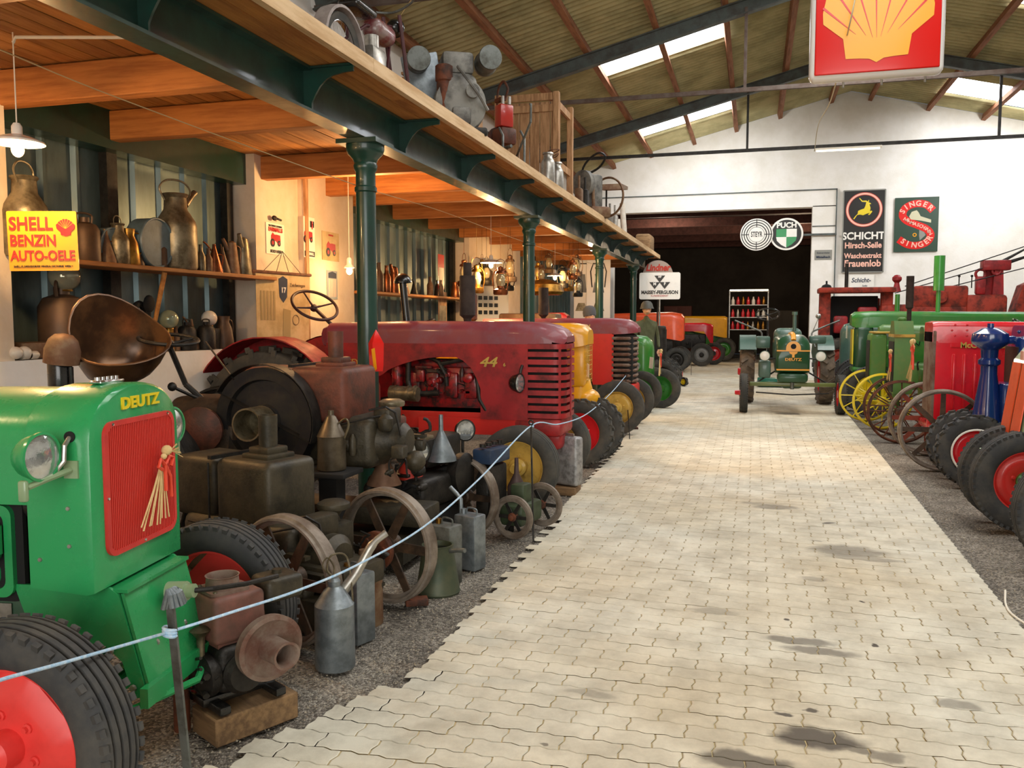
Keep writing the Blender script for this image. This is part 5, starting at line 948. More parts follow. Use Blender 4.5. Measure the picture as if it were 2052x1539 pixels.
for s in (-1, 1): MB().prism([(.03, .70), (.2, .70), (.14, 1.28), (.03, 1.28)], (0, s * .272 - .004, 0), (1, 0, 0), (0, 0, 1), (0, .008, 0)).obj('side_grille_panel', ORANGE, t)
MB().box((.18, 0, 1.34), (.02, .07, .07)).obj('badge', mat('worn_pink_badge', 'd8a090', rough=.5), t); m = MB()
for y in (-.26, 0, .26): m.box((.262, y, .67), (.02, .03, .03))
m.rbox((.12, 0, .60), (.25, .2, .25), .04).rbox((.16, 0, .45), (.16, .14, .3), .03); m.obj('lower_bracket', JGREEN, t)
for z in (.52, .60): MB().rbox((.30, .05, z), (.34, .03, .025), .008).obj('drawbar_tongue', SAGE, t)
# blue
t = gtractor('glossy dark blue row-crop tractor with tall cast steering pedestal and red front wheel', (2.3, 9.35, 0), Pi, BLUE, [(-1.5, .24, .24, 1.28, 1.55, .1), (-.20, .25, .25, 1.28, 1.56, .1)], [(.22, .32, 1, .35, .14, 'disc', 'lug', RUBBER, BRED, BRED), (.2, -.2, -1, .35, .14, 'disc', 'lug', RUBBER, BRED, BRED)], None, BLUE, BLUE, eng_z=(.5, 1.0), seed=13, axle_z=.36)
MB().rbox((-.22, .0, .95), (.14, .5, 1.0), .03).obj('radiator_shell', BLUE, t); MB().box((-.145, 0, .98), (.012, .42, .75)).obj('radiator_core', IRON, t)
m = MB(); m.lathe([(.19, 0), (.19, .03), (.16, .06), (.14, .14), (.12, .3), (.075, .62), (.075, .70), (.10, .72), (.10, .76), (.075, .78), (.08, .86), (.16, .92), (.17, .95), (.16, 1.02), (.08, 1.07), (.03, 1.08), (.03, 1.12), (0, 1.12)], (.05, .0, .46), (0, 0, 1), 28); m.rbox((.05, .0, .42), (.34, .3, .14), .03); m.rbox((.08, .02, .36), (.16, .16, .3), .03); m.rbox((-.08, .0, 1.42), (.2, .1, .08), .03); m.obj('steering_pedestal', BLUE, t)
bolts(t, [(.02 + .08 * i, .152, .44) for i in range(3)] + [(-.06, .152, .40), (-.06, .152, .47)], (0, 1, 0), .013, ALU)
MB().tube(spline([(.12, .22, .5), (.3, .24, .55), (.36, .24, .45), (.36, .24, .3), (.3, .24, .2), (.2, .24, .18)], 4), .011, 6).obj('crank_handle', ZINC, t)
MB().lathe([(0, 0), (.03, 0), (.04, .02), (.02, .04), (.02, .07), (0, .07)], (-.22, 0, 1.48), (0, 0, 1), 14).obj('filler_cap', BLUE, t)
m = MB(); m.lathe([(.355 * .62, -.02), (.355 * .62, .02)], n=40, ax=(0, 1, 0)); 
MB().torus((0, 0, 0), (0, 1, 0), .215, .010, 40, 6).obj('white_rim_ring', WHITE, t, (.22, .39, .35))
# bright red
t = gtractor('bright red tractor with ribbed side sheet and spoked iron wheels on the right', (2.28, 10.6, 0), Pi, BRED, [(-2.0, .24, .24, 1.36, 1.585, .06), (.30, .25, .25, 1.36, 1.60, .06), (.36, .24, .24, 1.37, 1.585, .05)], [(.30, .6, 1, .43, .14, 'steel', '', STEELRIM, BROWNIRON, RUST), (.24, -.55, -1, .43, .14, 'steel', '', STEELRIM, mat('wheel_rust_red', '8c3c28', '5a3020', rough=.6), RUST)], (.62, .22, .64, -2.2, DRUBBER, BRED), BRED, IRON, eng_z=(.45, .8), seed=14, axle_z=.4)
m = MB()
for s in (-1, 1): m.box((-.65, s * .243, .93), (1.95, .012, .9)); m.box((-.75, s * .252, 1.335), (1.85, .014, .04)); m.box((-.75, s * .252, .56), (1.85, .014, .03))
m.rbox((-.75, 0, .42), (1.6, .36, .3), .06, seg=3); m.obj('side_sheet', BRED, t)
for s in (-1, 1):
    for i in range(9): MB().rbox((.14 - i * .105, s * .256, .93), (.034, .05, .62), .014).obj('louvre', BRED, t)
m = MB(); m.rbox((.335, 0, 1.0), (.05, .50, 1.0), .02); m.obj('radiator', DUSTRUST, t); m = MB()
for i in range(3): m.sph((.14 + .03 * (i % 2), .25, 1.56 - i * .06), .012, 8).sph((.02, .25, 1.56 - i * .06), .012, 8)
m.obj('rivet', BRED, t); text('McCORMICK', .085, t, WYEL, (-.16, .262, 1.335), (pi / 2, 0, pi), bold=.03)
wheat(None, at(1832, 700, Y=10.35), 'straw bunch on the rusty radiator of the bright red tractor', 1.7, Pi)
wheat(None, at(1787, 715, Y=12.4), 'straw bunch on the old green tractor with the trapezoid radiator', 1.5, Pi)
# old green, unstyled radiator
x0 = at(1790, 700, Y=12.6).x; t = gtractor('old green tractor with trapezoid radiator top and yellow band', (x0 + .3, 12.6, 0), Pi, LGREEN, [(-2.0, .15, .15, 1.32, 1.52, .09), (-.05, .16, .16, 1.32, 1.52, .09)], [(.25, .45, 1, .40, .11, 'wire', '', RUST, RUST, RUST), (.2, -.4, -1, .40, .11, 'wire', '', RUST, RUST, RUST)], (.62, .2, .6, -2.2, IRON, LGREEN), LGREEN, LGREEN, seed=15)
MB().prism([(-.24, .62), (.24, .62), (.24, 1.38), (.12, 1.60), (-.12, 1.60), (-.24, 1.38)], (.08, 0, 0), (0, 1, 0), (0, 0, 1), (.24, 0, 0)).obj('radiator_shell', LGREEN, t); MB().box((.326, 0, .98), (.012, .4, .68)).obj('radiator_core', IRON, t); MB().box((.2, 0, 1.40), (.26, .50, .04)).obj('yellow_band', WYEL, t); MB().lathe([(0, 0), (.05, 0), (.06, .02), (.05, .04), (.02, .05), (0, .05)], (.2, 0, 1.6), (0, 0, 1), 16).obj('filler_cap', LGREEN, t)
MB().lathe([(.03, 0), (.03, .2), (.05, .22), (.05, .65), (0, .65)], (.10, -.1, 1.56), (0, 0, 1), 18).obj('exhaust_pipe', mat('sooty_brown_iron', '3a2e28'), t)
# mid green
x0 = at(1740, 700, Y=14.2).x; t = gtractor('dull green tractor with yellow trim and thin yellow spoked wheels', (x0 + .3, 14.2, 0), Pi, LGREEN, [(-2.2, .15, .15, 1.3, 1.52, .1), (.1, .16, .16, 1.3, 1.54, .1), (.16, .14, .14, 1.34, 1.5, .08)], [(.15, .55, 1, .40, .09, 'wire', '', BYEL, BYEL, BYEL), (.25, -.45, -1, .40, .09, 'wire', '', BYEL, BYEL, BYEL)], (.62, .2, .6, -2.2, IRON, BYEL), LGREEN, LGREEN, seed=16)
MB().rbox((.18, 0, 1.02), (.24, .46, .78), .05).obj('radiator_shell', paint('mid_green_paint', '4c8030', '7a8034', .6, rough=.45), t); MB().box((.305, 0, 1.0), (.01, .36, .6)).obj('radiator_core', IRON, t); MB().box((.18, .234, .98), (.2, .006, .7)).obj('corner_stripe', BYEL if False else LGREEN, t); MB().rbox((.12, 0, 1.42), (.3, .5, .03), .01).obj('top_rail', WYEL, t)
# bright styled green
x0 = at(1703, 700, Y=15.8).x; t = gtractor('bright green tractor with rounded nose, long bonnet and yellow grille edge', (x0 + .3, 15.8, 0), Pi, JGREEN, [(-2.6, .17, .17, 1.5, 1.74, .1), (-.0, .2, .2, 1.48, 1.76, .1), (.24, .2, .2, 1.48, 1.75, .12), (.30, .16, .16, 1.52, 1.70, .08)], [(.0, .5, 1, .42, .16, 'disc', 'rib', RUBBER, BYEL, BYEL), (.05, -.5, -1, .42, .16, 'disc', 'rib', RUBBER, BYEL, BYEL)], (.66, .22, .6, -2.4, RUBBER, BYEL), JGREEN, JGREEN, eng_z=(.8, 1.4), seed=17, axle_z=.44)
MB().rbox((.1, 0, 1.12), (.32, .42, .8), .08, seg=3).obj('radiator_shell', DGREEN, t); MB().rbox((.1, 0, .76), (.36, .44, .1), .04).obj('lower_tank', JGREEN, t); MB().box((.27, 0, 1.15), (.02, .3, .6)).obj('grille', BYEL, t); MB().cyl((-1.05, .1, 1.7), (-1.05, .1, 2.2), .035, n=16).cyl((-1.05, .1, 2.1), (-1.05, .1, 2.68), .085, n=20).obj('exhaust_pipe', paint('bright_green_stack', '3c9a3c'), t)
MB().lathe([(.04, 0), (.04, .35), (0, .35)], (-.45, -.1, 1.7), (0, 0, 1), 14).obj('air_intake', JGREEN, t); card(None, at(1697, 665, Y=15.6), Pi - .3, 'white and red leaflet on the nose of the bright green tractor', .1, .22)
# grey-green one behind
x0 = at(1684, 680, Y=18.0).x; t = gtractor('grey-green round-nosed tractor half hidden behind the bright green one', (x0 + .3, 18.0, 0), Pi, GREYGREEN, [(-2, .2, .2, 1.2, 1.55, .1), (.1, .22, .22, .6, 1.56, .14), (.24, .2, .2, .6, 1.52, .16), (.3, .14, .14, .65, 1.4, .1)], [(.0, .55, 1, .45, .18, 'disc', 'rib', RUBBER, IRON, IRON), (.0, -.55, -1, .45, .18, 'disc', 'rib', RUBBER, IRON, IRON)], None, DGREEN, seed=18)
for k, (Y, px) in enumerate(((19.6, 1672), )): pass
# ---- green tractor parked in the aisle, nose to camera
t = thing('tractor', 'dark green tractor with yellow nose band facing the camera in the aisle', 'tractor', (.66, 15.4, 0), radians(-88))
for y, s in ((-.80, -1), (.80, 1)): wheel(t, 'front_wheel', (0, y, .34), s, .34, .13, 'disc', 'rib', DRUBBER, BRED, BRED)
for y, s in ((-.70, -1), (.74, 1)): wheel(t, 'rear_wheel', (-1.9, y, .6), s, .6, .26, 'disc', 'lug', mat('clay_dusted_rubber', '5c5044', '7c6a58', rough=.9, amt=.8), BRED, BRED)
hood(t, DGREEN, [(-1.1, .27, .27, .95, 1.34, .14), (-.2, .28, .28, .72, 1.36, .16), (.06, .28, .28, .70, 1.34, .2), (.13, .27, .27, .72, 1.27, .24), (.16, .24, .24, .76, 1.15, .2)], 'bonnet')
tt = t
m = MB(); m.prism(arc(0, 1.13, .12, 0, 180, 12) + [(-.12, 1.08), (.12, 1.08)], (.165, 0, 0), (0, 1, 0), (0, 0, 1), (.01, 0, 0)); m.obj('nose_badge_plate', BYEL if False else SIGNY, t)
MB().cyl((.17, 0, 1.16), (.18, 0, 1.16), .045, n=20).obj('nose_hole', DARK, t); m = MB()
m.box((.155, 0, 1.085), (.035, .54, .022)); m.box((.155, 0, .76), (.035, .54, .026)); m.prism([(-.07, 1.07), (.07, 1.07), (.06, 1.04), (.02, 1.02), (.02, .97), (-.02, .97), (-.02, 1.02), (-.06, 1.04)], (.165, 0, 0), (0, 1, 0), (0, 0, 1), (.008, 0, 0)); m.tube([(.13, 0, 1.26), (.05, 0, 1.345), (-.2, 0, 1.365), (-.6, 0, 1.35)], .045, 8); m.obj('yellow_band', SIGNY, t)
text('DEUTZ', .065, t, SIGNY, (.168, 0, .935), (pi / 2, 0, pi / 2), bold=.03, sx=1.3)
m = MB(); m.rbox((.05, 0, .62), (.25, .5, .16), .05).rbox((-.6, 0, .62), (1.2, .34, .4), .05); m.obj('engine_block', DGREEN, t)
MB().rbox((.02, 0, .50), (.09, 1.42, .07), .015).obj('front_axle', paint('olive_green_axle', '6a7440', '44502c'), t); MB().cyl((.08, 0, .42), (.08, 0, .66), .03).obj('axle_pin', ZINC, t); MB().tube([(.1, -.6, .36), (.15, 0, .33), (.1, .6, .36)], .012, 6).tube([(.0, -.62, .5), (-.3, -.2, .75)], .014, 6).tube([(.0, .62, .5), (-.3, .2, .75)], .014, 6).obj('steering_rods', IRON, t)
for s in (-1, 1):
    headlamp(t, (.02, s * .46, .99), (1, 0, 0), .085, GREYGREEN, lens=mat('bright_lamp_glass', 'eeeae0', rough=.2)); MB().cyl((-.05, s * .25, .95), (-.03, s * .46, .93), .012).obj('headlamp_bracket', IRON, t)
    fender(t, (-1.9, 0, .62), .7, .3 * s, 38, 150, GREYGREEN, s * .55); MB().tube(spline([(-1.3, s * .5, 1.1), (-1.5, s * .45, 1.35), (-1.55, s * .6, 1.45), (-1.6, s * .95, 1.6)], 4), .016, 8).obj('grab_rail', ZINC, t)
m = MB(); m.rbox((-1.25, 0, 1.3), (.4, .5, .32), .12, seg=4); m.obj('fuel_tank', GREYGREEN, t); m = MB(); m.cyl((-1.0, .1, 1.4), (-1.0, .1, 1.75), .035).cyl((-1.0, .1, 1.7), (-1.0, .1, 1.76), .05); m.obj('exhaust_pipe', GREYGREEN, t)
steering(t, (-1.5, -.35, 1.72), (-.5, 0, .85), .21, BLACK, (-1.1, -.35, .95)); MB().cyl((-1.3, -.34, 1.0), (-1.45, -.35, 1.68), .016).obj('column_tube', ALU, t); MB().rbox((-.2, -.45, .75), (.3, .2, .3), .03).obj('tool_box', GREYGREEN, t); MB().rbox((-1.0, -.45, 1.2), (.25, .25, .22), .03).obj('seat_box', GREYGREEN, t); MB().rbox((-1.0, .5, 1.25), (.3, .28, .14), .03).obj('battery_box', GREYGREEN, t)
MB().sph((-1.4, .55, 1.68), .05, 12).cyl((-1.4, .55, 1.64), (-1.35, .42, 1.3), .008).obj('mirror', ALU, t)
b = at(1545, 782, Z=0); tag(MB().rbox((0, 0, .12), (.6, .35, .2), .02).obj('crate', paint('teal_plastic', '0c6a54', '0a4a3c'), None, (b.x, b.y + 1.0, 0)), 'teal green plastic crate on the floor under the aisle tractor', 'crate')
# ---- old red combine / binder at the back right
t = thing('threshing_machine', 'old rust-red harvesting machine with cab frame and levers before the white wall', 'machine', (2.0, 20.6, 0)); CR = mat('old_red_machine_paint', 'a03018', '4c2016', rough=.65, scale=5, amt=.95, bump=.15)
m = MB(); zt = 2.33
for x in (-.45, .85): m.rbox((x, 0, 1.25), (.24, .25, 2.1), .02)
m.rbox((.2, 0, zt - .06), (1.6, .7, .12), .03); m.rbox((.2, .3, 1.3), (1.1, .1, 1.6), .02); m.obj('frame', CR, t); MB().rbox((.2, .22, 1.3), (1.0, .06, 1.7), .02).obj('interior_shade', DARK, t)  # black sheet puts the shade of the frame's opening into the colour
m = MB(); m.lathe([(0, 0), (.3, 0), (.32, .04), (.3, .08), (.1, .1), (0, .1)], (.3, -.05, 1.2), (0, -1, 0), 28).rbox((-.1, .0, 1.5), (.3, .2, .4), .05).rbox((.45, 0, 1.75), (.4, .2, .3), .05).cyl((.1, 0, .9), (.9, 0, 1.0), .09); m.obj('drive_gear', WRED, t)
MB().lathe([(0, 0), (.1, 0), (.07, .1), (.05, .2), (.1, .26), (.1, .32), (.05, .37), (0, .38)], (1.05, 0, zt - .1), (0, 0, 1), 18).obj('air_cleaner_pot', WRED, t); MB().cyl((-.0, 0, zt), (.0, 0, zt + .55), .04).obj('exhaust_pipe', IRON, t); MB().lathe([(.12, 0), (.09, .06), (.02, .09), (.02, .16), (0, .16)], (-.42, 0, zt), (0, 0, 1), 14).obj('vent_cap', DARK, t)
for s in (-.3, .9): wheel(t, 'wheel', (s + .2, -.35, .6), -1, .6, .25, 'disc', 'lug', DRUBBER, CR, CR)
m = MB(); m.rbox((1.9, 0, 2.1), (1.1, .5, .5), .06).rbox((1.7, 0, 1.5), (2.0, .5, .9), .08).rbox((2.8, 0, 1.75), (.8, .6, .8), .08); m.lathe([(0, 0), (.12, 0), (.14, .03), (.12, .06), (0, .06)], (1.9, -.26, 2.1), (0, -1, 0), 20); m.obj('body', CR, t)
m = MB()
for x in (2.9, 3.05): m.prism([(x - .12, 1.9), (x + .12, 1.9), (x + .08, 2.75), (x - .08, 2.75)], (0, .1 - .2 * (x > 3), 0), (1, 0, 0), (0, 0, 1), (0, .1, 0))
m.rbox((3.0, 0, 2.78), (.55, .3, .22), .03).torus((2.72, 0, 2.6), (0, 1, 0), .1, .03, 20, 8).torus((3.0, -.1, 2.66), (0, 1, 0), .08, .025, 20, 8); m.rbox((2.72, 0, 2.35), (.2, .2, .4), .05); m.obj('tower', WRED, t)
for dx, dz in ((0, 0), (.42, -.02)): MB().tube([(3.1 + dx * .3, 0, 2.85 + dz), (3.55 + dx, -.05, 3.12 + dz)], [.035, .02], 8).sph((3.6 + dx, -.05, 3.15 + dz), .075, 12).obj('lever', IRON, t)
for a, b_ in (((1.2, 2.35), (4.6, 3.55)), ((1.0, 2.2), (4.5, 3.25)), ((2.0, 2.3), (4.6, 3.0))): MB().tube([(a[0], -.1, a[1]), (b_[0], -.1, b_[1])], .012, 5).obj('cable', IRON, t)
MB().prism([(3.3, 1.6), (4.6, 1.6), (4.8, 2.9), (4.3, 2.75), (3.5, 2.35)], (0, -.2, 0), (1, 0, 0), (0, 0, 1), (0, .5, 0)).obj('side_sheet', CR, t); MB().rbox((4.3, -.1, 2.9), (.6, .3, .5), .04).obj('wooden_box', OLDWOOD, t)
for x in (2.3, 2.55): MB().cyl((x, 0, 2.3), (x, 0, 2.55), .012).sph((x, 0, 2.56), .03, 8).obj('small_lever', IRON, t)
b0 = at(1690, 760, Z=0)
# ---- next room: dim tractors
gtractor('orange-red tractor under the round club sign in the next room', (-2.35, 27.0, 0), 0, ORANGE, [(-2.0, .25, .25, 1.3, 1.8, .15), (-.1, .27, .27, 1.0, 1.85, .18), (.2, .26, .26, .95, 1.8, .2), (.28, .2, .2, 1.0, 1.7, .15)], [(.1, -.6, -1, .38, .18, 'disc', 'rib', DRUBBER, IRON, IRON), (.1, .6, 1, .38, .18, 'disc', 'rib', DRUBBER, IRON, IRON)], (.75, .3, .8, -2.2, DRUBBER, IRON), IRON, IRON, eng_z=(.6, 1.1), seed=41)
gtractor('bright red tractor with white band and grey-hubbed wheel in the next room', (-1.55, 30.6, 0), 0, BRED, [(-2.2, .24, .24, 1.2, 1.48, .08), (-.1, .25, .25, 1.2, 1.5, .08), (.12, .24, .24, .8, 1.46, .1), (.2, .2, .2, .8, 1.4, .1)], [(-.15, -.6, -1, .40, .2, 'disc', 'rib', DRUBBER, mat('grey_wheel_paint', '8c8c88', '6c6c66'), IRON), (.2, .7, 1, .40, .2, 'disc', 'rib', DRUBBER, BRED, IRON)], (.7, .3, .8, -2.2, DRUBBER, BRED), IRON, IRON, eng_z=(.6, 1.1), seed=42)
gtractor('dim golden yellow and green tractor deepest in the dark room', (-1.1, 34.8, 0), 0, YEL, [(-2.0, .4, .4, 1.3, 1.75, .1), (.0, .4, .4, .9, 1.75, .15), (.1, .36, .36, .9, 1.7, .15)], [(.0, -.6, -1, .45, .2, 'disc', 'rib', DRUBBER, JGREEN, IRON), (.0, .6, 1, .45, .2, 'disc', 'rib', DRUBBER, JGREEN, IRON)], (.75, .3, .8, -2.2, DRUBBER, JGREEN), JGREEN, JGREEN, eng_z=(.6, 1.2), seed=43)
t = thing('display_rack', 'bright shop rack of small red and silver goods far back in the dark room', 'rack', (-.2, 36.0, 0)); m = MB()
for z in (1.2, 1.7, 2.2, 2.75): m.box((0, 0, z), (1.5, .4, .03))
for x in (-.75, .75): m.box((x, 0, 1.4), (.04, .4, 2.8))
m.obj('shelves', ALU, t); MB().box((0, -.22, 2.8), (1.5, .04, .05)).obj('light_tube', DIM, t); rn = random.Random(2)
for z in (1.2, 1.7, 2.2):
    for i in range(7): MB().lathe([(0, 0), (.07, 0), (.07, .18), (.03, .26), (.03, .32), (0, .32)], (-.62 + i * .2, -.05, z + .015), (0, 0, 1), 10).obj('bottle', rn.choice([BRED, ALU, BRASS, WHITE, BRED]), t)
# ================================================================ SIGNS
def board(name, lab, c, w_, h, m_, rot=(0, 0, 0), d=.012, r=.01, cat='sign', grp=None):
    'vertical board in its local xz plane, front towards -y'
    o = MB().prism(rrect(-w_ / 2, -h / 2, w_ / 2, h / 2, r, 4), (0, 0, 0), (1, 0, 0), (0, 0, 1), (0, d, 0)).obj(name, m_, None, c, rot); return tag(o, lab, cat, grp)
def flat(par, poly, m_, z=.0, name='print', y=-.002): return MB().prism(poly, (0, y, z), (1, 0, 0), (0, 0, 1), (0, -.0015, 0)).obj(name, m_, par)
def ringp(par, R0, R1, m_, c=(0, 0), y=-.003, name='ring', sx=1):
    m = MB(); m.lathe([(R0, 0), (R0, .003), (R1, .003), (R1, 0)], (0, 0, 0), (0, -1, 0), 48); o = m.obj(name, m_, par, (c[0], y, c[1])); o.scale = (sx, 1, 1); return o
def pecten(s, n=11):
    'scallop outline, hinge at the bottom'
    pts = [(-.16, -.46), (-.34, -.44), (-.36, -.22)]
    A = [(-.62, .02), (-.66, .3), (-.52, .46)]; pts += A
    pts += [(-.40, .60), (-.26, .66), (-.13, .74), (0, .72), (.13, .74), (.26, .66), (.40, .60)]
    pts += [(-x, z) for x, z in A[::-1]] + [(.36, -.22), (.34, -.44), (.16, -.46), (.06, -.53), (0, -.5), (-.06, -.53)][:5] + [(-.06, -.53)]
    return [(x * s, z * s) for x, z in pts]
# big red and yellow box sign hung under the roof frame
c = Vector((1.17, 9.75, 4.79)); t = thing('hanging_box_sign', 'large red box sign with yellow scallop hanging from the roof', 'sign', c, 0)
W2 = .655; MB().rbox((0, .09, 0), (2 * W2, .2, 1.30), .07, seg=4).obj('case', mat('white_plastic', 'e8e6e0', rough=.3, coat=.4), t)
MB().rbox((0, -.015, 0), (2 * W2 - .1, .03, 1.20), .05, seg=3).obj('red_face', SIGNR, t)
sh = [(-.17, -.46), (-.30, -.455), (-.33, -.25), (-.53, -.085), (-.535, .03), (-.50, .2), (-.40, .34), (-.25, .44), (-.08, .49), (.08, .49), (.25, .44), (.40, .34), (.50, .2), (.535, .03), (.53, -.085), (.33, -.25), (.30, -.455), (.17, -.46), (.07, -.47), (0, -.51), (-.07, -.47)]
so = MB().prism(sh, (0, -.032, 0), (1, 0, 0), (0, 0, 1), (0, -.006, 0)).obj('yellow_scallop', SIGNYB, t)
for a, r0, r1 in ((-48, .28, .62), (-33, .20, .66), (-17, .15, .68), (-2, .14, .69), (13, .15, .68), (29, .20, .66), (44, .28, .62)):
    u = Vector((sin(radians(a)), 0, cos(radians(a)))); v = Vector((u.z, 0, -u.x)); o_ = Vector((0, -.0385, -.40)); MB().prism([(r0, -.001), (r1 + .1, -.012), (r1 + .1, .012), (r0, .001)], o_, u, v, (0, -.003, 0)).obj('rib_line', SIGNR, so)
for x in (-.35, .35): MB().cyl((x, .09, .62), (x, .09, .70), .015).obj('hanger', IRON, t)
for x in (-.3, .08, .5): MB().cyl((x, .15, -.70), (x, .15, -.64), .012).obj('stud', ALU, t)
tag(MB().tube(spline([at(1725, -60, Y=9.6), at(1700, 60, Y=9.62), at(1665, 200, Y=12), at(1640, 250, Y=16), at(1632, 303, Y=20.2)]), .008, 5).obj('hanging_wire', mat('pale_wire', 'c8bc98', rough=.6)), 'thin pale wire dangling from the big red box sign to the tube lamp', 'wire')
a_ = at(1632, 302, Y=20.3); b_ = at(1767, 296, Y=20.3); t = thing('tube_lamp', 'fluorescent tube lamp on the dark tie bar in front of the white gable', 'lamp', (a_ + b_) / 2, 0); L_ = (b_ - a_).length; MB().box((0, 0, .03), (L_, .09, .04)).obj('housing', PAPER, t); MB().cyl((-L_ / 2 + .04, 0, -.01), (L_ / 2 - .04, 0, -.01), .018).obj('tube', DIM, t)
# yellow enamel plate on the left
A = at(16, 428, X=-4.6); c = at(86, 483, Y=4.42); t = board('enamel_sign', 'yellow enamel petrol sign with red lettering and red scallop below the first pendant lamp', c, .415, .375, SIGNY, (0, radians(-1), radians(24)), .006); t.scale = (1, 1, 1)
k = (0, -.004, 0)
for s, z, sz, sx, x, al in (('SHELL', .105, .115, .84, -.195, 'LEFT'), ('BENZIN', .0, .098, .80, -.195, 'LEFT'), ('AUTO-OELE', -.095, .088, .80, -.195, 'LEFT')): text(s, sz, t, SIGNRD, (x, -.003, z), bold=.025, sx=sx, al='LEFT')
text('SHELL-FLORIDSDORFER MINERALOELFABRIK WIEN 1', .018, t, SIGNK, (-.18, -.003, -.16), sx=.83, al='LEFT'); q = MB().prism([(x + .14, z + .075) for x, z in pecten(.085)], (0, -.001, 0), (1, 0, 0), (0, 0, 1), (0, -.004, 0)).obj('scallop_emblem', SIGNR, t)
for i in range(7): a = (i - 3) * .3; MB().box((.14 + sin(a) * .032, -.0055, .06 + cos(a) * .04 + .01), (.002, .001, .06), Matrix.Rotation(a, 3, 'Y')).obj('rib_line', SIGNY, q)
# round badges
c1 = at(1516, 470, Y=24.80); c2 = at(1576, 469, Y=24.84)
t = tag(MB().cyl((0, .02, 0), (0, 0, 0), .44, n=56).obj('target_roundel', WHITE, None, c1), 'round white target badge with black rings, left of the pair', 'sign')
for r in (.41, .345, .28): ringp(t, r - .026, r, SIGNK)
for a in range(4): MB().box((cos(a * pi / 2) * .31, -.005, sin(a * pi / 2) * .31), (.22 if a % 2 == 0 else .022, .003, .022 if a % 2 == 0 else .22)).obj('spoke_line', SIGNK, t)
ringp(t, .205, .215, SIGNK); text('STEYR', .20, t, SIGNK, (0, -.004, 0), bold=.02, sx=.55)
t = tag(MB().cyl((0, .02, 0), (0, 0, 0), .44, n=56).obj('shield_roundel', WHITE, None, c2), 'round black badge with green and white quartered shield, right of the pair', 'sign')
MB().cyl((0, 0, 0), (0, -.004, 0), .39, n=56).obj('black_field', SIGNK, t)
for (sx_, sz_, m_) in ((-1, 1, PGREEN), (1, 1, WHITE), (-1, -1, WHITE), (1, -1, PGREEN)):
    if sz_ > 0: p = [(0, -.08), (sx_ * .27, -.08), (sx_ * .27, .14), (0, .14)]
    else: p = [(0, -.08), (sx_ * .27, -.08), (sx_ * .25, -.18), (sx_ * .14, -.29), (0, -.37)]
    MB().prism(p, (0, -.0045, 0), (1, 0, 0), (0, 0, 1), (0, -.004, 0)).obj('shield_quarter', m_, t)
text('PUCH', .2, t, WHITE, (0, -.010, .235), bold=.04, sx=1.0); MB().box((.1, .07, -.03), (2.4, .13, .05)).obj('mounting_bar', GREYSTEEL, t)
# back wall signs
def onwall(x0, x1, z0, z1): return Vector(((x0 + x1) / 2, 24.955, (z0 + z1) / 2)), x1 - x0, z1 - z0
c, w_, h = onwall(2.29, 3.34, 2.90, 5.10); t = board('soap_sign', 'tall black soap sign with yellow leaping stag in a pink ring', c, w_, h, SIGNK); ringp(t, .40, .45, PINK, (0, .58)); ringp(t, .385, .40, SIGNRD, (0, .58)); ringp(t, .45, .465, SIGNRD, (0, .58))
stag = [(-.27, -.24), (-.24, -.25), (-.17, -.14), (-.10, -.13), (-.02, -.15), (.07, -.11), (.15, -.09), (.10, -.14), (.14, -.15), (.21, -.06), (.19, -.03), (.15, -.05), (.16, .04), (.13, .14), (.17, .14), (.16, .17), (.11, .19), (.12, .25), (.10, .25), (.09, .21), (.05, .24), (-.05, .24), (-.12, .32), (-.13, .30), (-.06, .21), (.05, .20), (.03, .10), (.0, .03), (-.09, .0), (-.15, -.03), (-.16, -.11), (-.21, -.16)]
flat(t, stag, BYEL, .58, 'stag')
for s, z, sz, sx in (('SCHICHT', -.13, .27, .95), ('Hirsch-Seile', -.38, .22, .88), ('Waschextrakt', -.66, .19, .86), ('Frauenlob', -.87, .25, .92)): text(s, sz, t, PINK if sz < .26 else WHITE, (0, -.003, z), bold=.03, sx=sx)
m = MB()
for x in (-w_ / 2, w_ / 2): m.box((x, -.004, 0), (.03, .02, h))
m.box((0, -.004, h / 2), (w_, .02, .03)).box((0, -.004, -h / 2), (w_, .02, .03)); m.obj('sign_frame', GREYP, t)
c, w_, h = onwall(3.58, 4.66, 3.42, 4.86); t = board('sewing_sign', 'green sewing machine sign with big red letter S', c, w_, h, SIGNG)
def ribbon(pts, wd):
    P = [Vector((x, 0, z)) for x, z in pts]; L1 = []; L2 = []
    for i, p in enumerate(P):
        tt_ = (P[min(i + 1, len(P) - 1)] - P[max(i - 1, 0)]).normalized(); n = Vector((-tt_.z, 0, tt_.x)); L1.append(p + n * wd / 2); L2.append(p - n * wd / 2)
    return [(p.x, p.z) for p in L1] + [(p.x, p.z) for p in L2[::-1]]
S = spline([(.40, 0, .36), (.22, 0, .52), (-.05, 0, .55), (-.28, 0, .44), (-.34, 0, .25), (-.22, 0, .10), (.0, 0, .0), (.25, 0, -.12), (.36, 0, -.28), (.28, 0, -.46), (.05, 0, -.55), (-.2, 0, -.52), (-.42, 0, -.38)], 5)
n = len(S); m = MB(); R_ = ribbon([(p.x, p.z) for p in S], .19); m.add([(x, -.003, z) for x, z in R_] , [(i, i + 1, 2 * n - 2 - i, 2 * n - 1 - i) for i in range(n - 1)]); m.obj('letter_s', SIGNR, t)
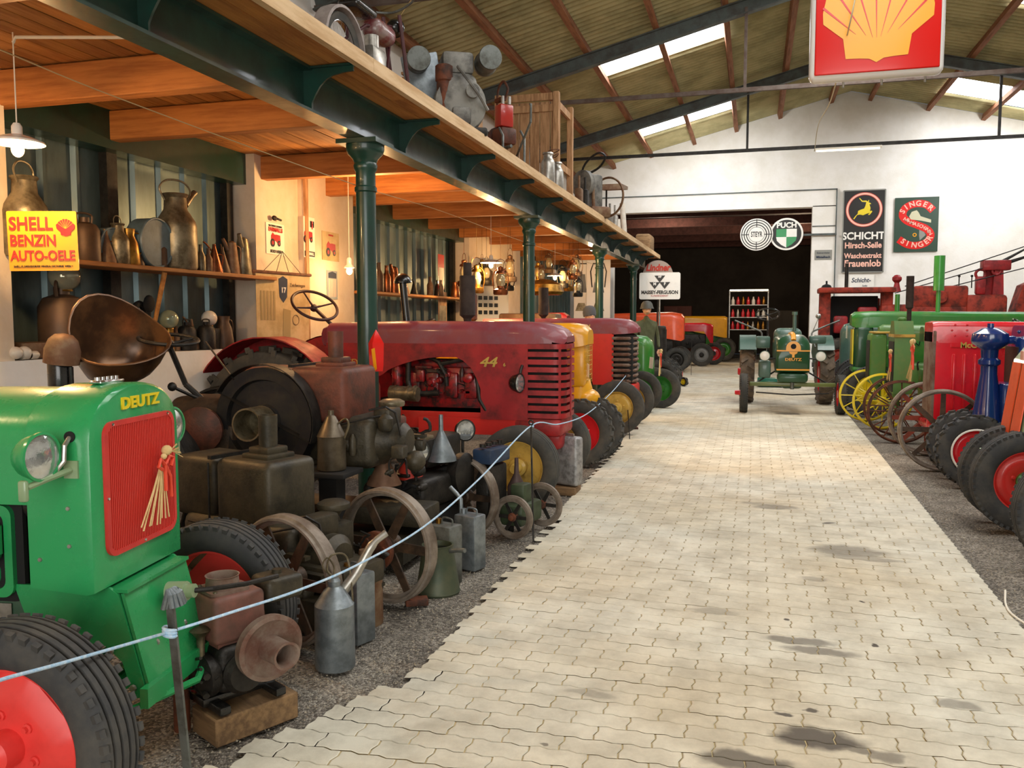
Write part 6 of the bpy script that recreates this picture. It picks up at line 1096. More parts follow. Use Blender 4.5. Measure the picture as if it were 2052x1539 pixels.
def along(s_, pts, size, m_, par):
    P = spline([(x, 0, z) for x, z in pts], 10); n_ = len(s_)
    for i, ch in enumerate(s_):
        u = (i + .5) / n_ * (len(P) - 1); j = min(int(u), len(P) - 2); p = P[j].lerp(P[j + 1], u - j); d = P[j + 1] - P[j]; text(ch, size, par, m_, (p.x, -.006, p.z), (pi / 2, -atan2(d.z, d.x), 0), bold=.03)
along('SINGER', [(-.38, .30), (-.26, .46), (-.04, .55), (.2, .52), (.40, .38)], .19, PINK, t); along('SINGER', [(-.36, -.40), (-.2, -.50), (.05, -.55), (.26, -.46), (.37, -.32)], .19, PINK, t); along('NÄHMASCHINEN', [(-.30, .16), (-.14, .06), (.08, -.03), (.26, -.13), (.36, -.26)], .12, PINK, t)
flat(t, [(-.18, .22), (-.12, .34), (0, .38), (.05, .32), (.1, .22), (.36, .12), (.36, .04), (.12, .1), (-.0, .12), (-.14, .14)], mat('print_cream', 'c8c4a4', rough=.4), 0, 'seamstress_print'); flat(t, [(.08, -.14), (.2, -.2), (.24, -.28), (.1, -.42), (.08, -.3)], GREYP, 0, 'dress_print'); ringp(t, .03, .05, SIGNYB, (-.03, -.27))
c, w_, h = onwall(2.50, 3.12, 2.42, 2.82); t = board('small_enamel_plate', 'small white plate with blue script below the black soap sign', c, w_, h, WHITE); text('Schicht-', .17, t, NAVY, (-.02, -.003, .06), bold=.02, sx=.9, shear=.2); text('Seife', .07, t, NAVY, (.08, -.003, -.09))
c, w_, h = onwall(1.58, 2.03, 3.25, 3.52); c.y = 24.93; t = board('door_plate', 'small grey plate with two lines of writing on the white door post', c, w_, h, GREYP); text('Steinerthaler', .065, t, NAVY, (0, -.003, .055)); text('Mistelbach', .085, t, NAVY, (0, -.003, -.06), bold=.03)
m = MB()
# club signs on a post
c = at(1322, 573, Y=22.6); t = thing('dealer_sign', 'white dealer sign with black triangle emblem on a pole', 'sign', c, radians(4)); MB().prism(rrect(-.53, -.35, .53, .35, .05), (0, 0, 0), (1, 0, 0), (0, 0, 1), (0, .06, 0)).obj('panel', WHITE, t)
for x, z in ((0, .19), (-.13, .02), (.13, .02)): MB().prism([(x - .14, z + .08), (x + .14, z + .08), (x, z - .10)], (0, -.002, 0), (1, 0, 0), (0, 0, 1), (0, -.004, 0)).obj('triangle', SIGNK, t)
text('M', .1, t, WHITE, (-.13, -.008, .05), bold=.04); text('F', .1, t, WHITE, (.13, -.008, .05), bold=.04); text('MF', .07, t, WHITE, (0, -.008, .235), bold=.04); text('MASSEY-FERGUSON', .125, t, SIGNK, (0, -.003, -.17), bold=.045, sx=.86); text('KUNDENDIENST', .06, t, SIGNRD, (0, -.003, -.26), bold=.02)
MB().cyl((0, .03, -.35), (0, .03, -c.z), .025).obj('pole', ALU, t)
c = at(1318, 552, Y=22.9); t = tag(MB().cyl((0, .02, 0), (0, 0, 0), .40, n=48).obj('round_dealer_sign', mat('faded_grey_enamel', '9c8c80', rough=.5), None, c), 'round faded red-lettered sign half hidden behind the white dealer sign', 'sign'); MB().cyl((0, .04, -c.z), (0, .04, .2), .02).obj('pole', IRON, t); text('Lindner', .24, t, SIGNRD, (0, -.003, .2), bold=.04, shear=.2, sx=.85)
# ================================================================ POSTERS ON THE LEFT WALL
def poster(px, py, X, w_, h, m_, lab, rz=pi / 2, name='poster'):
    c = at(px, py, X=X); return board(name, lab, c, w_, h, m_, (0, 0, rz), .004, .004, 'poster')
def mini(t, s, x, z, m1=SIGNRD, m2=SIGNK):
    'little printed tractor'
    flat(t, [(x + a * s, z + b * s) for a, b in ((-.4, -.1), (-.4, .15), (-.25, .3), (-.1, .2), (.1, .22), (.42, .2), (.45, -.1), (.2, -.2), (0, -.1))], m1, 0, 'tractor_print')
    for dx, r in ((-.28, .2), (.3, .14)): MB().cyl((x + dx * s, -.003, z - .2 * s), (x + dx * s, -.005, z - .2 * s), r * s, n=18).obj('wheel_print', m2, t); MB().cyl((x + dx * s, -.005, z - .2 * s), (x + dx * s, -.006, z - .2 * s), r * s * .5, n=12).obj('hub_print', m1, t)
t = poster(552, 479, -4.97, .36, .33, PAPER, 'cream poster with red tractor between two lines of print, left of the wooden strip'); text('McCORMICK-DEERING', .026, t, SIGNK, (0, -.003, .135), bold=.02); text('FARMALLS', .06, t, SIGNRD, (0, -.003, .095), bold=.05); mini(t, .22, 0, 0); text('SOLD HERE', .042, t, SIGNK, (0, -.003, -.135), bold=.04)
t = poster(620, 476, -4.89, .25, .46, PAPER, 'narrow tall poster with red tractor and black foot strip'); mini(t, .22, -.03, .02); flat(t, [(-.115, -.215), (.115, -.215), (.115, -.155), (-.115, -.155)], SIGNK, 0, 'foot_strip'); text('FARMALL', .042, t, WHITE, (0, -.005, -.185), bold=.04); text('IH', .09, t, SIGNK, (.06, -.003, .15), bold=.05); text('|', .09, t, SIGNR, (.06, -.004, .15), bold=.05)
t = poster(663, 494, -4.89, .42, .34, CARDC, 'brownish poster with small red tractor near the corner of the plaster pier'); mini(t, .26, .0, -.02); text('FARMALL', .03, t, SIGNRD, (0, -.003, .13))
t = poster(666, 571, -4.89, .26, .34, mat('blue_grey_print', '8c98a0', rough=.8), 'small blue-grey shield poster below the brownish one'); flat(t, [(-.1, .08), (.1, .08), (.1, .14), (.0, .16), (-.1, .14)], NAVY, 0, 'shield_top')
for i in range(5): flat(t, [(-.09 + i * .04, -.14), (-.07 + i * .04, -.14), (-.07 + i * .04, .07), (-.09 + i * .04, .07)], PINK, 0, 'stripe')
c = at(568, 622, X=-4.78); t = thing('wall_chart', 'rolled-down cream wall chart with number 17 shield hung on strings', 'chart', c, radians(82)); MB().prism([(-.42, -.42), (.42, -.42), (.46, .38), (-.42, .38)], (0, 0, 0), (1, 0, 0), (0, 0, 1), (0, .004, 0)).obj('sheet', CARDC, t); MB().rbox((.0, 0, .39), (.96, .03, .03), .01).obj('top_rod', BROWNWOOD, t)
for x in (-.3, -.1, .1, .3): MB().tube([(x, 0, .4), (0, 0, .62)], .003, 4).obj('string', IRON, t)
flat(t, [(-.07, .28), (-.07, .33), (0, .36), (.07, .33), (.07, .28), (.06, .14), (0, .08), (-.06, .14)], NAVY, 0, 'shield_print'); text('17', .08, t, WHITE, (0, -.006, .21), bold=.02)
for i in range(5): flat(t, [(-.36 + i * .05, -.1), (-.33 + i * .05, -.1), (-.33 + i * .05, .2), (-.36 + i * .05, .2)], mat('print_tan', 'a08c60', rough=.8), 0, 'column_print')
text('Zeichnungen', .05, t, mat('print_sepia', '7c6444'), (.24, -.003, .27)); ringp(t, .05, .055, mat('print_sepia', '7c6444'), (.2, -.1)); flat(t, [(-.02, -.3), (.1, -.32), (.12, .0), (.0, .02)], mat('print_tan', 'a08c60'), 0, 'diagram_print')
tag(MB().sph((0, 0, 0), .035, 12, (.6, 1.3, .8)).cyl((0, .05, 0), (0, .13, -.01), .012).obj('iron_hook', IRON, None, at(550, 437, X=-4.93)), 'small dark iron hook on the plaster above the cream tractor poster', 'hook')
for px, py, w_, h, m_, lab in ((884, 545, .35, .7, SIGNRD, 'red and cream paper poster high on the white wall past the shelf'), (887, 622, .5, .75, CRATEWOOD, 'brown framed picture low on the wall behind the black air intake'), (950, 610, .4, .65, RTIN, 'second brown framed picture behind the sooty silencer')):
    t = poster(px, py, -4.9, w_ * .8, h * .8, m_, lab, name='picture'); flat(t, [(-w_ * .32, -h * .32), (w_ * .32, -h * .32), (w_ * .32, h * .1), (-w_ * .32, h * .1)], TIN if m_ is not SIGNRD else PAPER, 0, 'picture_print')
# white lantern boards
def lantern_print(t, s, z):
    m = MB(); m.tube([(-.12 * s, -.004, z - .2 * s), (-.15 * s, -.004, z + .1 * s), (-.1 * s, -.004, z + .25 * s), (.1 * s, -.004, z + .25 * s), (.15 * s, -.004, z + .1 * s), (.12 * s, -.004, z - .2 * s)], .012 * s, 5); m.prism([(-.09 * s, z - .2 * s), (.09 * s, z - .2 * s), (.07 * s, z + .05 * s), (-.07 * s, z + .05 * s)], (0, -.002, 0), (1, 0, 0), (0, 0, 1), (0, -.003, 0)); m.prism([(-.11 * s, z - .3 * s), (.11 * s, z - .3 * s), (.09 * s, z - .2 * s), (-.09 * s, z - .2 * s)], (0, -.002, 0), (1, 0, 0), (0, 0, 1), (0, -.003, 0)); m.obj('lantern_print', SIGNK, t)
for px, lab, w_ in ((1199, 'white board with lantern and bell drawings right of the third green column', .95), (1165, 'white board with lantern drawing left of the third green column', .6)):
    c = at(px, 595, Y=21.0); t = board('lantern_board', lab, c, w_ * .62, 1.9, WHITE if False else mat('white_board', 'e4e2dc', rough=.6), (0, 0, radians(10)), .02, .01, 'board'); lantern_print(t, 1.3, .5); MB().box((0, .015, -(c.z + .95) / 2), (.06, .02, max(.1, c.z - .95))).obj('stand', OLDWOOD, t); flat(t, [(-.15, -.35), (.15, -.35), (.08, -.15), (-.08, -.15)], TIN, 0, 'bell_print')
c = at(983, 590, X=-4.6); t = board('pictogram_board', 'cream board with bell drawing and rows of small signs, right of the hanging lanterns', c, .9, 1.3, PAPER, (0, 0, radians(60)), .02, .01, 'board'); flat(t, [(-.2, .15), (.1, .15), (.05, .42), (-.12, .5), (-.2, .4)], RTIN, 0, 'bell_print')
for j in range(3):
    for i in range(4): flat(t, [(-.3 + i * .13, -.1 - j * .13), (-.21 + i * .13, -.1 - j * .13), (-.21 + i * .13, -.03 - j * .13), (-.3 + i * .13, -.03 - j * .13)], SIGNK, 0, 'symbol_print')
# ================================================================ SHELVES, CANS, LAMPS ON THE LEFT WALL
SX = -4.86; ZS = 2.04
sh_ = tag(MB().rbox((0, 0, 0), (.34, 3.1, .035), .005, seg=1).obj('shelf', PINE, None, (SX - .08, 6.32, ZS)), 'long pine shelf on the profiled steel wall, carrying the old cans', 'shelf')
tag(MB().rbox((0, 0, 0), (.34, 4.7, .035), .005, seg=1).obj('shelf', PINE, None, (SX - .08, 12.3, 1.97)), 'second pine shelf farther back, behind the first green column', 'shelf')
rn = random.Random(77)
def vessel(kind, x, y, z, s, m_, lab, rz=0, grp='old cans on the pine shelf', cat='can', name=None):
    t = thing(name or kind, lab, cat, (x, y, z), rz, grp)
    if kind == 'milk_can': MB().lathe([(0, 0), (.13, 0), (.14, .02), (.14, .30), (.13, .34), (.08, .42), (.075, .5), (.09, .52), (.085, .53), (.07, .5), (0, .49)], n=26).obj('body', m_, t); h_ = [(0, -.08, .48), (0, -.12, .56), (0, -.06, .62), (0, .06, .62), (0, .12, .56), (0, .08, .48)]
    elif kind == 'jug': MB().lathe([(0, 0), (.10, 0), (.105, .02), (.085, .2), (.055, .27), (.065, .33), (.055, .33), (.045, .27), (0, .26)], n=24).obj('body', m_, t); h_ = [(0, .06, .3), (0, .14, .28), (0, .16, .18), (0, .10, .1)]
    elif kind == 'cone_can': MB().lathe([(0, 0), (.085, 0), (.085, .03), (.02, .26), (.016, .3), (0, .3)], n=22).obj('body', m_, t); MB().tube([(0, -.02, .22), (0, -.09, .30), (0, -.12, .32)], .009, 8).obj('spout', m_, t); h_ = [(0, .03, .2), (0, .1, .18), (0, .08, .06)]
    elif kind == 'round_can': MB().lathe([(0, 0), (.09, 0), (.092, .01), (.09, .2), (.07, .235), (.03, .25), (.03, .28), (0, .28)], n=24).obj('body', m_, t); h_ = [(0, -.05, .24), (0, -.05, .3), (0, .05, .3), (0, .05, .24)]
    elif kind == 'bottle': MB().lathe([(0, 0), (.04, 0), (.042, .01), (.042, .14), (.018, .19), (.016, .24), (.02, .25), (0, .25)], n=18).obj('body', m_, t); h_ = None
    elif kind == 'drum': MB().cyl((0, 0, .18), (.14, 0, .18), .18, n=32).torus((.14, 0, .18), (1, 0, 0), .175, .01, 32, 6).obj('body', m_, t); h_ = None
    elif kind == 'slant_can': MB().lathe([(0, 0), (.09, 0), (.08, .1), (.06, .3), (.05, .36), (.02, .38), (0, .38)], n=22).obj('body', m_, t, (0, 0, 0), (0, 0, 0)); MB().tube([(0, -.05, .28), (0, -.12, .40)], [.03, .02], 10).obj('spout', m_, t); h_ = [(0, .04, .34), (0, .12, .3), (0, .11, .14)]
    if h_: MB().tube(spline(h_, 4), .007, 6).obj('handle', m_, t)
    t.scale = (s, s, s); return t
ms = [TIN, RTIN, mat('dark_brown_tin', '5a4432', '3a2c20', rough=.5, metal=.4), COPPER, mat('grey_blue_enamel', '5c7078', '3c484c', rough=.4), BRASS]
row_ = [(55, 'milk_can', 1.05, TIN, 'shiny tin churn with handle above the yellow enamel sign'), (172, 'round_can', 1.2, ms[2], 'squat brown can right beside the yellow enamel sign'), (205, 'drum', .8, ms[4], 'round blue-grey lidded dish standing on edge on the shelf'), (213, 'cone_can', .9, ms[1], 'small brown cone can in front of the blue-grey dish'), (238, 'milk_can', .62, TIN, 'small bright tin churn, fourth on the shelf from the yellow sign'), (258, 'jug', .9, BRASS, 'brassy jug with ball lid left of the large blue drum'), (285, 'drum', 1.15, ms[4], 'large round blue-grey drum lid leaning on the steel wall'), (275, 'cone_can', .7, ms[2], 'small dark cone can below the large blue-grey drum lid'), (303, 'bottle', 1.1, COPPER, 'slender coppery bottle left of the big spouted can'), (318, 'round_can', .8, ms[2], 'squat dark can touching the big spouted can'), (355, 'milk_can', 1.25, TIN, 'biggest can on the shelf, tall with handle and side spout'), (385, 'bottle', .8, ms[2], 'small dark bottle right of the biggest can'), (403, 'bottle', 1.0, TIN, 'tall narrow tin bottle with black cap'), (418, 'bottle', .9, ms[1], 'brown bottle beside the black-capped tin'), (430, 'cone_can', .9, ms[3], 'coppery cone can, fourth from the shelf end'), (446, 'cone_can', .85, ms[2], 'dark cone can, third from the shelf end'), (465, 'slant_can', .85, ms[1], 'brown slanting spouted can, second from the shelf end'), (487, 'slant_can', 1.0, TIN, 'tall tarnished spouted can at the far end of the shelf')]
for px, kd, s, m_, lab in row_:
    p = at(px, 530, X=SX - .06 - (.1 if kd == 'drum' else 0)); vessel(kd, p.x, min(p.y, 7.75), ZS + .018, s, m_, lab, rn.uniform(-.5, .5) if kd != 'drum' else 0)
p = at(362, 425, X=SX); tag(MB().tube([(0, 0, 0), (.0, .1, .1), (0, .14, .13)], [.03, .026, .028], 10).obj('can_spout', TIN, None, (SX - .06, at(372, 440, X=SX - .06).y, ZS + .60)), 'short wide pouring spout rising from the biggest can', 'spout')
for k, (px, kd, s, m_) in enumerate([(604, 'bottle', 1.2, COPPER), (618, 'bottle', 1.0, ms[2]), (760, 'bottle', 1.6, ms[2]), (775, 'bottle', 1.5, COPPER), (790, 'slant_can', 1.0, COPPER), (812, 'cone_can', .8, ms[1]), (830, 'cone_can', .7, IRON), (862, 'bottle', 1.2, ms[1]), (880, 'jug', .8, ms[2]), (912, 'jug', .8, COPPER)]):
    p = at(px, 600, X=SX - .06); 
    if p.y > 10: vessel(kd, p.x, p.y, 1.99, s, m_, ['', '', 'tall dark bottle just right of the first green column, on the far shelf', 'coppery bottle second from the first green column, far shelf', 'coppery spouted can on the far shelf', 'rusty cone can mid far shelf', 'black cone can mid far shelf', 'brown bottle near the end of the far shelf', 'dark jug near the end of the far shelf', 'copper jug at the end of the far shelf'][k], 0, 'vessels on the far shelf')
# things on the low wall ledge
LX = -5.1; ZL = 1.335
def led(px, X=LX): return at(px, 700, X=X).y
def globe(px, r, m_, lab, z, base=None):
    t = thing('glass_globe', lab, 'globe', (LX + .02, led(px, LX + .02), z), 0, 'glass globes on the wall ledge'); MB().sph((0, 0, r), r, 26).obj('glass', m_, t)
    if base: MB().lathe([(0, -.0), (r * .5, -.0), (r * .4, .03), (0, .03)], (0, 0, 0), (0, 0, 1), 18).obj('collar', BRASS, t)
t = vessel('round_can', LX, led(128), ZL, 1.9, mat('dark_brown_tin', '5a4432'), 'large dark oil drum with curved handle carrying the big glass globe', .4, 'lamps and tools on the wall ledge', 'can', 'oil_drum')
globe(135, .115, mat('smoky_glass', '9c9880', rough=.06, metal=.3), 'largest clear glass globe on the dark oil drum', ZL + .50, 1); globe(340, .085, mat('greenish_glass', 'a0a88c', rough=.08, metal=.2), 'greenish glass globe right of the leaning wooden handle', ZL + .20, 1); globe(421, .075, HORNW, 'milky white globe near the red mudguard', ZL + .22, 1)
MB_ = tag(MB().rbox((0, 0, .1), (.15, .16, .2), .01).obj('box', IRON, None, (LX, led(421), ZL)), 'dark box under the milky white globe', 'box'); tag(MB().cyl((0, 0, 0), (0, 0, .2), .045, .04, n=18).obj('lamp_foot', BRASS, None, (LX, led(340), ZL)), 'brass foot under the greenish globe', 'lamp foot')
for k, (px, dz) in enumerate(((30, 0), (48, -.0))): tag(MB().sph((0, 0, .05), .05, 18, (1, 1, .9)).lathe([(.03, 0), (.03, .06), (.015, .08), (0, .08)], (0, .045, .03), (0, 1, 0), 14).obj('insulator', HORNW, None, (LX + .12, led(px, LX + .12), ZL)), ['left of two white porcelain insulators on the ledge by the entrance pier', 'right of two white porcelain insulators on the ledge'][k], 'insulator')
tag(MB().rbox((0, 0, .06), (.2, .3, .12), .02).obj('tin_box', RTIN, None, (LX, led(60), ZL)), 'rusty tin box behind the white insulators', 'box')
for k, (px, h) in enumerate(((178, .28), (205, .30))): tag(MB().tube([(0, 0, 0), (0, .02, h * .5), (0, .09, h)], .012, 8).rbox((0, 0, .1), (.1, .14, .2), .03).obj('hand_pump', IRON, None, (LX, led(px), ZL)), ['dark hand pump with slanting lever behind the metal seat', 'second dark hand pump with slanting lever, farther from the entrance'][k], 'pump')
tag(MB().torus((0, 0, .30), (1, .3, 0), .12, .028, 26, 8).rbox((0, 0, .1), (.12, .12, .2), .03).obj('iron_ring_tool', DARK, None, (LX, led(282), ZL)), 'black iron ring standing on the ledge left of the wooden handle', 'tool'); tag(MB().sph((0, 0, .42), .07, 14, (.4, 1, 1.1)).cyl((0, 0, 0), (0, 0, .4), .012).obj('paddle', DARK, None, (LX + .05, led(302, LX + .05), ZL)), 'dark round-headed paddle beside the iron ring', 'tool')
a_ = at(330, 545, X=-4.83); b_ = at(306, 668, X=-5.0); tag(MB().tube([b_, a_], [.016, .022], 10).obj('wooden_pole', PINE), 'long wooden pole leaning from the ledge up to the shelf', 'pole')
for k, px in enumerate((228, 252, 265, 290, 316, 355, 372, 388, 400, 440)):
    kd = ('bottle', 'jug', 'cone_can', 'round_can', 'bottle', 'bottle', 'round_can', 'cone_can', 'round_can', 'jug')[k]; vessel(kd, LX + rn.uniform(-.03, .08), led(px), ZL, rn.uniform(.75, 1.0), [TIN, IRON, CHROME, ms[2], ALU, ms[1], IRON, RTIN, IRON, ms[2]][k], ['tin flask behind the seat rim', 'dark iron jug behind the seat', 'shiny chrome cone lamp left of the steering wheel', 'dark squat tin behind the steering wheel', 'slim aluminium tube bottle behind the steering wheel', 'rusty bottle right of the greenish globe', 'dark tin two right of the greenish globe', 'rusty cone can before the milky globe', 'dark tin just left of the milky globe', 'brown jug right of the milky globe'][k], 0, 'lamps and tools on the wall ledge')
# ================================================================ PENDANT LAMPS
def pendant(c, top, lab, pw, r=.14):
    t = thing('pendant_lamp', lab, 'lamp', c, 0, 'pendant lamps under the mezzanine'); MB().lathe([(r, -.0), (r * .98, .012), (r * .55, .04), (.03, .055), (.03, .10), (.018, .12), (0, .12)], n=32).obj('enamel_shade', WHITE, t); MB().sph((0, 0, -.035), .035, 16, (1, 1, 1.25)).obj('bulb', BULB, t); MB().tube([(0, 0, .1), (0, 0, top - c.z)], .004, 6).obj('cord', PAPER, t)
    lamp('bulb_and_fill_light', c + Vector((0, 0, -.10)), pw, (1, .60, .26), .05)
c = at(35, 288, Y=4.15); pendant(c, 3.31, 'lit pendant lamp with white enamel shade, nearest, above the yellow enamel sign', 34, .15)
tag(MB().tube([(c.x, c.y, 3.25), (c.x + .02, c.y, 3.28), at(285, 75, Z=3.28)], .010, 8).obj('conduit', PAPER), 'white conduit running along the plank ceiling to the nearest pendant lamp', 'conduit')
c = at(984, 527, X=-3.9); pendant(c, 3.32, 'lit pendant lamp right of the silencer with hanging lanterns around', 60, .17); c = at(1112, 553, X=-3.7); pendant(c, 3.32, 'lit pendant lamp beyond the second green column', 60, .15); c = at(1092, 530, X=-4.4)
c = at(700, 537, X=-4.55); pendant(c, 3.32, 'small glowing lamp left of the first green column', 9, .06)
lamp('bulb_and_fill_light', (-3.9, 8.3, 2.7), 46, (1, .58, .24), .1); lamp('bulb_and_fill_light', (-3.6, 1.6, 2.5), 26, (1, .66, .34), .1); lamp('bulb_and_fill_light', (-3.6, 19.5, 2.7), 30, (1, .65, .35), .1)  # added warm fill under the deck; no lamps hang at these points
# ================================================================ KEROSENE LANTERNS hanging round the second and third column
def lantern(c, s, m_, lab):
    t = thing('kerosene_lantern', lab, 'lantern', c, rn.uniform(0, 3), 'old lanterns hanging under the mezzanine'); MB().lathe([(0, -.30), (.09, -.30), (.10, -.28), (.10, -.23), (.05, -.21), (.045, -.18), (0, -.18)], n=18).obj('tank', m_, t); MB().lathe([(.045, -.18), (.065, -.12), (.06, -.06), (.035, -.01)], n=18).obj('glass', mat('amber_glass', 'c8b890', rough=.08, metal=.4), t); MB().lathe([(.07, -.01), (.06, .02), (.035, .03), (.04, .07), (0, .09)], n=18).obj('hood', m_, t)
    m = MB()
    for x in (-1, 1): m.tube(spline([(x * .085, 0, -.24), (x * .105, 0, -.12), (x * .09, 0, .0), (x * .04, 0, .05)], 3), .007, 6)
    m.tube(spline([(-.08, 0, .0), (-.06, 0, .14), (0, 0, .18), (.06, 0, .14), (.08, 0, .0)], 4), .004, 6).tube([(0, 0, .18), (0, 0, max(.2, (3.31 - c.z) / s))], .003, 4); m.obj('frame', m_, t); t.scale = (s, s, s)
lm = [BRASS, IRON, COPPER, RTIN]; names = ['brassy', 'black', 'coppery', 'rusty']
for k, (px, py, Y) in enumerate([(955, 556, 12.6), (975, 548, 13.4), (1003, 560, 12.2), (1022, 535, 13.6), (966, 540, 14.4), (1018, 556, 14.2), (1060, 535, 14.6), (1085, 550, 14.8), (1078, 545, 17), (1128, 552, 16.5), (1148, 540, 15.4), (1156, 530, 16.8), (1140, 560, 17.5), (1158, 575, 15.8), (930, 545, 13.0), (1100, 525, 18.2)]):
    c = at(px, py, Y=Y); c.z += .1; lantern(c, [1.15, .95, 1.1][k % 3], lm[k % 4], '%s kerosene lantern hanging %s' % (names[k % 4], ['lowest left of the lit pendant lamp', 'right behind the lit pendant lamp', 'just below and right of the lit pendant lamp', 'upper, against the second green column on its left', 'high behind the lit pendant lamp', 'low against the second green column on its left', 'immediately right of the second green column', 'second to the right of the second green column', 'deep between the two far lamps', 'right of the far lit lamp', 'high, left of the third green column', 'highest, touching the third green column', 'low behind the far lit lamp', 'lowest, left of the third green column', 'far left above the black air intake', 'smallest, high and farthest back'][k]))
# brass lamp shade and copper still-like things beyond
c = at(1090, 585, Y=13.95); t = thing('brass_carriage_lamp', 'broad brass lamp body glowing between the second and third green column', 'lamp', c, 0); MB().lathe([(0, .22), (.12, .2), (.3, .12), (.34, .0), (.3, -.05), (0, -.06)], n=30).obj('dome', BRASS, t); MB().lathe([(0, -.35), (.1, -.35), (.08, -.1), (0, -.06)], n=18).obj('stem', RTIN, t)
tag(MB().rbox((0, 0, .72), (1.0, .45, c.z - .36 - .0), .04).obj('machine_case', RTIN, None, (c.x - .25, c.y + .05, (c.z - .36) / 2 - .72)), 'brown tin machine case under the brass lamp', 'case')
gtractor('old rust-red tractor with slotted nose seen over the maroon bonnet', (at(1130, 640, Y=17.25).x, 17.25, 0), 0, WRED, [(-1.0, .22, .22, 1.2, 1.74, .1), (.0, .24, .24, .9, 1.76, .12), (.1, .2, .2, .9, 1.7, .1)], [(0, -.5, -1, .4, .15, 'disc', 'rib', DRUBBER, WRED, WRED)], None, WRED, IRON, seed=51)
# cobwebbed cord between the columns
tag(MB().tube(spline([at(0, 100, X=-3.6), at(260, 205, X=-3.5), Vector((-3.05, 6.15, 2.68)), at(890, 425, X=-3.2), Vector((-3.05, 11.3, 2.68)), Vector((-3.05, 16.8, 2.7))], 6), .0035, 5).obj('dusty_cord', mat('dusty_cord', 'b89c70', rough=.9)), 'thin dusty cord strung past the green columns', 'cord')
# ================================================================ ON THE MEZZANINE
MZ = 3.37
def mz(px, py, X=-2.9): return at(px, py, X=X)
# motorcycle, front wheel towards the entrance, leaning handlebars
c = mz(690, 60, -2.98); y0 = c.y; t = thing('motorcycle', 'old maroon and grey motorcycle standing at the edge of the mezzanine', 'motorcycle', (-3.02, y0 + .0, MZ), radians(88))
m = MB(); m.lathe([(.24, -.03), (.30, -.045), (.32, 0), (.30, .045), (.24, .03), (.25, 0), (.24, -.03)], (0, 0, 0), (0, 1, 0), 44); wm_ = m.mesh('tyre', DRUBBER)
for x in (0.0,):
    o = put('wheel', wm_, t, (x, 0, .32)); m = MB(); m.lathe([(.235, -.022), (.25, -.025), (.25, .025), (.235, .022), (.235, -.022)], ax=(0, 1, 0), n=40)
    m.obj('rim', CHROME, o); m = MB()
    for i in range(18): a = 2 * pi * i / 18; m.tube([(cos(a) * .03, .02 * (-1) ** i, sin(a) * .03), (cos(a) * .24, 0, sin(a) * .24)], .002, 4)
    m.cyl((0, -.05, 0), (0, .05, 0), .04); m.obj('spokes', ALU, o); pr = arc(0, 0, .36, 10 if x < 1 else 0, 175, 16); m = MB(); m.loft([[(a, -.07, b) for a, b in pr], [(a * .93, -.075, b * .93) for a, b in pr], [(a * .93, .075, b * .93) for a, b in pr], [(a, .07, b) for a, b in pr], [(a * 1.02, 0, b * 1.02) for a, b in pr], [(a, -.07, b) for a, b in pr]], cap=False); m.obj('mudguard', mat('dusty_grey_paint', '9c928c', '6e6460', rough=.6), t, (x, 0, .32))
MB().rbox((.78, 0, .70), (.42, .22, .20), .09, seg=4).obj('fuel_tank', mat('dusty_maroon_tank', '6c2028', '8c8078', rough=.35, amt=.7, coat=.4), t); MB().rbox((.35, 0, .78), (.4, .22, .08), .035, seg=3).obj('saddle', BLACK, t); MB().rbox((.62, 0, .36), (.3, .2, .3), .05).cyl((.62, 0, .45), (.62, 0, .62), .07).obj('engine', ALU, t)
m = MB(); m.tube([(1.25, -.09, .32), (1.05, -.09, .95)], .02, 8).tube([(1.25, .09, .32), (1.05, .09, .95)], .02, 8).tube([(0, 0, .32), (.6, 0, .25), (.95, 0, .4), (1.05, 0, .85), (.5, 0, .68), (0, .05, .35)], .016, 8); m.obj('frame', mat('maroon_frame', '4c1c20', '3a2a28', rough=.5), t); MB().tube(spline([(.82, -.36, 1.02), (.92, -.28, 1.0), (1.03, -.08, .98), (1.03, .08, .98), (.92, .28, 1.0), (.82, .36, 1.02)], 4), .012, 8).obj('handlebar', ZINC, t); t.scale = (.84, .84, .84); headlamp(t, (1.15, 0, .86), (1, 0, 0), .09, BLACK); MB().cyl((.7, -.14, .28), (-.1, -.14, .26), .03).obj('exhaust_pipe', ZINC, t); MB().tube(spline([(.9, -.3, 1.0), (1.1, -.2, 1.1), (1.2, 0, .95), (1.1, 0, .8)], 4), .004, 5).obj('brake_cable', STRAW, t)
tag(MB().torus((0, 0, .3), (1, .2, 0), .32, .012, 40, 6).obj('hoop', DARK, None, (-3.35, mz(850, 150, -3.35).y, MZ + .03)), 'dark iron hoop standing behind the grey engine on the mezzanine', 'hoop')
def crate(px, X, w_, d, h, lab, z=MZ): p = at(px, 200, X=X); t = thing('wooden_crate', lab, 'crate', (X, p.y, z), 0, 'crates on the mezzanine'); return t, p
# long flat crate behind the engine
y0 = mz(900, 200, -3.5).y; t = thing('wooden_crate', 'pale wooden box behind the grey engine on the mezzanine', 'crate', (-3.75, y0 + .5, MZ), 0); t.scale = (1, 1, 1.45)
for k in range(4): MB().box((.3, 0, .1 + k * .19), (.02, 1.2, .18)).obj('board', CRATEWOOD, t); MB().box((0, -.6, .1 + k * .19), (.6, .02, .18)).obj('board', CRATEWOOD, t)
MB().box((0, 0, .79), (.62, 1.22, .02)).obj('lid', CRATEWOOD, t)
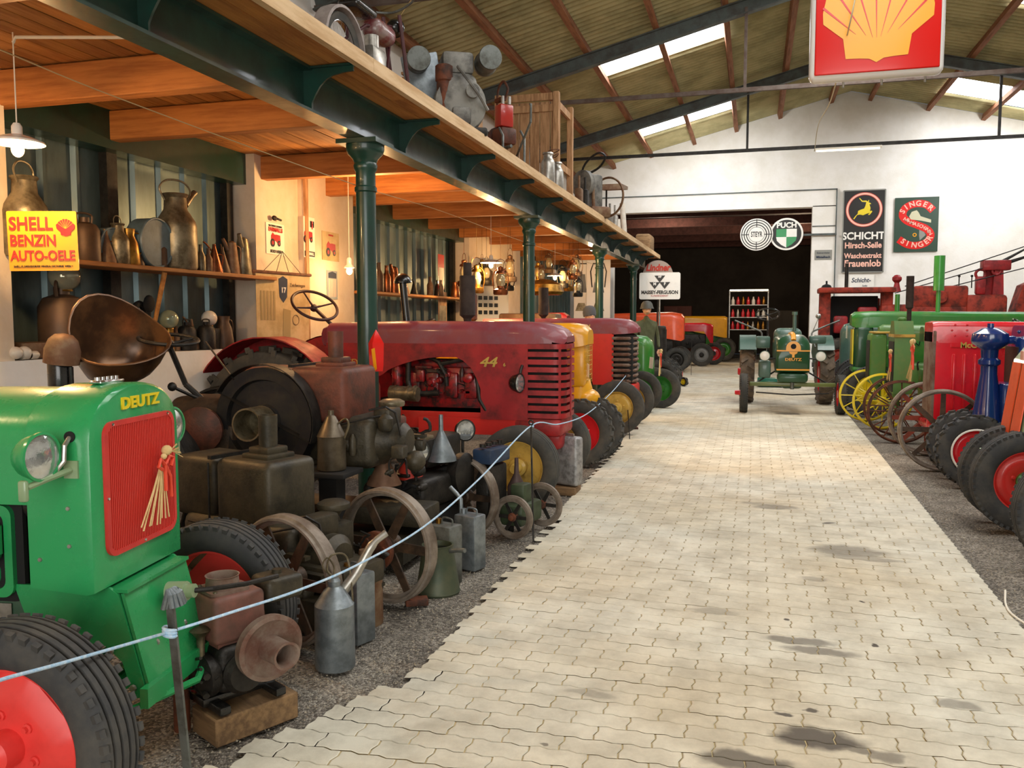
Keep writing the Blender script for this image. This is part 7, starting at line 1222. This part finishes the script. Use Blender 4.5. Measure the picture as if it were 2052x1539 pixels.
# grey engine with two air filter drums
c = mz(915, 200, -2.86); t = thing('grey_engine', 'dusty grey stationary engine with two round filter drums on the mezzanine edge', 'engine', (-2.90, c.y + .1, MZ), radians(-62)); t.scale = (1.3, 1.3, 1.35); GP = mat('dusty_grey_iron', '86847c', '4c4a46', rough=.6, metal=.3, scale=6, amt=.9, bump=.1)
MB().rbox((0, 0, .30), (.34, .30, .38), .08, seg=3).lathe([(0, 0), (.19, 0), (.2, .03), (.19, .1), (.1, .12), (0, .12)], (.14, 0, .24), (1, 0, 0), 32).obj('crankcase', GP, t); MB().rbox((0, 0, .56), (.26, .24, .16), .03).obj('cylinder_head', GP, t)
for y, z, r in ((.24, .60, .085), (-.30, .56, .085)): MB().lathe([(0, 0), (r, 0), (r * 1.05, .015), (r, .03), (r, .2), (r * 1.06, .21), (r * 1.06, .23), (r, .24), (r * .9, .30), (0, .33)], (.16, y, z), (-1, 0, .05), 26).obj('filter_drum', ZINC, t)
MB().rbox((.02, -.24, .38), (.03, .28, .5), .01, Matrix.Rotation(.2, 3, 'X')).obj('cover_plate', GALV, t); MB().lathe([(0, 0), (.055, 0), (.055, .34), (.065, .35), (.065, .45), (.05, .46), (0, .46)], (.2, -.12, .05), (0, 0, 1), 20).obj('silencer', RUST, t); MB().rbox((0, 0, .05), (.5, .4, .06), .015).obj('base', IRON, t); m = MB(); m.cyl((.22, .08, .32), (.3, .08, .32), .05, n=18).rbox((.24, 0, .15), (.1, .14, .12), .02).tube(spline([(.22, -.02, .5), (.3, .02, .42), (.3, .12, .3), (.25, .2, .2)], 4), .012, 6); m.obj('pump', GP, t)
# mower-like red machine and rods
c = mz(1020, 260, -2.8); t = thing('engine_stand', 'rusty small engine with red tank on bent tubular legs, mezzanine edge', 'engine', (-2.86, c.y, MZ), radians(-40)); m = MB()
for x, y in ((-.2, -.15), (.2, -.15), (-.2, .15), (.2, .15)): m.tube([(x, y, 0), (x, y, .35), (x * .6, y, .45)], .014, 6)
m.tube([(-.5, .1, .1), (.0, .15, .12), (.4, .1, .5), (.4, .1, .7)], .014, 6).tube([(-.5, -.1, .2), (.3, -.1, .22)], .02, 6); m.obj('tube_frame', ZINC, t); MB().rbox((.0, 0, .62), (.14, .18, .26), .02).obj('red_tank', SIGNRD, t); MB().cyl((-.03, 0, .75), (-.03, 0, .86), .02).cyl((.05, .04, .75), (.05, .04, .84), .02).obj('filler', ALU, t); MB().rbox((.0, 0, .38), (.24, .22, .2), .04).lathe([(0, 0), (.12, 0), (.12, .03), (0, .03)], (-.14, 0, .4), (-1, 0, 0), 22).obj('engine_block', REDIRON, t); MB().tube(spline([(-.2, .05, .3), (-.22, .05, .9), (-.1, .05, 1.05), (0, .05, .95), (-.04, .05, .85)], 5), .014, 6).rbox((-.15, .05, .85), (.2, .06, .06), .02).obj('pump_lever', RUST, t)
# tall crate frame
y0 = mz(1050, 300, -3.2).y; y1 = mz(1140, 300, -2.95).y; xa, xb = -3.42, -2.9; H2 = 1.5; t = thing('wooden_crate', 'tall open-sided wooden crate with corner posts on the mezzanine', 'crate', (0, 0, MZ), 0)
ya, yb = 10.6, 12.1; py_ = lambda px, X: at(px, 300, X=X).y; ya = py_(1112, -2.8); xa, xb = -3.65, -2.78; yb = ya + .95
for (x, y) in ((xb, ya), (xb, yb), (xa, ya), (xa, yb)): MB().rbox((x, y, H2 / 2), (.09, .09, H2), .008, seg=1).obj('corner_post', CRATEWOOD, t)
for z in (.1, .5, H2 - .15): MB().box((xb, (ya + yb) / 2, z), (.03, yb - ya, .10)).obj('rail', CRATEWOOD, t)
for z in (.1, H2 - .06, H2 - .22): MB().box(((xa + xb) / 2, ya, z), (xb - xa, .03, .10)).obj('rail', CRATEWOOD, t)
for k in range(6): x = xa + .08 + k * (xb - xa - .1) / 5; MB().box((x, ya + .03, H2 / 2 - .05), (.14, .016, H2 - .15)).obj('board', CRATEWOOD, t)
for k in range(5): MB().box((xa, ya + .1 + k * .2, H2 / 2), (.016, .18, H2 - .1)).obj('board', CRATEWOOD, t)
MB().torus(((xa + xb) / 2 + .2, (ya + yb) / 2, .55), (1, 0, 0), .2, .03, 26, 8).obj('stored_tyre', DARK, t)
# glass / milk cans
for k, (px, s) in enumerate(((1098, 1.05), (1116, 1.05))):
    p = mz(px, 370, -2.70 - .04 * k); tag(MB().lathe([(0, 0), (.09, 0), (.095, .01), (.095, .34), (.08, .38), (.06, .41), (.06, .45), (.075, .46), (.07, .48), (0, .48)], n=26).obj('milk_can', ALU, None, (p.x, p.y, MZ)), ['left aluminium churn with wires wound on its lid, before the tall crate', 'right aluminium churn before the tall crate'][k], 'can', 'churns on the mezzanine')
t = tag(MB().tube(spline([(0, -.1, .0), (.08, 0, .06), (0, .1, .03), (-.08, .02, .08), (0, -.08, .1), (.08, .05, .12), (-.05, .12, .08)], 4), .006, 5).obj('wire_coil', RUST, None, Vector((-2.72, mz(1108, 318, -2.72).y, MZ + .475))), 'loop of rusty wire on the churn lids', 'wire')
# far pieces
c = mz(1185, 390, -2.8); t = thing('grinding_machine', 'grey workshop machine with round head beyond the tall crate', 'machine', (-2.85, c.y, MZ), radians(-50)); MB().lathe([(0, 0), (.22, 0), (.24, .03), (.24, .12), (.15, .16), (0, .16)], (.0, -.05, .62), (.3, -1, 0), 30).rbox((0, .1, .5), (.2, .3, .6), .06).obj('housing', GP, t); m = MB(); m.torus((.15, .3, .4), (.4, -1, 0), .34, .02, 36, 8).cyl((-.2, 0, 0), (-.1, 0, .6), .03).cyl((.2, 0, 0), (.15, 0, .6), .03).rbox((.1, .1, .12), (.4, .4, .2), .05); m.obj('legs_and_wheel', RTIN, t); m = MB(); m.tube(spline([(-.3, 0, .5), (-.2, 0, .95), (.1, .1, 1.15), (.4, .1, 1.05), (.2, .1, .9), (-.1, 0, .8)], 5), .02, 8); m.obj('bent_handles', IRON, t)
y0 = mz(1200, 370, -3.3).y; t = tag(MB().prism([(-.5, 0), (.5, .12), (.55, .2), (-.45, .12)], (0, 0, 0), (0, 1, 0), (0, 0, 1), (.5, 0, 0)).obj('sheet_metal_wing', RTIN, None, (-3.3, y0 + .4, MZ + 1.05)), 'rusty sheet metal wing sticking out high above the workshop machine', 'sheet'); MB().cyl((.1, 0, -1.05), (.1, 0, .08), .02).obj('prop', IRON, t)
for k, (px, z) in enumerate(((1160, .35), (1172, .4), (1222, .3), (1232, .35))): p = mz(px, 430, -2.74); tag(MB().rbox((0, 0, z / 2), (.12, .16, z), .03).cyl((0, 0, z), (0, 0, z + .2), .02).obj('pump_body', [RTIN, IRON, GP, ALU][k], None, (p.x, p.y, MZ)), ['rusty pump body just beyond the tall crate', 'dark pump body below the workshop machine', 'grey pump body right of the workshop machine', 'silvery pump body nearest the mezzanine end'][k], 'pump', 'pump bodies on the mezzanine')
p = mz(1252, 460, -2.72); tag(MB().tube([(0, 0, .0), (-.06, 0, .75)], .06, 14).obj('white_tube', HORNW, None, (p.x, p.y, MZ)), 'short white tube standing askew near the mezzanine end', 'tube'); tag(MB().prism([(0, 0), (.3, 0), (.1, .3)], (0, 0, 0), (0, 1, 0), (0, 0, 1), (.05, 0, 0)).obj('white_wedge', HORNW, None, (p.x, p.y - 1.1, MZ)), 'small white triangular piece left of the white tube', 'wedge'); p = mz(1292, 510, -2.85); tag(MB().rbox((0, 0, .25), (.4, .9, .5), .06).obj('canvas_case', OLDWOOD, None, (p.x, min(p.y, 23.4), MZ)), 'tan case at the very end of the mezzanine', 'case')
# dim far corner goods behind the maroon tractors
tag(MB().rbox((0, 0, 0), (.9, .5, .05), .01).obj('green_bench', JGREEN, None, at(1005, 650, Y=14.2)), 'small green bench top left of the second green column', 'bench')
lamp('next_room_fill', (1.5, 32, 4.4), 150, (1, .75, .5), .3); lamp('next_room_fill', (-3.0, 30, 4.4), 120, (1, .8, .6), .3)  # unseen point lights added to lift the dark next room
lamp('wall_flood', (-1.2, 21.2, 5.5), 230, (1, .98, .94), .25, 125, (radians(68), 0, 0)); lamp('wall_flood', (6.4, 21.2, 5.5), 270, (1, .98, .94), .25, 125, (radians(68), 0, 0))
lamp('warm_floor_spot', (.3, 10.5, 5.3), 260, (1, .66, .38), .1, 38, (0, 0, 0))
# no fittings are built for those lights
for k, (x, y, z) in enumerate(((-1.6, 21.45, 5.3), (5.2, 21.45, 4.9))): pass

cb = at(2045, 1240, Z=0); tag(MB().tube(spline([(cb.x + .04, cb.y + .45, .02), (cb.x - .02, cb.y + .2, .01), (cb.x - .03, cb.y, .012), (cb.x + .03, cb.y - .25, .012), (cb.x + .1, cb.y - .5, .012)], 6), .006, 6).obj('white_cable', PAPER), 'white cable lying on the stones at the right edge of the photo', 'cable')

for k, y in enumerate((28, 31, 34, 37, 40)): struct(MB().box((-1.5, y, 5.05), (15, .16, .3)).obj('trim_%d' % (20 + k), mat('dark_red_beam', '4c2820', '2c1c18', rough=.8)))
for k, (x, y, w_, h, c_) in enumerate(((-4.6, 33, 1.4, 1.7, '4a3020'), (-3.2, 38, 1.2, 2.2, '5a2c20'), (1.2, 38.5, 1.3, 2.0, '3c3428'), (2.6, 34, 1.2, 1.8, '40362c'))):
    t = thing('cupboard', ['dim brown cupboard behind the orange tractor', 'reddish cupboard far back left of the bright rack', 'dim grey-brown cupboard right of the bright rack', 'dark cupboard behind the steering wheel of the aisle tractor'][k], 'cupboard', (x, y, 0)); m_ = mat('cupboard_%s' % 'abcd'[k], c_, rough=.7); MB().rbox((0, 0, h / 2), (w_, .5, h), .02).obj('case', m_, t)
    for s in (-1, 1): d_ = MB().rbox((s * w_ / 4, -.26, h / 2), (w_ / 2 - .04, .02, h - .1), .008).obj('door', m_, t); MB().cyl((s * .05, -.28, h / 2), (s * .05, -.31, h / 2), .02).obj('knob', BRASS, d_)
